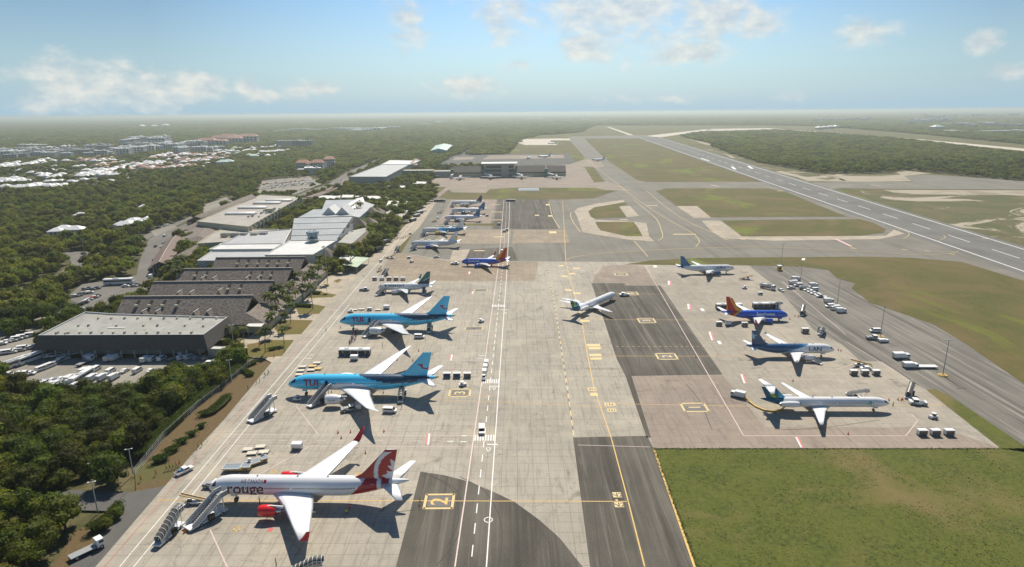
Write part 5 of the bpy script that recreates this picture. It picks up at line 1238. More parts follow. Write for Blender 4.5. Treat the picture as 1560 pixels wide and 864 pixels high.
# right side
P_push.put(at(951, 451), rad(180), 'white tractor towing the angled teal-tailed jet', 'tractors')
P_cart.put(at(1095, 496), 0, 'left cart of the pair under the tail of the right royal blue narrow-body', 'carts on the right stands'); P_cartW.put(at(1109, 496), 0, 'right cart of the pair under the tail of the right royal blue narrow-body', 'carts on the right stands'); P_cart.put(at(1134, 497), 0, 'single cart under the wing of the right royal blue narrow-body', 'carts on the right stands')
P_cart.put(at(1226, 507), 0, 'dark-sided cart on the edge line behind the star-tailed airliner', 'carts on the right stands', scale=1.15)
for k, x in enumerate((1300, 1317, 1334)): P_cart.put(at(x, 571), 0, ('left', 'middle', 'right')[k]+' cart of the three right of the star-tailed airliner', 'three carts near the right stand edge')
for k, x in enumerate((1404, 1424, 1445)): P_cart.put(at(x, 663), 0, ('left', 'middle', 'right')[k]+' cart of the three by the lower right corner of the stands', 'three carts at the lower right stand corner')
P_bus.put(at(1166, 469.5), 0, 'long white-roofed bus right one behind the royal blue narrow-body', 'apron buses'); P_bus.put(at(1110, 471), 0, 'long white-roofed bus left one behind the royal blue tail', 'apron buses')
P_fuel.put(at(1169, 440), rad(-52), 'fuel truck with dark tank parked beyond the right royal blue narrow-body', scale=(1.1, 1.1, 1.15)); cars['white'].put(at(1190, 443.5), rad(-75), 'white car beside the fuel truck'); P_gpu.put(at(1158, 449), 0, 'white capsule-like unit left of the fuel truck', 'power units')
P_tug.put(at(1134, 440), rad(190), 'white tug alone below the nose of the patterned-tail airliner', 'tugs'); P_belt.put(at(1136, 426), 0, 'belt loader below the nose of the patterned-tail airliner', 'belt loaders')
wl = [(1212, 427, P_truck, 5), (1208, 433, P_truck, 185), (1205, 440, cars['pickup'], 185), (1216, 436, cars['van'], 185), (1226, 441, P_fuel, 0), (1239, 437, P_truck, 5), (1230, 443, cars['white'], 190), (1235, 445.5, cars['white'], 190), (1240, 448, cars['white'], 190), (1246, 450, cars['white'], 190), (1240, 443, cars['van'], 190), (1250, 452.5, cars['pickup'], 190), (1256, 454.5, cars['white'], 80),
      (1262, 461, P_truck, 0), (1264, 468, cars['van'], 190), (1272, 472, P_truck, 190), (1281, 476, P_truck, 0)]
for k, (x, y, pr, a) in enumerate(wl):
    kind = 'car' if pr in (cars['white'],) else 'pickup' if pr is cars['pickup'] else 'van' if pr is cars['van'] else 'tanker' if pr is P_fuel else 'truck'
    pr.put(at(x, y), rad(a), 'white %s in the diagonal rank of white vehicles on the right tarmac' % kind, 'white vehicles in the diagonal rank, %ss' % kind, scale=(.8 if pr in (P_truck, P_fuel) else None))
cars['van'].put(at(1333, 506), rad(175), 'white van parked at the foot of the second light pole from the right', 'vans on the apron'); P_pushG.put(at(1329, 517), rad(-4), 'silver and dark equipment truck below the van at the light pole', 'tractors'); P_truck.put(at(1345, 521), 0, 'low white truck touching the equipment truck by the light pole', scale=(.7, .85, .5))
P_truck.put(at(1372, 546), 0, 'white open-sided truck on the right tarmac, upper one of two', scale=(1.05, 1, .85)); P_truck.put(at(1386, 560), rad(-2), 'white truck in front of the long flat trailer on the right tarmac', scale=(.9, 1, .75))
tr = thing('flat_trailer', 'long flat white trailer behind the truck on the right tarmac', 'trailer', at(1411, 560.5), rad(-2)); b = MB(); b.box((0, 0, .8), (8, 2.4, .3)); b.build('load_bed', vW, tr); wheels(tr, (-2.6, -1.6, 2.8), 1.0, .35, .25)
P_belt.put(at(1312, 558), rad(175), 'yellow-railed belt loader above the three right carts', 'belt loaders'); cars['white'].put(at(1319, 563), rad(170), 'white car tucked between the belt loader and the three right carts')
P_push.put(at(1398, 616), rad(165), 'white tractor with tow bar right of the yellow-hosed jet', 'tractors'); P_tug.put(at(1421, 637), rad(200), 'white tug with canopy above the three lower right carts', 'tugs')
# air unit with the yellow hose
t = P_truck.put(at(1124, 605), rad(147), 'white air-supply truck feeding the yellow hose')
hs = MB(); a = at(1137, 609); b = at(1197, 617)
pts = [P3(1135, 604, 1.3), P3(1142, 612, .45), P3(1152, 619.5, .32), P3(1165, 625, .32), P3(1178, 626.5, .32), P3(1190, 624, .35), P3(1198, 618, 1.0), P3(1201, 613, 2.1)]
hs.tube([tuple(q) for q in pts], .30, 10); h = hs.build('air_hose', vY); tag(h, 'thick yellow air hose snaking from the white truck to the jet', 'hose')
# poles
for k, (x, y, l) in enumerate(((1436, 572, 'light pole nearest the camera on the right tarmac'), (1341, 513, 'second light pole on the right tarmac, beside the white van'), (1275, 466, 'third light pole on the right tarmac, behind the rank of trucks'), (1189, 411, 'farthest light pole on the right tarmac, by the small yellow booth'), (1219, 432, 'short-looking light pole behind the white rank of vehicles'))):
    P_pole.put(at(x, y), 0, l, 'apron light poles', scale=(1, 1, (1.05, 1.05, 1.05, 1.25, .75)[k]))
for x, y, s, l in ((353, 581, 1.0, 'lamp post on the brown verge by the clipped hedges'), (203, 722, .9, 'lamp post at the fence end near the walking workers'), (149, 780, 1.0, 'lamp post beside the side road'), (146, 740, .8, 'lamp post at the edge of the dark wood by the gate'), (128, 383, 1.1, 'street lamp at the road junction on the left'), (149, 423, 1.0, 'street lamp on the left lawn island'),
                (181, 372, 1.1, 'street lamp beside the left road among trees'), (358, 540, 1.5, 'lamp post by the stone wall'), (213, 360, 1.2, 'street lamp in the trees left of the drive'), (499, 427, 2.2, 'tall mast by the palms at the terminal gardens'), (420, 283, 3.0, 'tall mast above the far car park'), (435, 283, 3.0, 'right one of two tall masts above the far car park')):
    P_lamp.put(at(x, y), rad(20), l, 'lamp posts', scale=(1, 1, s))
bt = thing('control_booth', 'small yellow booth with white roof at the top of the right tarmac', 'booth', at(1187, 412)); b = MB(); b.box((0, 0, 1.4), (2.2, 2.2, 2.8)); b.build('wall', vY, bt); b = MB(); b.box((0, 0, 3.1), (2.8, 2.8, .6)); b.build('roof', vW, bt); b = MB(); b.box((0, -1.12, 1.7), (1.4, .04, .9)); b.build('window', mGlass, bt)
# cones
cn = [(281, 812), (426, 757), (442, 793), (408, 787), (520, 668), (557, 691), (534, 659), (585, 658), (605, 549), (629, 550), (638, 535), (505, 598), (519, 500), (584, 599), (1208, 583-2), (1354, 610), (1373, 610), (1292, 662), (1211, 482), (1216, 483), (1203, 487), (1277, 534), (1281, 535), (1160, 517), (1165, 519), (586, 700), (515, 660), (1060, 545)]
for x, y in cn: P_cone.put(at(x, y), 0, 'small orange traffic cone on the concrete', 'traffic cones', scale=1.1)
for x, y in ((1368, 609.5), (1375, 609)): P_cone.put(at(x, y), 0, 'small orange traffic cone on the concrete', 'traffic cones', scale=1.1)
# people
Vy = (.45, .62, .04); Or = (.75, .20, .03); Dk = (.03, .035, .05)
pp = {k: Proto(mk_person(*v)) for k, v in {'sv': ('stand', Vy, Dk), 'wv': ('walk', Vy, Dk), 'so': ('stand', Or, Dk), 'wo': ('walk', Or, (.10, .04, .04)), 'wd': ('walk', (.05, .06, .12), Dk), 'sw': ('stand', (.55, .55, .55), (.05, .07, .14)), 'sr': ('stand', (.40, .04, .05), Dk), 'sb': ('stand', (.05, .13, .30), (.2, .17, .12))}.items()}
def man(k, x, y, a, l, g=None): pp[k].put(at(x, y), rad(a), l, g, scale=1.12)
for k, (p_, x, y) in enumerate((('wv', 254, 716), ('wo', 259, 715), ('wv', 264, 714), ('wo', 269, 712), ('wo', 274, 709))): man(p_, x, y, 215, ('last', 'fourth', 'third', 'second', 'first')[k]+' person from the front of the file of vest-wearing workers on the verge', 'workers walking in file')
man('wo', 238, 724, 215, 'worker in an orange vest walking ahead on the verge, alone', None); man('wo', 215, 733, 215, 'worker in dark orange nearest the fence end', None); man('wv', 302, 683, 230, 'left of two workers in lime vests at the apron edge'); man('wv', 308, 680, 230, 'right of two workers in lime vests at the apron edge')
man('wv', 640, 768, 180, 'worker in lime vest standing on the dark patch left of the box marked 2'); man('so', 533, 778, 90, 'worker in red-orange top behind the wing of the red-tailed airliner'); man('wv', 528, 785, 200, 'worker in lime vest behind the wing of the red-tailed airliner'); man('sv', 345, 778, 0, 'worker in lime vest beside the large stairs'); man('so', 396, 768, 0, 'worker under the belly of the red-tailed airliner'); man('sv', 421, 862, 0, 'worker at the bottom edge of the picture')
man('sv', 1360, 620, 0, 'person in dark clothing at the nose of the yellow-hosed jet'); man('sw', 975, 473, 0, 'lone person on the dark pad near the towed jet'); man('sv', 871, 441, 0, 'person in lime vest beside the yellow guide line'); man('wv', 497, 505, 200, 'worker in lime vest on the left service road near the farther blue wide-body')
man('wv', 434, 535, 200, 'worker in lime vest at the corner of the palm lawn'); man('wv', 418, 545, 200, 'worker in lime vest on the pale path'); man('sv', 391, 585, 200, 'left worker of the pair on the brown verge edge'); man('sv', 396, 583, 200, 'right worker of the pair on the brown verge edge'); man('wd', 404, 574, 200, 'dark-clothed person walking on the service road, left one'); man('wd', 409, 570, 200, 'dark-clothed person walking on the service road, right one'); man('sv', 612, 622, 0, 'worker in lime vest at the foot of the rear stairs'); man('sr', 378, 594, 0, 'person in red at the verge edge')
man('sw', 583, 528, 0, 'person walking alone right of the queue'); man('sw', 648, 519, 0, 'person by the van at the farther rear stairs')
rnd = random.Random(5)
for k in range(26):
    t = rnd.random(); x = 533+t*13+rnd.uniform(-3.5, 3.5); y = 526-t*20+rnd.uniform(-3, 3); man(rnd.choice(('sw', 'sr', 'sb', 'wd', 'sw')), x, y, rnd.uniform(0, 360), 'passenger in the crowd waiting at the stairs of the farther blue wide-body', 'passengers waiting at the blue wide-body')
for k in range(18):
    t = k/17; man(rnd.choice(('sw', 'sr', 'wd', 'sb')), 601+t*22+rnd.uniform(-1, 1), 366.5-t*4-rnd.random()*1.5, 0, 'passenger in the straggling line walking from the buses to the far stands', 'passengers walking to the far stands')
for k in range(10): man('sb', 563+k*2.0+rnd.uniform(-.6, .6), 371+rnd.uniform(-.5, 1), 0, 'person standing in the row on the pale forecourt beside the buses', 'people on the forecourt')
# ================================================================ buildings
mShing = bpy.data.materials.new('cane_shingles'); nt, N, L = nodes_of(mShing); b = N['Principled BSDF']; b.inputs['Roughness'].default_value = .95
tc = N.new('ShaderNodeTexCoord'); v = tc.outputs['Object']
n0 = N.new('ShaderNodeTexNoise'); n0.inputs['Scale'].default_value = .9; n0.inputs['Detail'].default_value = 6; L.new(v, n0.inputs['Vector'])
n1_ = N.new('ShaderNodeTexNoise'); n1_.inputs['Scale'].default_value = .12; n1_.inputs['Detail'].default_value = 4; L.new(v, n1_.inputs['Vector'])
c = mixc(N, L, fac_range(N, L, n0.outputs['Fac'], .35, .65), (.145, .122, .100), (.29, .245, .205))
c = mixc(N, L, fac_range(N, L, n1_.outputs['Fac'], .4, .65, 0, .5), c, (.19, .155, .125))
wv = N.new('ShaderNodeTexWave'); wv.inputs['Scale'].default_value = .8; wv.inputs['Distortion'].default_value = 6; wv.bands_direction = 'Z'; L.new(v, wv.inputs['Vector'])
c = mixc(N, L, fac_range(N, L, wv.outputs['Fac'], .0, .35, .35, 0), c, (.06, .05, .045)); L.new(c, b.inputs['Base Color'])
bp = N.new('ShaderNodeBump'); bp.inputs['Strength'].default_value = .9; bp.inputs['Distance'].default_value = .3; L.new(n0.outputs['Fac'], bp.inputs['Height']); L.new(bp.outputs[0], b.inputs['Normal'])
def roofm(name, c1, c2, ribs=0.0, dirt=.4):
    m = bpy.data.materials.new(name); nt, N, L = nodes_of(m); b = N['Principled BSDF']; b.inputs['Roughness'].default_value = .55
    v = N.new('ShaderNodeTexCoord').outputs['Object']
    a = noise_n(N, L, v, .07, 6, .6); c = mixc(N, L, fac_range(N, L, a.outputs['Fac'], .35, .65), c1, c2)
    d = noise_n(N, L, v, .35, 7, .7, .6); c = mixc(N, L, fac_range(N, L, d.outputs['Fac'], .52, .75, 0, dirt), c, (c1[0]*.45, c1[1]*.44, c1[2]*.40))
    if ribs:
        br = N.new('ShaderNodeTexBrick'); br.offset = 0; L.new(v, br.inputs['Vector']); br.inputs['Scale'].default_value = 1; br.inputs['Brick Width'].default_value = ribs; br.inputs['Row Height'].default_value = 40
        br.inputs['Mortar Size'].default_value = .06; br.inputs['Color1'].default_value = (1, 1, 1, 1); br.inputs['Color2'].default_value = (.95, .95, .95, 1); br.inputs['Mortar'].default_value = (.8, .8, .8, 1)
        c = mixc(N, L, 1.0, c, br.outputs['Color'], 'MULTIPLY')
    L.new(c, b.inputs['Base Color']); return m
rFlat = roofm('flat_roof_felt', (.29, .28, .24), (.37, .36, .315), dirt=.65); rWhite = roofm('white_membrane', (.58, .57, .54), (.68, .67, .63), dirt=.25); rMetal = roofm('standing_seam_metal', (.27, .29, .30), (.34, .36, .37), 2.6, .35)
rTan = roofm('tan_roof_felt', (.32, .285, .23), (.39, .35, .29)); rGreyR = roofm('grey_roof_sheet', (.38, .38, .37), (.44, .44, .43), 3.2, .3); rMint = roofm('mint_roof_sheet', (.42, .56, .50), (.50, .62, .56), 3, .2)
rRed = roofm('terracotta_roof', (.36, .13, .07), (.45, .20, .12)); rGreen = roofm('green_striped_canopy', (.34, .45, .30), (.50, .56, .40), 2.0, .1)
wCream = M('cream_render', (.55, .50, .36), .85, vary=.10, scale=.5); wGrey = M('grey_render', (.42, .41, .37), .85, vary=.12, scale=.4); wWhite = M('white_render', (.62, .61, .57), .85, vary=.12, scale=.4); wYel = M('yellow_render', (.50, .43, .20), .85, vary=.08, scale=.4)
wStone = M('rough_stone', (.24, .20, .16), .9, vary=.45, scale=2.5); wTeal = M('green_steel', (.05, .18, .14), .5, vary=.1); wPost = M('white_post', (.65, .65, .62), .6, vary=.08); wBrownG = M('brown_glass', (.07, .055, .045), .3, vary=.2)
FOOT = []
def ccw(p): return p if sum(p[i][0]*p[(i+1) % len(p)][1]-p[(i+1) % len(p)][0]*p[i][1] for i in range(len(p))) > 0 else p[::-1]
def offset(p, d):
    p = ccw(p); n = len(p); out = []
    for i in range(n):
        a, b_, c_2 = p[i-1], p[i], p[(i+1) % n]
        u = Vector((b_[0]-a[0], b_[1]-a[1])).normalized(); w = Vector((c_2[0]-b_[0], c_2[1]-b_[1])).normalized()
        n1 = Vector((u.y, -u.x)); n2 = Vector((w.y, -w.x)); m_ = (n1+n2); m_ = m_/max(m_.length_squared/2, .3)
        out.append((b_[0]+m_.x*d, b_[1]+m_.y*d))
    return out
def centre(p): return (sum(q[0] for q in p)/len(p), sum(q[1] for q in p)/len(p))
def bld(name, label, cat, poly, group=None):
    poly = ccw(poly); c = centre(poly); FOOT.append(offset(poly, 1.5)); r = thing(name, label, cat, (c[0], c[1], 0), 0, group)
    return r, [(x-c[0], y-c[1]) for x, y in poly], c
def flat_bld(name, label, cat, poly, h, wall, roof, par=.6, group=None):
    r, p, c = bld(name, label, cat, poly, group)
    m_ = MB(); m_.prism(p, 0, h-.05); m_.build('wall', wall, r)
    m_ = MB(); o = offset(p, .25); i_ = offset(p, -.35); n = len(p)
    m_.frustum(o, h-.2, o, h+par, cap=False); m_.frustum(i_[::-1], h+.02, i_[::-1], h+par, cap=False)
    vs = [(x, y, h+par) for x, y in o]+[(x, y, h+par) for x, y in i_]; m_.add(vs, [(k, (k+1) % n, n+(k+1) % n, n+k) for k in range(n)]); m_.add([(x, y, h+.03) for x, y in i_], [tuple(range(n))], 1)
    rf = m_.build('roof', [wall, roof], r); return r, p, c
def windows_on(r, a, b, z0, z1, n, frac=.6, mat=None, name='window', inset=.06):
    """n windows along wall a->b (local xy), outside is to the right of a->b"""
    d = Vector((b[0]-a[0], b[1]-a[1])); Lw = d.length; d /= Lw; nn = Vector((d.y, -d.x))
    for k in range(n):
        c = Vector(a)+d*Lw*(k+.5)/n+nn*inset; w = MB(); w.box((c.x, c.y, (z0+z1)/2), (Lw/n*frac, .1, z1-z0), rz=math.atan2(d.y, d.x)); w.build(name, mat or mGlass, r)
# --- big flat-roofed hall with shingle skirt
R1 = PL([(58,512),(310,511),(347,484),(174,479),(130,476)], 10)
r, p, c = bld('baggage_hall', 'long low hall with flat felt roof and dark shingle skirt beside the vehicle yard', 'terminal hall', R1)
m_ = MB(); o = offset(p, 2.0); m_.frustum(o, 4.2, p, 10.4, cap=False); m_.frustum(offset(o, -.3)[::-1], 4.2, offset(p, -.4)[::-1], 10.3, cap=False); m_.build('shingle_skirt', M('dark_skirt_shingle', (.088, .078, .070), .95, vary=.45, scale=1.1), r)  # skirt shingles mottled in a darker tone than the thatched halls' roofs
m_ = MB(); m_.prism(offset(p, -.3), 9.3, 9.8); m_.build('roof', rFlat, r)
m_ = MB(); n = len(p); i_ = offset(p, -.5); m_.add([(x, y, 10.42) for x, y in p]+[(x, y, 10.42) for x, y in i_], [(k, (k+1) % n, n+(k+1) % n, n+k) for k in range(n)]); m_.frustum(i_[::-1], 9.8, i_[::-1], 10.42, cap=False); m_.build('parapet', vL, r)
m_ = MB(); m_.prism(offset(p, -4), 0, 9.2); m_.build('wall', wGrey, r)
for k in range(11):
    x = p[0][0]; a = Vector(o[0]); 
P0, P1 = min(p, key=lambda q: q[0]+q[1]), max(p, key=lambda q: q[0]-q[1])
for k in range(13):
    t = (k+.2)/12.6; m_ = MB(); m_.box((P0[0]+(P1[0]-P0[0])*t, P0[1]+(P1[1]-P0[1])*t-.8, 2.1), (.45, .45, 4.2)); m_.build('post', wGrey, r)
rv = random.Random(2)
for k, (x, y) in enumerate([(88+17*k, 508) for k in range(13)]+[(150+20*k, 486) for k in range(10)]+[(120, 497), (135, 497), (178, 497), (219, 497), (240, 497), (282, 497), (310, 498), (86, 509), (100, 509)]):
    q = P(x, y, 9.8); m_ = MB(); m_.box((q[0]-c[0], q[1]-c[1], 10.25), (.9, .9, .9), taper=.8); m_.build('roof_vent', vC if k % 3 else vG, r)
m_ = MB(); a0, a1 = P(164, 500, 9.8), P(192, 499, 9.8); m_.box(((a0[0]+a1[0])/2-c[0], a0[1]-c[1], 9.9), (a1[0]-a0[0], .8, .3)); m_.build('roof_duct', wPost, r)
# --- four thatched halls in a row
def gablet_hall(label, x0, x1, yr, half, hr, he, gab, g):
    r = thing('thatched_hall', label, 'thatched hall', ((x0+x1)/2, yr, 0), 0, g); FOOT.append([(x0-1, yr-half-1), (x1+13, yr-half-1), (x1+13, yr+half+1), (x0-1, yr+half+1)])
    h = (x1-x0)/2; ex = 11.0; zg = hr-gab*(hr-he); yg = gab*half
    m_ = MB()
    A, B = (-h, 0, hr), (h, 0, hr); 
    f0, f1 = (-h, -half, he), (h+ex, -half, he); k0, k1 = (-h, half, he), (h+ex, half, he); g0, g1 = (h-1.0, -yg, zg), (h-1.0, yg, zg)
    # front slope, back slope, hip below the gablet, vertical left gable
    vs = [A, B, f0, f1, k0, k1, g0, g1, (h-4, 0, hr)]
    m_.add(vs, [(2, 6, 1, 0), (2, 3, 6), (4, 0, 1, 7), (4, 7, 5), (3, 5, 7, 6)])
    rf = m_.build('roof', mShing, r)
    so_ = rf.modifiers.new('thickness', 'SOLIDIFY'); so_.thickness = .5; so_.offset = -1
    m_ = MB(); m_.add([(h-2.4, 0, hr-.6), (h-2.6, -yg, zg-.2), (h-2.6, yg, zg-.2)], [(0, 1, 2), (2, 1, 0)]); m_.build('gable_vent', mDark, r)
    m_ = MB(); m_.add([(-h+.3, 0, hr-.5), (-h+.3, -half, he), (-h+.3, half, he)], [(0, 1, 2), (2, 1, 0)]); m_.prism([(-h+.4, -half+1.5), (h+ex-1.5, -half+1.5), (h+ex-1.5, half-1.5), (-h+.4, half-1.5)], 0, he-.1); m_.build('wall', wCream, r)
    m_ = MB(); m_.box((0, 0, hr+.12), (x1-x0, .8, .3)); m_.build('ridge_cap', rTan, r)
    return r, h, half, hr, he
hl = []
for k, (xa, xb, y) in enumerate(((-192.5, -128.4, 300.3), (-193.3, -128.3, 328.6), (-193.6, -128.2, 357.6), (-186, -129.8, 387))):
    hl.append(gablet_hall('%s of four brown thatched halls, counted from the camera' % ('first', 'second', 'third', 'fourth')[k], xa, xb, y, 14.4, 15, 4.6, .60, 'thatched halls'))
for hi, lst in ((0, ((210, 463, 1), (230, 463, 1), (250, 463, 1), (271, 463, 1), (222, 478, 2), (243, 478, 2), (300, 479, 2), (320, 478, 2))), (1, ((349, 438, 1), (367, 438, 1), (275, 449, 2), (294, 449, 2), (337, 446, 2))), (2, ((299, 418, 1), (315, 418, 1), (382, 418, 1), (399, 418, 1), (414, 418, 1), (311, 427, 2), (328, 427, 2), (378, 427, 2), (395, 427, 2))), (3, ((363, 400, 1), (378, 400, 1), (394, 400, 1), (409, 400, 1), (424, 400, 1), (440, 399, 1)))):
    r, h, half, hr, he = hl[hi]
    for x, y, kind in lst:
        # meet the pixel ray with the front slope
        lo, hi_ = he, hr
        for _ in range(20):
            z = (lo+hi_)/2; q = P(x, y, z); zs = hr-(r.location.y-q[1])/half*(hr-he)
            if z < zs: lo = z
            else: hi_ = z
        lx, ly = q[0]-r.location.x, q[1]-r.location.y; sl = math.atan2(hr-he, half)
        m_ = MB()
        if kind == 1:
            m_.T = Matrix.Translation((lx, ly, z+.25)) @ Matrix.Rotation(sl, 4, 'X'); m_.box((0, .6, 0), (1.3, 2.6, .3), 0); o_ = m_.build('skylight', wBrownG, r)
            m_ = MB(); m_.box((lx, ly-1.7, z-.5), (1.7, .8, 1.1)); m_.build('skylight_hood', vC, r)
        else:
            m_.add([(lx-2, ly-3, z-1.5), (lx+2, ly-3, z-1.5), (lx, ly-3, z+2.0), (lx, ly+2.2, z+2.0), (lx-2, ly, z-.5), (lx+2, ly, z-.5)], [(0, 1, 2), (0, 2, 3, 4), (1, 5, 3, 2)]); m_.build('dormer', mShing, r)
            m_ = MB(); m_.cyl((lx, ly-3.1, z+2.1), (lx-2.1, ly-3.1, z-1.4), .16, None, 5); m_.cyl((lx, ly-3.1, z+2.1), (lx, ly+2.2, z+2.1), .18, None, 5); m_.build('dormer_trim', wPost, r)
# --- white flat-roofed blocks behind them
wr = [('bright white flat-roofed hall right below the glass tower cab', [(-165, 412), (-133, 412), (-130, 462), (-165, 462)], 10.5, rWhite), ('pale grey flat-roofed block left of the bright white one', [(-206, 403), (-166, 403), (-166, 432), (-210, 432)], 9.0, rGreyR),
      ('pale grey stepped roof block behind the left thatched ends', [(-212, 433), (-167, 433), (-167, 452), (-212, 452)], 10.2, rWhite), ('long grey metal-roofed block left of the tower hall', [(-214, 453), (-167, 453), (-182, 515), (-214, 500)], 9.6, rGreyR)]
for l, p_, h_, m2 in wr: flat_bld('flat_roofed_hall', l, 'terminal hall', p_, h_, wWhite, m2)
# stair-like strip roofs at the left with blue edge
flat_bld('flat_roofed_hall', 'tan flat-roofed wing with rooftop plant left of the tower hall', 'terminal hall', PL([(340,349),(424,350),(425,364),(300,372),(330,353)], 8), 8, wCream, rTan)
for k, (x, y) in enumerate(((343, 361), (357, 361), (371, 361), (388, 361), (402, 360))):
    q = P(x, y, 8); u = thing('rooftop_unit', ('first', 'second', 'third', 'fourth', 'fifth')[k]+' box from the left on the tan flat roof', 'air conditioner', (q[0], q[1], 8.2), 0, 'rooftop boxes on the tan roof'); m_ = MB(); m_.box((0, 0, 1.6), (5.5, 4, 2.8)); m_.build('housing', wCream if k in (0, 3) else wGrey, u); m_ = MB(); m_.box((0, 0, 3.1), (4, 3, .25)); m_.build('fan_deck', vG, u)
# thatch hips at the left part
def hip_roof(name, label, poly, he, hr, mat, wall, inset=.5, ov=.8, cat='building', group=None, hipped=True):
    """rectangle-like poly (4 corners); ridge along its long side"""
    r, p, c = bld(name, label, cat, poly, group)
    a, b_, c2, d = [Vector(q) for q in p]
    if (a-b_).length < (b_-c2).length: a, b_, c2, d = b_, c2, d, a
    m1, m2 = (a+d)/2, (b_+c2)/2; u = (m2-m1).normalized(); ins = (a-d).length/2*inset if hipped else 0
    q1, q2 = m1+u*ins, m2-u*ins; po = offset([tuple(a), tuple(b_), tuple(c2), tuple(d)], ov)
    pc = ccw([tuple(a), tuple(b_), tuple(c2), tuple(d)]); po = offset(pc, ov)
    m_ = MB(); m_.prism(pc, 0, he); m_.build('wall', wall, r)
    A, B, C_, D = po if pc[0] == tuple(a) else (po[3], po[2], po[1], po[0])
    m_ = MB(); m_.add([(A[0], A[1], he), (B[0], B[1], he), (C_[0], C_[1], he), (D[0], D[1], he), (q1.x, q1.y, hr), (q2.x, q2.y, hr)], [(0, 1, 5, 4), (1, 2, 5), (2, 3, 4, 5), (3, 0, 4), (3, 2, 1, 0)]); m_.build('roof', mat, r, True)
    return r
hip_roof('thatched_roof_hall', 'thatched block with white chimney-like hood at the drive, left of the tan roofs', PL([(270,368),(330,368),(345,351),(285,349)], 6), 6, 9, mShing, wCream)
hip_roof('thatched_roof_hall', 'long thatched block in front of the cream building with dark windows below', PL([(280,348),(378,350),(376,337),(292,336)], 8), 7, 11, mShing, wCream)
hip_roof('thatched_roof_hall', 'narrow thatched strip beside the left end of the white roofs', PL([(262,396),(270,398),(330,366),(318,366)], 5), 5, 8, mShing, wCream)
# --- long cream terminal
LT = [P(378,346,12), P(460,300,12), P(398,297,12), P(300,338,12)]
r, p, c = flat_bld('cream_terminal', 'long cream terminal with pilastered side wall and white rooftop humps', 'terminal', LT, 12, wCream, rTan)
e0, e1 = [(q[0]-c[0], q[1]-c[1]) for q in LT[:2]]
for k in range(17):
    t = (k+.5)/17; x, y = e0[0]+(e1[0]-e0[0])*t, e0[1]+(e1[1]-e0[1])*t
    m_ = MB(); m_.box((x+.5, y, 5.8), (1.2, 1.4, 11.6)); m_.build('pilaster', wCream, r)
    if k < 16: t = (k+1)/17; x, y = e0[0]+(e1[0]-e0[0])*t, e0[1]+(e1[1]-e0[1])*t; m_ = MB(); m_.box((x+.1, y, 7), (.3, 5.5, 2.2)); m_.build('window', wBrownG, r)
for k, (x, y) in enumerate(((367, 325), (385, 316), (407, 309), (425, 305))):
    q = P(x, y, 13); m_ = MB(); rs = []
    for xx in (-14, -13, 13, 14): kk = .6 if abs(xx) == 14 else 1; rs.append([(q[0]-c[0]+xx, q[1]-c[1]+5*kk*math.cos(a), 12.2+2.2*kk*max(0, math.sin(a))) for a in [2*math.pi*i/14 for i in range(14)]])
    m_.rings(rs); m_.build('roof_hump', rWhite, r)
rv = random.Random(4)
for k in range(12): q = P(380+k*4+rv.uniform(-3, 3), 333-k*1.5+rv.uniform(-3, 3), 12.5); m_ = MB(); m_.box((q[0]-c[0], q[1]-c[1], 13), (1.4, 1.4, 1.4)); m_.build('roof_vent', wPost if k % 2 else vG, r)
m_ = MB(); q = P(411, 322, 13); m_.box((q[0]-c[0], q[1]-c[1], 14), (7, 6, 4)); m_.build('plant_room', wCream, r)
# shingle flank roof along its left side
a, b_, c2, d = P(296,330,15), P(383,296,15), P(392,305,9), P(308,338,9)
r, p, c = bld('shingle_flank_roof', 'long dark shingle roof slope along the left side of the cream terminal', 'roof', [a, b_, c2, d]); FOOT.pop()
m_ = MB(); vs = [(a[0]-c[0], a[1]-c[1], 15.2), (b_[0]-c[0], b_[1]-c[1], 15.2), (c2[0]-c[0], c2[1]-c[1], 12.3), (d[0]-c[0], d[1]-c[1], 12.3), (a[0]-c[0]-9, a[1]-c[1], 8), (b_[0]-c[0]-9, b_[1]-c[1], 8)]
m_.add(vs, [(0, 3, 2, 1), (0, 1, 5, 4), (0, 4, 3)]); m_.build('roof', mShing, r); m_ = MB(); m_.prism([(vs[4][0]+1.5, vs[4][1]), (vs[5][0]+1.5, vs[5][1]), (vs[2][0], vs[2][1]), (vs[3][0], vs[3][1])], 0, 8); m_.build('wall', wCream, r); FOOT.append([a, b_, c2, d])
# --- grey metal hall with sloping front
r = thing('metal_hall', 'big pale grey metal-roofed hall sloping towards the camera behind the glass tower cab', 'terminal hall', (-157, 500, 0)); FOOT.append([(-190, 463), (-130, 463), (-130, 530), (-150, 655), (-197, 655)])
def W3(pts): return [(x+157, y-500, z) for x, y, z in pts]
m_ = MB(); vs = W3([(-165.5, 463, 9.2), (-132.5, 465, 9.2), (-133.5, 526, 18), (-181, 521, 18), (-172, 480, 12)]); m_.add(vs, [(0, 1, 2, 3)]); m_.build('front_roof', rMetal, r)
m_ = MB(); m_.prism([(x+157, y-500) for x, y in [(-165, 463.5), (-133, 465.5), (-134, 525), (-180.5, 521)]], 0, 8.9); m_.add(W3([(-165.5, 463.2, 0), (-181, 521.1, 0), (-181, 521.1, 17.8), (-165.5, 463.2, 9), (-132.6, 465, 0), (-133.6, 526, 0), (-133.6, 526, 17.8), (-132.6, 465, 9)]), [(0, 1, 2, 3), (7, 6, 5, 4)]); m_.build('wall', wWhite, r)
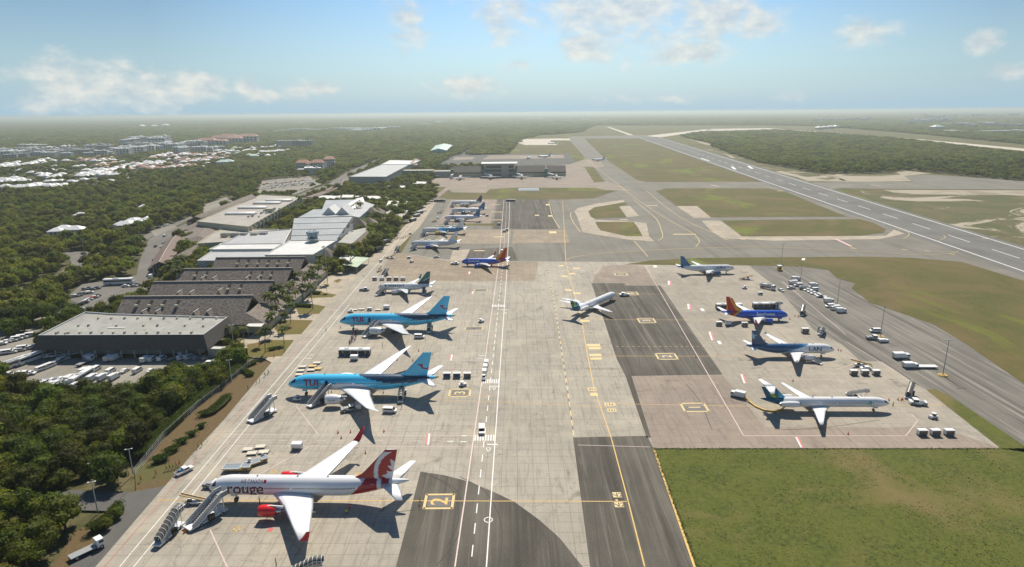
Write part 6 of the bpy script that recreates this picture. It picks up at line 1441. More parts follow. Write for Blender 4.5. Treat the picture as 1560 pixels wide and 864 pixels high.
for zz in (.25, .5, .75):
    m_ = MB(); a_ = [(-165.5-15.5*zz, 463+58*zz, 9.3+8.8*zz), (-132.5-zz, 465+61*zz, 9.3+8.8*zz)]; m_.cyl(*[tuple(W3([q])[0]) for q in a_], .22, None, 5); m_.build('roof_seam', rGreyR, r)
RR = PL([(455,332),(478,319.5),(491,319.5),(497,305.5),(549,304.5),(528,318.5),(537,329.5)], 15); RR = [(x, max(y, 527)) for x, y in RR]
m_ = MB(); m_.prism([(x+157, y-500) for x, y in RR], 0, 14.8, 0); m_.build('rear_wall', wWhite, r); m_ = MB(); m_.prism([(x+157, y-500) for x, y in offset(RR, .3)], 14.85, 15.3); m_.build('rear_roof', rMetal, r)
SW = PL([(529,318.5),(549,305),(570,312),(560,320),(547,331),(538,329.5)], 11)
m_ = MB(); m_.prism([(x+157, y-500) for x, y in SW], 0, 10.4); m_.build('wing_wall', wWhite, r); m_ = MB(); m_.prism([(x+157, y-500) for x, y in offset(SW, .4)], 10.45, 11); m_.build('wing_roof', rGreyR, r); FOOT.append(SW)
for k in range(6):
    q = P(531+k*3.4, 316.5-k*2.2, 13); m_ = MB(); X, Y = q[0]+157, q[1]-500; m_.add([(X-3, Y-7, 15.6), (X+7, Y-7, 11.6), (X+2, Y+7, 15.8)], [(0, 1, 2)]); m_.build('saw_tooth', rWhite, r)
for k, (x, y) in enumerate(((505, 324), (525, 324))):
    q = P(x, y, 16); m_ = MB(); X, Y = q[0]+157, q[1]-500; m_.add([(X-6.5, Y-8, 15.3), (X+6.5, Y-8, 15.3), (X, Y-8, 22), (X, Y+14, 22), (X-6.5, Y+14, 15.3), (X+6.5, Y+14, 15.3)], [(0, 1, 2), (0, 2, 3, 4), (1, 5, 3, 2)]); m_.build('roof_gable', rWhite, r)
for k, (x, y, s_, w_) in enumerate(((549, 345, 1.0, 9), (562, 338, .8, 8), (566, 326, 1.0, 11), (575, 322, .8, 8))):
    q = P(x, y, 6); m_ = MB(); X, Y = q[0]+157, q[1]-500; m_.add([(X, Y, 13*s_), (X-w_, Y-w_, 4.5), (X+w_, Y-w_, 4.5), (X+w_, Y+w_, 4.5), (X-w_, Y+w_, 4.5)], [(0, 1, 2), (0, 2, 3), (0, 3, 4), (0, 4, 1)]); m_.build('thatched_hip', mShing, r)
for k, (x, y) in enumerate(((519, 354), (527, 347), (535, 341))):
    q = P(x, y, 11+k*1.2); m_ = MB(); X, Y, Z = q[0]+157, q[1]-500, 12.3+k*1.7; m_.add([(X+2.5, Y+4, Z+1.6), (X, Y-4, Z-1.5), (X+3.5, Y-3, Z-1.4)], [(0, 1, 2), (2, 1, 0)]); m_.build('roof_slit', mDark, r)
# --- tower cab
q = P(479.5, 357, 15); r = thing('control_tower', 'glass tower cab with blue tinted outward-leaning windows in front of the metal hall', 'control tower', (q[0], 459, 0)); FOOT.append([(q[0]-4, 455), (q[0]+4, 455), (q[0]+4, 463), (q[0]-4, 463)])
def octa(rad_): return [(rad_*math.cos(rad(22.5+45*i)), rad_*math.sin(rad(22.5+45*i))) for i in range(8)]
m_ = MB(); m_.frustum(octa(2.6), 0, octa(2.6), 12.2); m_.build('shaft', wWhite, r); m_ = MB(); m_.frustum(octa(4.6), 12.2, octa(4.9), 13.1); m_.build('walkway', vL, r)
cabm = M('blue_tinted_glass', (.05, .13, .19), .08, vary=.25, scale=.8, coat=.5)
m_ = MB(); m_.frustum(octa(3.4), 13.1, octa(4.5), 17.4, cap=False); m_.build('cab_glass', cabm, r)
for k in range(8): a0 = octa(3.42)[k]; a1 = octa(4.53)[k]; m_ = MB(); m_.cyl((a0[0], a0[1], 13.1), (a1[0], a1[1], 17.4), .10, None, 5); m_.build('mullion', vL, r)
m_ = MB(); m_.frustum(octa(4.7), 17.4, octa(4.4), 17.9); m_.build('roof', M('blue_grey_roof', (.16, .22, .27), .5, vary=.15), r)
for k, (x, y) in enumerate(((-1.5, 0), (.5, 1), (1.6, -.8), (2.4, .6), (-2.6, -.8))): m_ = MB(); m_.cyl((x, y, 17.9), (x, y, 19.4), .10, .06, 5); m_.box((x, y, 19.2), (.5, .5, .5)); m_.build('antenna', vR if k == 0 else vL, r)
# --- skirted block right of it
r, p, c = bld('skirted_lounge', 'flat-roofed block with broad brown shingle skirt facing the service road', 'lounge', PL([(514,370),(536,372),(563,348),(556,347),(533,352)], 8))
m_ = MB(); o = offset(p, 4.5); m_.frustum(o, 3.6, p, 8.3, cap=False); m_.build('shingle_skirt', mShing, r); m_ = MB(); m_.prism(offset(p, -.1), 7.6, 8.0); m_.build('roof', rFlat, r); m_ = MB(); m_.prism(offset(p, 1.5), 0, 5.2); m_.build('wall', wCream, r)
# small thatch and canopies by the service road
def cone_roof(label, px, py, R_, he, hr):
    q = P(px, py, 0); r = thing('thatched_pavilion', label, 'pavilion', (q[0], q[1], 0), .3, 'thatched pavilions'); FOOT.append([(q[0]-R_, q[1]-R_), (q[0]+R_, q[1]-R_), (q[0]+R_, q[1]+R_), (q[0]-R_, q[1]+R_)])
    m_ = MB(); rs = [[(k*R_*math.cos(a), k*R_*math.sin(a), z) for a in [2*math.pi*i/12 for i in range(12)]] for k, z in ((1, he), (.75, he+(hr-he)*.32), (.4, he+(hr-he)*.7), (.03, hr))]; m_.rings(rs, smooth=False); m_.build('thatch_roof', mShing, r)
    for k in range(8): m_ = MB(); a = k*math.pi/4; m_.cyl((.8*R_*math.cos(a), .8*R_*math.sin(a), 0), (.8*R_*math.cos(a), .8*R_*math.sin(a), he+.6), .2, None, 6); m_.build('post', vT, r)
cone_roof('round thatched pavilion at the right end of the bright white roof', 495, 399, 9.5, 3.4, 11.5); cone_roof('round thatched pavilion between the white roof and the skirted lounge', 509, 391, 8.5, 3.2, 9.5)
def canopy(name, label, pts, h, mat, t=.3, group=None):
    r, p, c = bld(name, label, 'canopy', PL(pts, h), group); m_ = MB(); m_.prism(p, h-t, h); m_.build('roof', mat, r)
    for q in offset(p, -.6): m_ = MB(); m_.cyl((q[0], q[1], 0), (q[0], q[1], h-t), .14, None, 6); m_.build('post', wPost, r)
    return r, p, c
canopy('flat_canopy', 'white flat canopy beside the green striped one', [(509,399),(524.6,403.6),(540.6,389.5),(522,389)], 4.6, rWhite); canopy('striped_canopy', 'green and cream striped canopy along the service road', [(525,404),(543.9,407),(562.5,392.5),(541.5,391)], 4.2, rGreen)
canopy('white_canopy', 'white canopy on posts by the palms at the end of the first thatched hall', [(374,497),(398,497.5),(421,474),(403,474)], 5, rWhite)
# --- sheds and walls near the yard
def box_bld(name, label, cat, pxs, h, wall, roof, group=None, pitch=None): return flat_bld(name, label, cat, PL(pxs, h), h, wall, roof, .15, group)
box_bld('small_shed', 'small shed with white roof at the right end of the yard', 'shed', [(316,531.5),(340,532),(343,528.5),(321,528)], 3.6, wGrey, rWhite)
r, p, c = bld('stone_wall', 'low rough stone wall beside the small shed', 'wall', PL([(343,541),(378,541.5),(378,540),(343,539.5)])); m_ = MB(); m_.prism(p, 0, 3.3); m_.build('wall_body', wStone, r); m_ = MB(); m_.prism(offset(p, .12), 3.3, 3.45); m_.build('coping', rTan, r)
# carport along the drive
a = [P(x, y, 7) for x, y in ((246,400),(262,372),(272,358))]; ax = P(262, 366, 0)
r = thing('drive_canopy', 'long brown ridge-roofed canopy over the drop-off lane', 'canopy', (-245, 440, 0)); pth = [(-232.5, 405), (-247, 440), (-262, 478), (-270, 500)]; FOOT.append([(-242, 402), (-224, 402), (-250, 470), (-262, 505), (-280, 505), (-265, 460)])
m_ = MB()
for q0, q1 in zip(pth[:-1], pth[1:]):
    d = Vector((q1[0]-q0[0], q1[1]-q0[1])).normalized(); nn = Vector((d.y, -d.x))*6.5
    vs = [(q0[0]+245, q0[1]-440, 8.2), (q1[0]+245, q1[1]-440, 8.2), (q1[0]+nn.x+245, q1[1]+nn.y-440, 4.8), (q0[0]+nn.x+245, q0[1]+nn.y-440, 4.8), (q1[0]-nn.x+245, q1[1]-nn.y-440, 4.8), (q0[0]-nn.x+245, q0[1]-nn.y-440, 4.8)]
    m_.add(vs, [(0, 1, 2, 3), (1, 0, 5, 4)])
rf = m_.build('roof', M('brown_sheet_roof', (.17, .115, .09), .8, vary=.2, scale=.5), r, False); sd_ = rf.modifiers.new('thickness', 'SOLIDIFY'); sd_.thickness = .3
m_ = MB()
for q0, q1 in zip(pth[:-1], pth[1:]): m_.cyl((q0[0]+245, q0[1]-440, 8.35), (q1[0]+245, q1[1]-440, 8.35), .35, None, 6)
m_.build('ridge_cap', rTan, r)
for k in range(9):
    t = k/8*2.98; i_ = int(t); q = lerp2(pth[i_], pth[i_+1], t-i_)
    for s_ in (4.5, -4.5): m_ = MB(); m_.cyl((q[0]+s_+245, q[1]-440, 0), (q[0]+s_+245, q[1]-440, 5.6), .25, None, 6); m_.build('post', wPost, r)
# covered walkway towards the warehouse (brown band roof)
wk = PL([(415,309),(470,301),(500,291),(520,279),(536,270)], 6); r = thing('covered_walkway', 'long curving brown-roofed walkway leading to the grey warehouse', 'walkway', (wk[2][0], wk[2][1], 0)); c = wk[2]; m_ = MB()
for q in stripe(wk, 12): m_.prism([(x-c[0], y-c[1]) for x, y in q], 5, 6)
m_.build('roof', M('brown_sheet_roof', (.17, .115, .09)), r)
for k in range(12): t = k/11*3.99; i_ = int(t); q = lerp2(wk[i_], wk[i_+1], t-i_); m_ = MB(); m_.cyl((q[0]-c[0]+3, q[1]-c[1], 0), (q[0]-c[0]+3, q[1]-c[1], 5.1), .35, None, 6); m_.build('post', wPost, r)
for q in stripe(wk, 16): FOOT.append(q)
# shelters, white roofs in the trees
for l, pts, h, m2 in (('long white-roofed shed left part, beyond the parked cars', [(474,303),(517,303),(519,298),(478,298)], 5, rWhite), ('raised middle of the long white shed', [(520,301),(537,301),(539,297),(522,297)], 7, rWhite), ('long white-roofed shed right part, before the dark trees', [(540,303),(581,303),(578,298.5),(541,298.5)], 5, rWhite),
                      ('white-roofed shed among trees by the service road', [(584,304),(622,303.5),(622,300),(586,300)], 5, rWhite), ('white zigzag roof among trees', [(588,315),(618,315),(622,306),(592,306)], 6, rWhite), ('brown-roofed low block among trees by the service road', [(586,333),(612,333),(622,320),(590,320)], 5, rTan), ('thin white roof among trees by the service road', [(581,334),(607,335),(609,332),(583,331)], 4.5, rWhite),
                      ('white-roofed shed in front of the yellow end of the far terminal', [(629,280),(648,280),(650,277),(633,276.5)], 7, rWhite), ('small white roof in the trees before the warehouse', [(582,284),(595,284.5),(596,281.5),(584,281)], 5, rWhite), ('small white roof in the trees right of the warehouse', [(608,286),(618,286),(618,283),(609,283)], 5, rWhite)):
    box_bld('white_roofed_shed', l, 'shed', pts, h, wCream if 'brown' not in l else wGrey, m2)
# --- warehouse
WH = [P(531,270,15), P(588,270,15), P(624,251,15), P(582,251,15)]
r, p, c = flat_bld('grey_warehouse', 'large grey-roofed warehouse with beige walls beyond the dark trees', 'warehouse', WH, 15, wGrey, rGreyR, .8); e0, e1 = [(q[0]-c[0], q[1]-c[1]) for q in WH[1:3]]
windows_on(r, e0, e1, 1.5, 12, 12, .12, wCream, 'pilaster', .3); m_ = MB(); m_.box((WH[1][0]-c[0]-9, WH[1][1]-c[1]-.8, 5.5), (8, 1.4, 9)); m_.build('stair_tower', wBrownG, r); m_ = MB(); m_.box((e0[0]+1.2, e0[1]+30, 5), (1, 7, 9)); m_.build('loading_door', wBrownG, r)
box_bld('rear_block', 'white-domed roof block adjoining the back of the warehouse', 'building', [(578,252),(624,251),(640,245),(594,244)], 12, wGrey, rWhite)
hip_roof('red_roofed_block', 'dull red roofed block at the back right of the warehouse', PL([(618,252),(634,252),(640,244),(628,244)], 9), 9, 13, M('dull_red_roof', (.25, .17, .14), .8, vary=.2), wGrey)
# --- far terminal
yb = P(740, 270, 0)[1]
def X_(px): return P(px, 270, 0)[0]
def sec(label, x0, x1, h, wall, roof, depth=26, dy=0): return flat_bld('terminal_section', label, 'terminal', [(X_(x0), yb+dy), (X_(x1), yb+dy), (X_(x1), yb+depth+dy), (X_(x0), yb+depth+dy)], h, wall, roof, .6, 'sections of the far terminal')
r, p, c = sec('yellow-walled section with green doors at the left end of the far terminal', 600, 660, 11, wYel, rTan)
for k, x in enumerate((632, 637, 643, 647.5)): m_ = MB(); m_.box((X_(x)-c[0], yb-c[1]-.1, 6.5), (3, .5, 8)); m_.build('green_door', wTeal, r)
m_ = MB(); m_.box((0, yb-c[1]-1, 1.4), (X_(660)-X_(602), 1.6, 2.6)); m_.build('undercroft', vG, r)
r, p, c = sec('plain grey low section between the yellow section and the dark roof', 660.3, 690, 9.5, wGrey, rTan)
def gsec(label, x0, x1):
    a0, a1 = X_(x0), X_(x1); r, p, c = bld('terminal_section', label, 'terminal', [(a0, yb), (a1, yb), (a1, yb+26), (a0, yb+26)], 'sections of the far terminal'); h = (a1-a0)/2
    m_ = MB(); m_.box((0, 0, 4), (2*h, 24, 8)); m_.build('wall', wCream, r); m_ = MB(); m_.box((0, -12.1, 6.7), (2*h, .3, 1.8)); m_.build('window_band', wBrownG, r)
    m_ = MB(); m_.add([(-h, -14, 8), (h, -14, 8), (h, 0, 17), (-h, 0, 17), (-h, 14, 8), (h, 14, 8)], [(0, 1, 2, 3), (3, 2, 5, 4), (1, 5, 2), (0, 3, 4)]); m_.build('roof', M('dark_brown_shingle', (.13, .115, .10), .9, vary=.25, scale=.6), r)
gsec('dark shingle-roofed section left of the tall middle', 690.3, 737); gsec('dark shingle-roofed section just right of the tall middle', 785, 832); gsec('dark shingle-roofed section at the right end of the far terminal', 833.5, 863)
r, p, c = sec('tall three-storey middle section of the far terminal with white roof slab', 737.5, 784, 21, wGrey, rWhite)
for z0, z1 in ((14.5, 18.5), (8.5, 12.5), (1, 5)):
    for x0, x1 in ((741, 764), (775, 782)): m_ = MB(); a0, a1 = X_(x0)-c[0], X_(x1)-c[0]; m_.box(((a0+a1)/2, yb-c[1]-.1, (z0+z1)/2), (a1-a0, .4, z1-z0)); m_.build('window', wBrownG, r)
m_ = MB(); m_.box((0, -2, 21.8), (X_(786)-X_(731), 34, 1.0)); m_.build('roof_slab', rWhite, r)
for k, x in enumerate((690, 737, 784.5, 832.5)):
    t = thing('stair_tower', ('leftmost', 'second', 'third', 'rightmost')[k]+' dark green stair tower on the front of the far terminal', 'stair tower', (X_(x), yb-3, 0), 0, 'green stair towers'); m_ = MB(); m_.box((0, 0, 6.5), (5, 5.8, 13)); m_.build('wall', wTeal, t); m_ = MB(); m_.box((0, 0, 13.2), (6, 6.6, .5)); m_.build('roof', wTeal, t)
    if k != 9:
        j = thing('jet_bridge', ('leftmost', 'second', 'third', 'rightmost')[k]+' white jet bridge sloping to the far stands', 'jet bridge', (X_(x)+2, yb-7, 0), 0, 'jet bridges'); m_ = MB(); dx = 9 if k else -3; m_.T = Matrix.Identity(4); m_.cyl((0, 0, 6), (dx, -14, 4.6), 1.5, 1.5, 8); m_.build('tunnel', vW, j)
        m_ = MB(); m_.box((dx, -15.5, 4.2), (3.4, 3.4, 3.2)); m_.build('cab', vG, j); m_ = MB(); m_.cyl((dx*.7, -10, 0), (dx*.7, -10, 4), .35, None, 6); m_.build('leg', vG, j)
# rotunda and odd bits
q = P(665, 271, 0); r = thing('dark_pavilion', 'low dark-roofed pavilion at the left end of the far stands', 'pavilion', (q[0], q[1], 0)); m_ = MB(); m_.box((0, 0, 3.2), (9, 7, .8)); m_.build('roof', vG, r); [MB().cyl((x, y, 0), (x, y, 3), .2, None, 6).build('post', vG, r) for x in (-4, 4) for y in (-3, 3)]
HG = [P(656,229,12), P(680,228.5,12), P(689,220.5,12), P(664,221,12)]
hip_roof('mint_hangar', 'mint green hangar in the forest beyond the far terminal', HG, 11, 16, rMint, M('mint_render', (.34, .48, .42), .8), hipped=False)
# sign board of letters on the green strip
q0, q1 = P(790, 291, 0), P(821, 291, 0); r = thing('letter_sign', 'long pale sign with dark letters lying on the green strip before the far stands', 'sign', ((q0[0]+q1[0])/2, q0[1], 0))
m_ = MB(); m_.T = Matrix.Translation((0, 0, .4)) @ Matrix.Rotation(rad(-58), 4, 'X'); w = q1[0]-q0[0]; m_.box((0, 0, 2.2), (w, .3, 5.5)); m_.build('board', M('pale_blue_board', (.50, .60, .66), .6), r)
vs, fs = text_polys('AIR-PUNTACANA', 4.4, .05); x0 = min(v_[0] for v_ in vs); x1 = max(v_[0] for v_ in vs); k_ = w*.94/(x1-x0); m_ = MB(); m_.T = Matrix.Translation((0, 0, .4)) @ Matrix.Rotation(rad(-58), 4, 'X'); m_.add([((a_-x0)*k_-w*.47, -.2, b2+.7) for a_, b2, _ in vs], fs); m_.build('lettering', vDb, r)
m_ = MB(); m_.box((0, .8, .6), (w*.9, .4, 1.2)); m_.build('sign_base', vG, r)
# fence along the verge
fp = PL([(206,724),(250,668),(300,622),(345,588),(392,548)]); c = fp[2]; r = thing('wire_fence', 'grey wire fence between the dark wood and the brown verge', 'fence', (c[0], c[1], 0)); tot = 0
m_ = MB()
for a_, b2 in zip(fp[:-1], fp[1:]):
    for z in (.1, .8, 1.5, 2.2): m_.cyl((a_[0]-c[0], a_[1]-c[1], z), (b2[0]-c[0], b2[1]-c[1], z), .035, None, 4)
m_.build('wires', vL, r)
for a_, b2 in zip(fp[:-1], fp[1:]):
    n = int(math.dist(a_, b2)/4)
    for k in range(n): q = lerp2(a_, b2, k/n); m_ = MB(); m_.cyl((q[0]-c[0], q[1]-c[1], 0), (q[0]-c[0], q[1]-c[1], 2.5), .07, None, 5); m_.build('post', wPost, r)
# ---------------------------------------------------------------- village and towns
def mk_house(roofmat, hip=True, w=12, d=9, he=3.4, hr=5.6):
    r = thing('house', 'x', 'house'); m_ = MB(); m_.box((0, 0, he/2), (w, d, he)); m_.build('wall', wWhite, r)
    m_ = MB(); i = d/2 if hip else 0; W_, D_ = w/2+.6, d/2+.6; m_.add([(-W_, -D_, he), (W_, -D_, he), (W_, D_, he), (-W_, D_, he), (-W_+i+.6, 0, hr), (W_-i-.6, 0, hr)], [(0, 1, 5, 4), (1, 2, 5), (2, 3, 4, 5), (3, 0, 4), (3, 2, 1, 0)]); m_.build('roof', roofmat, r, True)
    for x in (-w*.28, w*.02, w*.28): q = MB(); q.box((x, -d/2-.03, he*.5), (1.4, .08, 1.5)); q.build('window', wBrownG, r)
    return r
def mk_block(wall, roofmat, w=26, d=14, st=3, pitched=False):
    r = thing('apartment_block', 'x', 'apartment block'); h = st*3.2; m_ = MB(); m_.box((0, 0, h/2), (w, d, h)); m_.build('wall', wall, r)
    for s_ in range(st):
        for k in range(5): q = MB(); q.box((-w*.4+k*w*.2, -d/2-.04, 1.8+s_*3.2), (w*.11, .1, 1.7)); q.build('window', wBrownG, r)
    m_ = MB()
    if pitched: W_, D_ = w/2+.6, d/2+.6; m_.add([(-W_, -D_, h), (W_, -D_, h), (W_, D_, h), (-W_, D_, h), (-W_+D_*.6, 0, h+3.5), (W_-D_*.6, 0, h+3.5)], [(0, 1, 5, 4), (1, 2, 5), (2, 3, 4, 5), (3, 0, 4), (3, 2, 1, 0)])
    else: m_.box((0, 0, h+.3), (w+.5, d+.5, .6)); m_.box((w*.2, 0, h+1.5), (4, 4, 2))
    m_.build('roof', roofmat, r, True); return r
rHouse = roofm('village_white_roof', (.74, .74, .72), (.80, .79, .77), dirt=.15); rRedP = roofm('faded_red_roof', (.34, .17, .12), (.42, .24, .17), dirt=.3)
HP = {'w': Proto(mk_house(rHouse)), 'r': Proto(mk_house(rRedP)), 'm': Proto(mk_house(rMint)), 'b': Proto(mk_block(wWhite, rHouse)), 'g': Proto(mk_block(wGrey, rGreyR)), 'R': Proto(mk_block(wWhite, rRedP, 30, 14, 3, True)), 'o': Proto(mk_block(wWhite, rRed, 16, 12, 3, True)), 'L': Proto(mk_block(wWhite, rHouse, 60, 30, 2))}
KIND = {'w': 'white-roofed house', 'r': 'red-roofed house', 'm': 'mint-roofed house', 'b': 'white flat-roofed block', 'g': 'grey flat-roofed block', 'R': 'long block with faded red roof', 'o': 'white block with orange roof', 'L': 'long low white building'}
rv = random.Random(11)
def cluster(k, x0, x1, y0, y1, n, where, sc=(1, 1.5), slope=0.0, ang=12):
    if x1 < 480 and k in 'wr' and y0 > 200: n = int(n*1.7); sc = (min(sc[0], .9), min(sc[1], 1.25)); slope = max(slope*1.5, 1.6)
    elif n > 3 and x1 < 480: n = int(n*1.2)
    for i in range(n):
        t = (i+.5+rv.uniform(-.25, .25))/n; x = x0+(x1-x0)*t; y = y0+(y1-y0)*t+rv.uniform(-1, 1)*slope
        q = P(x, y, 0); s_ = rv.uniform(*sc)
        o = HP[k].put((q[0], q[1], -.1), rad(rv.choice((0, 90, 0, 0))+rv.uniform(-ang, ang)+8), KIND[k]+' '+where, KIND[k]+'s '+where, scale=(s_, s_, s_*rv.uniform(1.05, 1.3)))
        R_ = (9 if k in 'wrm' else 16 if k in 'bgRo' else 34)*s_; fr = R_*.8+min(60, 3.6*q[1]/100); R2 = R_*.92; FOOT.append([(q[0]-R2, q[1]-fr), (q[0]+R2, q[1]-fr), (q[0]+R_, q[1]+R_*.8), (q[0]-R_, q[1]+R_*.8)])
cluster('w', 8, 62, 289, 287, 8, 'in the nearest village row, left', (.9, 1.3), .6); cluster('w', 68, 98, 287, 287, 5, 'in the nearest village row, second group', (.9, 1.3), .5); cluster('w', 0, 36, 279, 277, 9, 'in the second village row at the left edge', (1, 1.4), 2); cluster('w', 62, 98, 273, 271, 5, 'in the loose middle group', (1, 1.3), 2)
cluster('w', 120, 150, 271, 267, 6, 'in the bright white rank, left half', (1.5, 2.0), 1.5); cluster('w', 145, 190, 267, 260, 9, 'in the bright white rank, middle', (1.6, 2.2), 2); cluster('w', 185, 216, 259, 252, 7, 'in the bright white rank, upper right end', (1.6, 2.3), 2); cluster('w', 158, 188, 270, 268, 4, 'just below the bright white rank', (1, 1.4), .6)
cluster('w', 0, 45, 255, 251, 11, 'in the third village row', (1.6, 2.3), 2); cluster('w', 45, 82, 254, 246, 7, 'right of the third village row', (1.5, 2.2), 3); cluster('w', 218, 250, 253, 249, 6, 'around the small red gables', (1.5, 2.1), 1.5); cluster('r', 215, 290, 258, 256, 5, 'at the wood edge below the white rank', (1.2, 1.8), 1); cluster('w', 272, 288, 255, 254, 2, 'standing big and white by the wood', (2, 2.4), .5)
cluster('b', 0, 60, 238, 234, 9, 'in the grey-white town at the left', (1, 1.5), 2.5); cluster('g', 20, 112, 236, 231, 10, 'in the grey-white town at the left', (1, 1.4), 3); cluster('w', 60, 115, 229, 224, 9, 'at the top of the left town', (2, 3), 1.5); cluster('L', 38, 68, 223.5, 223.5, 2, 'alone in the forest above the left town', (.9, 1), 0); cluster('g', 112, 140, 237, 236, 3, 'beside the apartment row', (1.3, 1.6), 1)
cluster('r', 120, 172, 246, 241, 8, 'below the apartment row', (1.5, 2.2), 1.5); cluster('w', 142, 176, 248, 246, 4, 'among the red roofs', (1.4, 1.8), 1); cluster('r', 145, 180, 255, 250, 6, 'above the bright white rank', (1.4, 2), 1.5)
cluster('g', 135, 172, 232, 230, 4, 'in the apartment row', (1.4, 1.8), 1.5); cluster('b', 178, 250, 235, 229, 9, 'in the apartment row', (1.3, 1.7), 2.5); cluster('b', 192, 252, 222.5, 220, 7, 'in the far apartment row', (1.8, 2.3), 1); cluster('g', 200, 245, 228, 226, 5, 'in the apartment row centre', (1.4, 1.7), 1.5); cluster('b', 250, 312, 227, 222, 10, 'right of the apartment rows', (1.2, 1.7), 2.5); cluster('b', 272, 285, 234, 234, 2, 'before the village centre', (1.3, 1.5), .5)
cluster('R', 312, 340, 223, 223, 3, 'in the long red-roofed terrace, left', (1.7, 2), .5); cluster('R', 330, 384, 218.5, 217.5, 6, 'in the long red-roofed terrace, far side', (1.7, 2.2), 1); cluster('b', 300, 340, 232, 230, 5, 'under the red terrace', (1, 1.4), 1.5); cluster('w', 325, 390, 232, 228, 9, 'under the red terrace, right', (1.4, 2), 2)
cluster('r', 228, 350, 240, 238, 14, 'in the middle of the village', (1.4, 2.2), 2.5); cluster('w', 255, 300, 238, 236, 4, 'in the middle of the village', (1.5, 2.2), 1.5); cluster('r', 270, 335, 246, 244, 7, 'at the lower village edge', (1.4, 2), 1.5); cluster('w', 275, 320, 248, 246, 4, 'at the lower village edge', (1.6, 2.2), 1)
cluster('m', 335, 350, 252, 251, 2, 'in the trees right of the village', (1.5, 1.9), 0); cluster('m', 386, 392, 241, 241, 1, 'alone in the trees before the dark blocks', (1.6, 1.8), 0); cluster('w', 396, 440, 233, 231.5, 6, 'right of the village', (1.8, 2.4), .6); cluster('g', 425, 470, 223.5, 222, 6, 'in the dark group beyond the village', (1.4, 1.7), 1.5); cluster('w', 395, 430, 226, 224, 3, 'behind the dark group', (2, 2.6), .6)
cluster('o', 457, 510, 262, 255, 5, 'in the stepped complex above the car park', (1.0, 1.4), 2.5, 20); cluster('b', 460, 485, 268, 263, 3, 'in the stepped complex above the car park', (.8, 1), 1.5)
cluster('L', 420, 490, 200.5, 199, 5, 'in the far row deep in the forest', (1.2, 1.8), .6, 5); cluster('L', 500, 555, 199, 198, 5, 'in the far row, middle', (1.2, 2), .7, 5); cluster('L', 538, 600, 201, 197, 6, 'in the far row, right', (1.4, 2), 1, 5); cluster('L', 640, 705, 192, 184, 4, 'on the pale clearing near the horizon', (1.2, 2), 1, 5); cluster('w', 5, 22, 215, 213, 2, 'alone in the far left forest', (3, 4), .5)
cluster('w', 205, 260, 195, 194, 3, 'at the far left horizon', (4, 6), .5); cluster('L', 800, 830, 183, 182, 3, 'near the horizon beyond the runway end', (1.4, 2), .4, 5); cluster('L', 880, 930, 184, 184, 3, 'near the horizon beyond the runway end', (1.2, 1.8), .4, 5)
cluster('r', 150, 300, 262, 250, 12, 'scattered among the trees of the village', (1, 1.3), 3); cluster('w', 20, 330, 262, 246, 24, 'scattered among the trees of the village', (1, 1.3), 7); cluster('w', 10, 200, 282, 272, 12, 'scattered among the trees below the village', (.8, 1.1), 5)
cluster('g', 0, 100, 241, 236, 8, 'at the lower edge of the left town', (.9, 1.2), 3); cluster('b', 60, 180, 240, 234, 10, 'at the lower edge of the left town', (.9, 1.2), 3); cluster('w', 230, 420, 244, 234, 16, 'scattered through the right of the village', (1, 1.4), 4); cluster('w', 82, 120, 357, 356, 3, 'in the near wood clearing', (1.0, 1.3), .8); cluster('w', 186, 234, 348, 340, 6, 'beside the drive in the wood', (1.2, 1.6), 3); cluster('w', 100, 240, 338, 320, 2, 'deep in the left wood', (.8, 1), 3)
# far right town
cluster('L', 1190, 1310, 173.6, 173.9, 8, 'in the pale line at the horizon', (1.6, 2.6), .3, 3); cluster('L', 1325, 1337, 173.2, 173.2, 2, 'shining at the right horizon', (3, 3.6), 0, 2); cluster('L', 1350, 1410, 174, 174, 6, 'shining at the right horizon', (3, 4), .2, 2); cluster('L', 1316, 1336, 181.5, 180.5, 2, 'below the shining horizon roofs', (1.4, 2), .2, 3)
cluster('b', 1240, 1330, 187, 183, 14, 'in the right-hand town', (1.6, 2.4), 2.5); cluster('b', 1385, 1445, 189, 185, 16, 'in the bright core of the right-hand town', (1.6, 2.6), 2.2); cluster('b', 1400, 1560, 180, 176, 16, 'in the upper right town', (2, 3.4), 2.5); cluster('L', 1436, 1525, 190, 188, 7, 'in the long white rows of the right town', (1.0, 1.6), 1, 4); cluster('L', 1435, 1470, 201, 200.5, 4, 'in front of the right town', (.7, .9), .3, 4)
cluster('m', 1423, 1432, 198, 198, 1, 'with blue-green roof before the right town', (4, 5), 0, 4); cluster('L', 1500, 1558, 203, 202, 3, 'at the right edge below the town', (1, 1.3), .5, 4); cluster('b', 1450, 1560, 194, 193, 8, 'at the right edge of the town', (1.4, 2), 1.5); cluster('w', 1245, 1278, 197, 195, 4, 'by the pale strip before the town', (2, 3), .5)
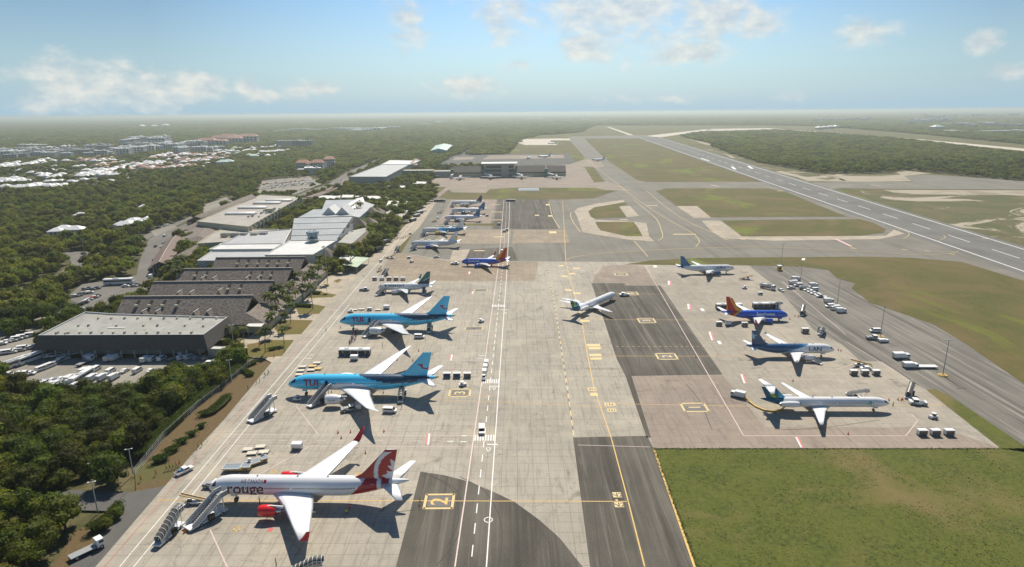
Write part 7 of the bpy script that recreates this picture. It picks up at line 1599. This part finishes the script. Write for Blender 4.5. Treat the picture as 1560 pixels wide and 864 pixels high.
# ================================================================ vegetation
def leafm(name, c1, c2, c3, var=.55):
    m = bpy.data.materials.new(name); nt, N, L = nodes_of(m); b = N['Principled BSDF']; b.inputs['Roughness'].default_value = .75; b.inputs['Specular IOR Level'].default_value = .25
    oi = N.new('ShaderNodeObjectInfo'); g = N.new('ShaderNodeNewGeometry'); v = g.outputs['Position']
    n = noise_n(N, L, v, .9, 3, .6); c = mixc(N, L, fac_range(N, L, n.outputs['Fac'], .35, .65), c1, c2)
    n2_ = noise_n(N, L, v, .012, 3, .5); c = mixc(N, L, fac_range(N, L, n2_.outputs['Fac'], .4, .6, 0, .6), c, c3)
    hs = N.new('ShaderNodeHueSaturation'); L.new(c, hs.inputs['Color']); L.new(fac_range(N, L, oi.outputs['Random'], 0, 1, 1-var*.75, 1+var*.8), hs.inputs['Value'])
    mlt = N.new('ShaderNodeMath'); mlt.operation = 'FRACT'; mm = N.new('ShaderNodeMath'); mm.operation = 'MULTIPLY'; L.new(oi.outputs['Random'], mm.inputs[0]); mm.inputs[1].default_value = 7.31; L.new(mm.outputs[0], mlt.inputs[0])
    L.new(fac_range(N, L, mlt.outputs[0], 0, 1, .466, .52), hs.inputs['Hue']); L.new(hs.outputs['Color'], b.inputs['Base Color'])
    tr = N.new('ShaderNodeBsdfTranslucent'); tcol = mixc(N, L, 1.0, hs.outputs['Color'], (1.9, 2.0, 1.0), 'MULTIPLY'); L.new(tcol, tr.inputs['Color'])
    ms = N.new('ShaderNodeMixShader'); ms.inputs[0].default_value = .38; L.new(b.outputs[0], ms.inputs[1]); L.new(tr.outputs[0], ms.inputs[2]); L.new(ms.outputs[0], N['Material Output'].inputs['Surface'])
    return m
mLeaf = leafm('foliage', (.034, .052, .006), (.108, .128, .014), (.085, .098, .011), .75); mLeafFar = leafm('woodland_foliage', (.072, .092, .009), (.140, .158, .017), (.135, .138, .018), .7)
mBark = M('bark', (.13, .10, .07), .9, vary=.25); mPalm = leafm('palm_fronds', (.06, .085, .018), (.13, .15, .035), (.10, .12, .03), .4); mHedge = leafm('hedge_leaves', (.035, .06, .012), (.07, .10, .018), (.05, .08, .015), .2)
def rnd_unit(r):
    z = r.uniform(-1, 1); a = r.uniform(0, 2*math.pi); k = math.sqrt(1-z*z); return Vector((k*math.cos(a), k*math.sin(a), z))
def crown_mesh(mb, r, lobes, nleaf, size, core=True):
    """leaf-sized faces over a heap of lobes, dark leafy cores inside"""
    if core:
        for (c, R_) in lobes:
            rs = []
            for k in range(1, 5):
                th = math.pi*k/5; rs.append([(c[0]+R_*.72*math.sin(th)*math.cos(a)*r.uniform(.85, 1.1), c[1]+R_*.72*math.sin(th)*math.sin(a)*r.uniform(.85, 1.1), c[2]-R_*.62*math.cos(th)) for a in [2*math.pi*i/7 for i in range(7)]])
            mb.rings(rs, 0, False)
    tot = sum(R_**2 for _, R_ in lobes)
    for (c, R_) in lobes:
        for _ in range(int(nleaf*R_*R_/tot)):
            d = rnd_unit(r)
            if d.z < -.45: continue
            p = Vector(c)+Vector((d.x, d.y, d.z*.85))*R_*r.uniform(.72, 1.08)
            nrm = (d+rnd_unit(r)*.75).normalized(); u = nrm.orthogonal().normalized(); u.rotate(Matrix.Rotation(r.uniform(0, 6.28), 3, nrm)); w = nrm.cross(u); s_ = size*r.uniform(.6, 1.4)
            mb.add([p-u*s_, p+w*s_*.7, p+u*s_, p-w*s_*.7], [(0, 1, 2, 3)])
def mk_tree(seed, R_, H_, nleaf, size, nl=9):
    r = random.Random(seed); root = thing('broadleaf_tree', 'x', 'tree'); lobes = [((0, 0, H_-R_*.75), R_*.62)]
    for k in range(nl):
        a = 2*math.pi*k/nl+r.uniform(-.3, .3); q = R_*r.uniform(.35, .68); lobes.append(((q*math.cos(a), q*math.sin(a), H_-R_*r.uniform(.75, 1.35)), R_*r.uniform(.30, .50)))
    m_ = MB(); crown_mesh(m_, r, lobes, nleaf, size); m_.build('crown', mLeaf, root)
    t = MB(); t.cyl((0, 0, -.3), (.1, 0, H_*.55), .30, .16, 7)
    for c, q in lobes[1:6]: t.cyl((.05, 0, H_*.35), (c[0]*.8, c[1]*.8, c[2]), .12, .05, 5)
    t.build('trunk', mBark, root); return root
TP = [Proto(mk_tree(s, R_, H_, 1500, .27)) for s, R_, H_ in ((1, 4.2, 8.5), (2, 3.6, 7.4), (3, 4.9, 9.6), (4, 3.3, 6.6), (5, 4.4, 8.0))]
# lower-detail crowns for the masses
WC = bpy.data.collections.new('woodland_sources')
def mass_obj(nm, build, mat):
    m_ = MB(); build(m_); o = m_.build(nm, mat); C.objects.unlink(o); WC.objects.link(o); return o
for s in range(4):
    def f(m_, s=s):
        r = random.Random(50+s); R_ = 4.2; lobes = [((0, 0, 6.0), 2.7)]+[((2.4*math.cos(a), 2.4*math.sin(a), r.uniform(4, 6)), r.uniform(1.4, 2.2)) for a in [r.uniform(0, 6.28) for _ in range(6)]]
        crown_mesh(m_, r, lobes, 420, .48)
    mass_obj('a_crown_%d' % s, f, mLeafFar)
for s in range(4):
    def f(m_, s=s):
        r = random.Random(80+s); lobes = [((r.uniform(-8, 8), r.uniform(-8, 8), r.uniform(3.5, 7.0)), r.uniform(2.4, 4.2)) for _ in range(11)]
        crown_mesh(m_, r, lobes, 260, 1.0)
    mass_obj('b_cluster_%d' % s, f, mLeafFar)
CLEAR = [(p_, (min(a[0] for a in p_), max(a[0] for a in p_), min(a[1] for a in p_), max(a[1] for a in p_))) for nm in SHEETS for p_ in SHEETS[nm]]+[(p_, (min(a[0] for a in p_), max(a[0] for a in p_), min(a[1] for a in p_), max(a[1] for a in p_))) for p_ in FOOT]
for nm_, d_ in (('verge', 3.5), ('side_road', 3.0), ('yard', 1.5), ('road', 3.0)):
    for p_ in SHEETS[nm_]: o_ = offset(p_, d_); CLEAR.append((o_, (min(a[0] for a in o_), max(a[0] for a in o_), min(a[1] for a in o_), max(a[1] for a in o_))))
GROVES = [PL(z) for z in ([(484,400),(530,405),(532,418),(486,418)], [(562,356),(578,338),(602,332),(612,338),(598,366),(574,384),(562,376)], [(592,303),(640,290),(666,290),(662,304),(636,322),(612,334),(600,328)], [(498,288),(600,287),(602,297),(506,297)],
   [(256,378),(300,364),(290,384),(266,402)], [(134,404),(200,384),(222,376),(210,396),(150,404)], [(648,288),(668,284),(664,297),(650,300)], [(0,470),(60,455),(105,466),(60,500),(0,520)], [(430,262),(470,262),(466,270),(430,272)])]
GB = [(p_, (min(a[0] for a in p_), max(a[0] for a in p_), min(a[1] for a in p_), max(a[1] for a in p_))) for p_ in GROVES]
def hit(lst, x, y):
    for p_, (a, b_, c_3, d) in lst:
        if a <= x <= b_ and c_3 <= y <= d and inside((x, y), p_): return True
    return False
def is_wood(x, y):
    if hit(GB, x, y): return True
    return not hit(CLEAR, x, y)
VIL = PL([(-200,300),(60,291),(105,288),(200,272),(330,252),(400,238),(475,230),(475,214),(250,212),(0,224),(-200,226)])
rt = random.Random(21); near = []; y = 92.0
while y < 1250:
    sp_ = 5.2+max(0, y-250)*.004; x = -(.86*y+45)
    while x < .9*y+60:
        px_, py_ = x+rt.uniform(-.42, .42)*sp_, y+rt.uniform(-.42, .42)*sp_
        if is_wood(px_, py_):
            dn = noise.noise((px_*.02, py_*.02, 3.0))
            if y > 700 and px_ < -300 and rt.random() < .5 and inside((px_, py_), VIL): x += sp_; continue
            if y > 330 and px_ < -250 and dn > .40: x += sp_; continue
            if not (dn > .33 and y < 600 and px_ < -130 and rt.random() < .55): near.append((px_, py_))
        x += sp_
    y += sp_*.92
far = []; D = 1250.0
while D < 26000:
    sp_ = D/118 if D > 2000 else 12+ (D-1250)*.0066; x = -.9*D-100
    while x < .95*D+100:
        px_, py_ = x+rt.uniform(-.45, .45)*sp_, D+rt.uniform(-.45, .45)*sp_
        if is_wood(px_, py_) and not (D < 2600 and px_ < -300 and rt.random() < .5 and inside((px_, py_), VIL)): far.append((px_, py_, sp_/14.0))
        x += sp_
    D += sp_*.9
near.sort(key=lambda q: q[0]**2+q[1]**2)
vis = [q for q in near if 40 < q[1]]
def in_frame(x, y):
    # visible sideways extent of the photograph at this distance
    d = y*math.cos(PITCH)+CH*math.sin(PITCH); return abs(x)/d < .83 and (CH*math.cos(PITCH)-y*math.sin(PITCH))/d < .47
things_, rest = [], []
for q in near:
    (things_ if in_frame(*q) and len(things_) < 298 else rest).append(q)
print('trees', len(near), len(things_), len(far))
ex, ey = EDGE[0]
for k, (x, y) in enumerate(things_):
    where = 'in the corner wood at the bottom left below the side road' if y < 150 and x > -140-(y-120)*.6 and y < 138 else 'in the dense dark wood left of the brown verge'
    s_ = rt.uniform(.75, 1.25)
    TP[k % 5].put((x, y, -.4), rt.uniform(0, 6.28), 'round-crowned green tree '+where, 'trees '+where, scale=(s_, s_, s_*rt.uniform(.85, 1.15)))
# the rest of the forest reads as one mass
def mass(name, pts, prefix_index, lo, hi):
    me = bpy.data.meshes.new(name); me.from_pydata([(p_[0], p_[1], -.5) for p_ in pts], [], [])
    a = me.attributes.new('size', 'FLOAT_VECTOR', 'POINT'); vals = []
    r = random.Random(9)
    for p_ in pts: k = (p_[2] if len(p_) > 2 else 1)*r.uniform(.8, 1.25); k *= r.choice((.75, 1, 1, 1.25)); vals += [k, k, (min(.75+.12*(k-1), 1.4) if len(p_) > 2 else k*.9)*r.uniform(.8, 1.2)]
    a.data.foreach_set('vector', vals)
    b_ = me.attributes.new('turn', 'FLOAT', 'POINT'); b_.data.foreach_set('value', [r.uniform(0, 6.28) for _ in pts])
    c_4 = me.attributes.new('pick', 'INT', 'POINT'); c_4.data.foreach_set('value', [r.randint(lo, hi) for _ in pts])
    o = bpy.data.objects.new(name, me); C.objects.link(o); o['kind'] = 'stuff'
    ng = bpy.data.node_groups.new(name, 'GeometryNodeTree'); ng.interface.new_socket('Geometry', in_out='INPUT', socket_type='NodeSocketGeometry'); ng.interface.new_socket('Geometry', in_out='OUTPUT', socket_type='NodeSocketGeometry')
    N, L = ng.nodes, ng.links; gi, go = N.new('NodeGroupInput'), N.new('NodeGroupOutput'); m2p = N.new('GeometryNodeMeshToPoints'); iop = N.new('GeometryNodeInstanceOnPoints'); ci = N.new('GeometryNodeCollectionInfo')
    ci.inputs['Collection'].default_value = WC; ci.inputs['Separate Children'].default_value = True; ci.inputs['Reset Children'].default_value = True
    def attr(nm, t): n = N.new('GeometryNodeInputNamedAttribute'); n.data_type = t; n.inputs['Name'].default_value = nm; return n.outputs['Attribute']
    L.new(gi.outputs[0], m2p.inputs[0]); L.new(m2p.outputs[0], iop.inputs['Points']); L.new(ci.outputs[0], iop.inputs['Instance']); iop.inputs['Pick Instance'].default_value = True
    L.new(attr('pick', 'INT'), iop.inputs['Instance Index']); L.new(attr('size', 'FLOAT_VECTOR'), iop.inputs['Scale'])
    cx_ = N.new('ShaderNodeCombineXYZ'); L.new(attr('turn', 'FLOAT'), cx_.inputs[2]); L.new(cx_.outputs[0], iop.inputs['Rotation']); L.new(iop.outputs[0], go.inputs[0])
    md = o.modifiers.new('woodland', 'NODES'); md.node_group = ng; return o
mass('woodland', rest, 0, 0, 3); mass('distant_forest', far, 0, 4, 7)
# big single trees that stand clear of the wood
for k, (x, y, s_, l) in enumerate(((430, 352, 1.5, 'single dark tree between the cream terminal and the metal hall'), (176, 742, 1.05, 'bushy tree hanging over the bend of the side road'), (152, 418, .9, 'tree on the left lawn island near the street lamp'), (200, 405, .9, 'tree at the right tip of the left lawn island'), (215, 452, .8, 'tree beside the parked bus at the yard entrance'), (512, 409, 1.1, 'dark round tree left of the striped canopy'), (500, 410, 1.15, 'dark round tree farther left of the striped canopy'), (523, 411, 1.0, 'dark round tree touching the striped canopy'),
      (546, 396, .9, 'tree on the forecourt beside the first bus'), (553, 392, .7, 'second tree on the forecourt beside the first bus'), (178, 790, .45, 'young tree at the lower kerb of the side road'), (162, 806, .5, 'bush lower down the kerb of the side road'))):
    q = P(x, y, 0); TP[k % 5].put((q[0], q[1], -.1), k, l, 'standalone trees', scale=s_)
# palms
def mk_palm(seed, H_=9):
    r = random.Random(seed); root = thing('palm_tree', 'x', 'palm'); t = MB(); pts = [(.0, 0, -.2), (.25, .05, H_*.4), (.7, .1, H_*.75), (.9, .1, H_)]
    for a, b_ in zip(pts[:-1], pts[1:]): t.cyl(a, b_, .17, .14, 7)
    t.build('trunk', M('palm_bark', (.20, .16, .12), .9, vary=.2), root); f = MB()
    for k in range(19):
        a = 2*math.pi*k/19*2.4+r.uniform(-.2, .2); up = r.uniform(-.25, 1.05); Lf = r.uniform(2.9, 3.9); d = Vector((math.cos(a), math.sin(a), 0)); s_ = Vector((-d.y, d.x, 0)); prev = None; x, z = 0, 0
        for j in range(7):
            u = j/6; ang = up-1.9*u**1.3; w = .62*math.sin(math.pi*min(u*.85+.12, 1))+.03; c_5 = Vector(pts[-1])+d*x+Vector((0, 0, z)); cur = (c_5+s_*w-Vector((0, 0, w*.55)), c_5, c_5-s_*w-Vector((0, 0, w*.55)))
            if prev: f.add([prev[0], prev[1], cur[1], cur[0]], [(0, 1, 2, 3)]); f.add([prev[1], prev[2], cur[2], cur[1]], [(0, 1, 2, 3)])
            prev = cur; x += Lf/6*math.cos(ang); z += Lf/6*math.sin(ang)
    f.build('fronds', mPalm, root); return root
PP = [Proto(mk_palm(1)), Proto(mk_palm(2, 7.5)), Proto(mk_palm(3, 10.5))]
pl_ = [(404, 537, 0, 1.0), (433, 524, 1, .8), (351, 520, 1, .75), (372, 521, 1, .75), (412, 512, 0, .95), (422, 500, 2, .85), (438, 503, 0, .8), (443, 492, 0, .9), (437, 484, 2, .85), (424, 484, 0, 1), (412, 482, 2, .95), (420, 470, 2, .95), (433, 470, 0, .9), (446, 478, 1, .9), (452, 469, 0, .85), (440, 462, 2, .8), (429, 462, 0, .9), (449, 456, 2, .8), (459, 455, 1, .8), (465, 448, 0, .9), (457, 444, 2, .85),
       (477, 471, 2, 1.05), (473, 452, 2, 1.1), (486, 441, 1, .8), (492, 420, 2, 1.0), (499, 432, 0, .9), (484, 430, 0, .9), (478, 436, 2, .9), (537, 412, 2, .95), (534, 408, 0, .9), (262, 447, 2, 1.25), (272, 444, 2, 1.35), (279, 447, 0, 1.3), (267, 440, 2, 1.3), (275, 438, 2, 1.4), (460, 322, 2, 1.2), (456, 316, 0, 1.1), (447, 334, 0, 1.1), (516, 381, 1, .9), (551, 333, 2, 1.2), (498, 446, 1, .5), (395, 528, 1, .7), (386, 470, 1, .8)]
for k, (x, y, v_, s_) in enumerate(pl_):
    q = P(x, y, 0); g = 'palms by the cream terminal' if y < 340 else 'tall palms at the drop-off canopy' if x < 300 else 'palms in the terminal gardens'
    PP[v_].put((q[0], q[1], 0), k*1.7, 'coconut palm '+{'palms by the cream terminal': 'growing beside the cream terminal', 'tall palms at the drop-off canopy': 'in the dark clump at the end of the drop-off canopy', 'palms in the terminal gardens': 'in the gardens between the thatched halls and the service road'}[g], g, scale=s_*1.2)
# shrubs, clipped hedges
def hedge(name, label, pts, w, h, cat='hedge', flat=True, seed=1):
    r = random.Random(seed); pw = PL(pts); c = pw[0]; root = thing(name, label, cat, (c[0], c[1], 0)); m_ = MB(); dens = []
    for a, b_ in zip(pw[:-1], pw[1:]):
        n = max(2, int(math.dist(a, b_)/.8))
        for k in range(n+1): dens.append(lerp2(a, b_, k/n))
    rs = []
    for k, q in enumerate(dens):
        p1 = dens[min(k+1, len(dens)-1)]; p0 = dens[max(k-1, 0)]; d = Vector((p1[0]-p0[0], p1[1]-p0[1])).normalized(); nn = Vector((-d.y, d.x)); e = .35 if k in (0, len(dens)-1) else 1; ring = []
        for i in range(10):
            a = 2*math.pi*i/10; rr = e*(1+.12*noise.noise((q[0]*.6, q[1]*.6, i*.7))); X = math.copysign(abs(math.cos(a))**.6, math.cos(a))*w/2*rr; Z = max(0, h*.5+math.copysign(abs(math.sin(a))**.6, math.sin(a))*h*.5*rr)
            ring.append((q[0]-c[0]+nn.x*X, q[1]-c[1]+nn.y*X, Z))
        rs.append(ring)
    m_.rings(rs)
    for _ in range(int(len(dens)*w*(h+1)*16)):
        q = r.choice(dens); u = r.uniform(-.5, .5)*w; z = h*r.uniform(.3, 1.06); a = r.uniform(0, 6.28); p_ = Vector((q[0]-c[0]+math.cos(a)*abs(u), q[1]-c[1]+math.sin(a)*abs(u), z if abs(u) > w*.4 else h*r.uniform(.93, 1.08))); n_ = rnd_unit(r); uu = n_.orthogonal().normalized()*.17; ww = n_.cross(uu)
        m_.add([p_-uu, p_+ww, p_+uu, p_-ww], [(0, 1, 2, 3)])
    m_.build('foliage', mHedge, root); return root
hedge('clipped_hedge', 'long clipped hedge on the brown verge left of the parked stairs', [(307,634),(322,629),(335,618),(347,606)], 4.2, 1.3); hedge('clipped_hedge', 'curved clipped hedge near the lamp post at the top of the verge', [(376,573),(383,572),(372,566),(369,562),(380,557),(390,553)], 2.6, 1.3, seed=2)
hedge('round_shrub', 'lowest bright green shrub on the verge near the walking workers', [(235,706),(245,702),(256,699)], 3.6, 1.6, 'shrub', seed=3); hedge('round_shrub', 'second bright green shrub up the verge', [(254,692),(262,688),(270,684)], 3.2, 1.5, 'shrub', seed=4); hedge('round_shrub', 'darker shrub in the middle of the verge row', [(270,677),(284,673)], 2.8, 1.4, 'shrub', seed=5)
hedge('round_shrub', 'darker shrub right of the verge row', [(287,665),(298,662)], 2.6, 1.4, 'shrub', seed=6); hedge('round_shrub', 'uppermost shrub of the verge row', [(303,653),(311,650)], 2.4, 1.3, 'shrub', seed=7); hedge('round_shrub', 'small round shrub on the palm lawn', [(410,534),(420,532)], 2.6, 1.1, 'shrub', seed=8)
hedge('rough_hedge', 'untrimmed hedge along the wire fence beside the wood', [(214,700),(238,672),(265,648),(300,615),(330,592),(352,575),(372,556)], 3.4, 2.6, seed=9); hedge('rough_hedge', 'untrimmed hedge at the kerb of the side road', [(183,776),(172,790),(160,800),(140,812)], 3.5, 2.2, seed=10)
hedge('dark_hedge', 'dark brown-green hedge on the third garden lawn', [(452,467),(462,467),(474,468)], 3.0, 1.4, seed=11); hedge('dark_hedge', 'dark hedge on the fourth garden lawn', [(476,448),(488,448)], 2.6, 1.3, seed=12)
# ---------------------------------------------------------------- parked vehicles on the land side
rp_ = random.Random(33); GV = {}
def lot(x0, y0, x1, y1, n, kinds, where, a=None, jit=1.0):
    for k in range(n):
        t = (k+.5)/n; x, y = x0+(x1-x0)*t+rp_.uniform(-jit, jit), y0+(y1-y0)*t+rp_.uniform(-jit*.5, jit*.5); kd = rp_.choice(kinds); q = P(x, y, 0)
        pr = {'coach': P_coach, 'truck': P_truck, 'flat': P_flat, 'fuel': P_fuel}.get(kd) or cars[kd]; nm = {'pickup2': 'pickup', 'coach': 'white coach', 'truck': 'white box truck', 'flat': 'flatbed truck', 'van': 'white van', 'white': 'white car', 'black': 'black car', 'silver': 'silver car', 'red': 'red car', 'orange': 'orange car', 'pickup': 'white pickup', 'fuel': 'tank truck'}[kd]
        pr.put((q[0], q[1], -.1), rad((a if a is not None else rp_.choice((0, 90)))+rp_.uniform(-4, 4)), nm+' '+where, nm+'s '+where)
wv_ = ('coach', 'van', 'van', 'white', 'truck', 'coach')
lot(55, 588, 120, 581, 9, ('white', 'van', 'silver', 'white'), 'between the lowest yard rows', 82); lot(62, 594, 122, 588, 9, ('white', 'van', 'white'), 'in the lowest row of the yard by the wood', 82); lot(62, 583, 120, 574, 8, ('van', 'white', 'silver'), 'in the second row of the yard', 82); lot(100, 580, 182, 577, 5, ('coach', 'coach', 'truck'), 'in the coach rank of the yard', 84); lot(125, 567, 150, 563, 3, ('van', 'truck'), 'behind the coach rank', 84)
lot(12, 562, 52, 548, 5, ('coach', 'van'), 'in the upper left rank of the yard', 70); lot(0, 575, 50, 570, 6, ('white', 'van'), 'at the wood edge of the yard, far left', 10); lot(62, 565, 100, 548, 7, ('white', 'silver', 'van'), 'in the middle rank of the yard', 72); lot(70, 545, 125, 538, 7, ('white', 'silver', 'orange', 'van'), 'beside the left corner of the big flat hall', 20)
lot(128, 556, 140, 545, 3, ('flat', 'truck'), 'at the left end of the hall apron', 75); lot(162, 549, 180, 548, 2, ('truck',), 'in the left pair at the flat hall', 85); lot(216, 551, 252, 547, 3, ('truck', 'van'), 'in the middle trio at the flat hall', 85); lot(262, 547, 318, 546, 5, ('flat', 'van', 'silver'), 'at the right end of the flat hall', 60); lot(160, 567, 240, 566, 4, ('van', 'white'), 'on the yard road before the flat hall', 85); lot(318, 556, 335, 556, 2, ('truck', 'van'), 'behind the tree by the stone wall', 0)
lot(0, 490, 60, 470, 9, ('white', 'van', 'silver'), 'in the upper far left car park', 25, 2); lot(5, 540, 55, 528, 9, ('white', 'van', 'silver'), 'below the left end of the hall', 25, 2); lot(0, 500, 50, 478, 12, ('white', 'silver', 'van'), 'in the far left car park', 20); lot(0, 525, 50, 510, 7, ('white', 'van', 'silver'), 'along the left edge of the hall', 25, 2); lot(92, 480, 125, 470, 6, ('white', 'silver'), 'at the back corner of the flat hall', 20); lot(108, 452, 140, 446, 7, ('white', 'black', 'silver'), 'in the small car park below the drive', 30, 2); lot(122, 466, 150, 450, 7, ('red', 'white', 'black', 'orange'), 'in the row beside the yellow kerb', 50, 1.5)
lot(128, 441, 150, 440, 4, ('black', 'silver'), 'under the bus in the small car park', 5); lot(165, 468, 188, 462, 3, ('van', 'silver'), 'by the corner of the first thatched hall', 15); lot(186, 437, 236, 434, 4, ('white', 'red', 'silver'), 'at the end of the drive', 10)
q = P(182, 433, 0); P_coach.put((q[0], q[1], -.1), rad(8), 'white coach with dark window band parked at the end of the drive', scale=(1.5, 1.2, 1.2))
for k, (x, y, kd) in enumerate(((251, 360, 'van'), (237, 376, 'black'), (235, 397, 'black'), (229, 411, 'black'), (230, 422, 'van'), (237, 413, 'black'), (242, 388, 'silver'), (246, 377, 'silver'), (249, 370, 'silver'), (240, 400, 'black'))): q = P(x, y, 0); cars[kd].put((q[0], q[1], -.1), rad(100), ('first', 'second', 'third', 'fourth', 'fifth', 'sixth', 'seventh', 'eighth', 'ninth', 'tenth')[k]+' vehicle counted down the drop-off drive', 'vehicles on the drop-off drive')
lot(395, 282, 478, 274, 26, ('white', 'silver', 'black', 'red'), 'in the upper row of the far car park', 90, 1.5); lot(392, 289, 480, 279, 26, ('white', 'silver', 'black'), 'in the middle row of the far car park', 90, 1.5); lot(400, 285.5, 478, 277, 24, ('white', 'white', 'silver'), 'in the second row of the far car park', 90, 1.5); lot(400, 296, 470, 288, 20, ('white', 'silver', 'red'), 'in the lower row of the far car park', 90, 1.5); lot(455, 310, 492, 308, 12, ('white', 'black', 'silver'), 'in the small lot behind the metal hall', 90, 1); lot(462, 315, 482, 313, 6, ('white', 'silver'), 'in the front row behind the metal hall', 90, 1)
lot(238, 348, 262, 341, 6, ('white', 'black', 'silver'), 'beside the upper drive', 20, 1); lot(505, 283, 545, 262, 4, ('black', 'white'), 'on the road beside the warehouse', 60, 1)
q = P(128, 387, 0); cars['black'].put((q[0], q[1], -.1), 0, 'black car alone at the left road junction'); q = P(86, 397, 0); P_truck.put((q[0], q[1], -.1), 2, 'white truck half hidden by the wood at the road bend')
for nm in list(bpy.data.objects):
    pass
def purge(o):
    for ch in list(o.children): purge(ch)
    bpy.data.objects.remove(o)
for o in [o for o in bpy.data.objects if o.get('label') == 'x']: purge(o)
S.view_settings.exposure = 0.42
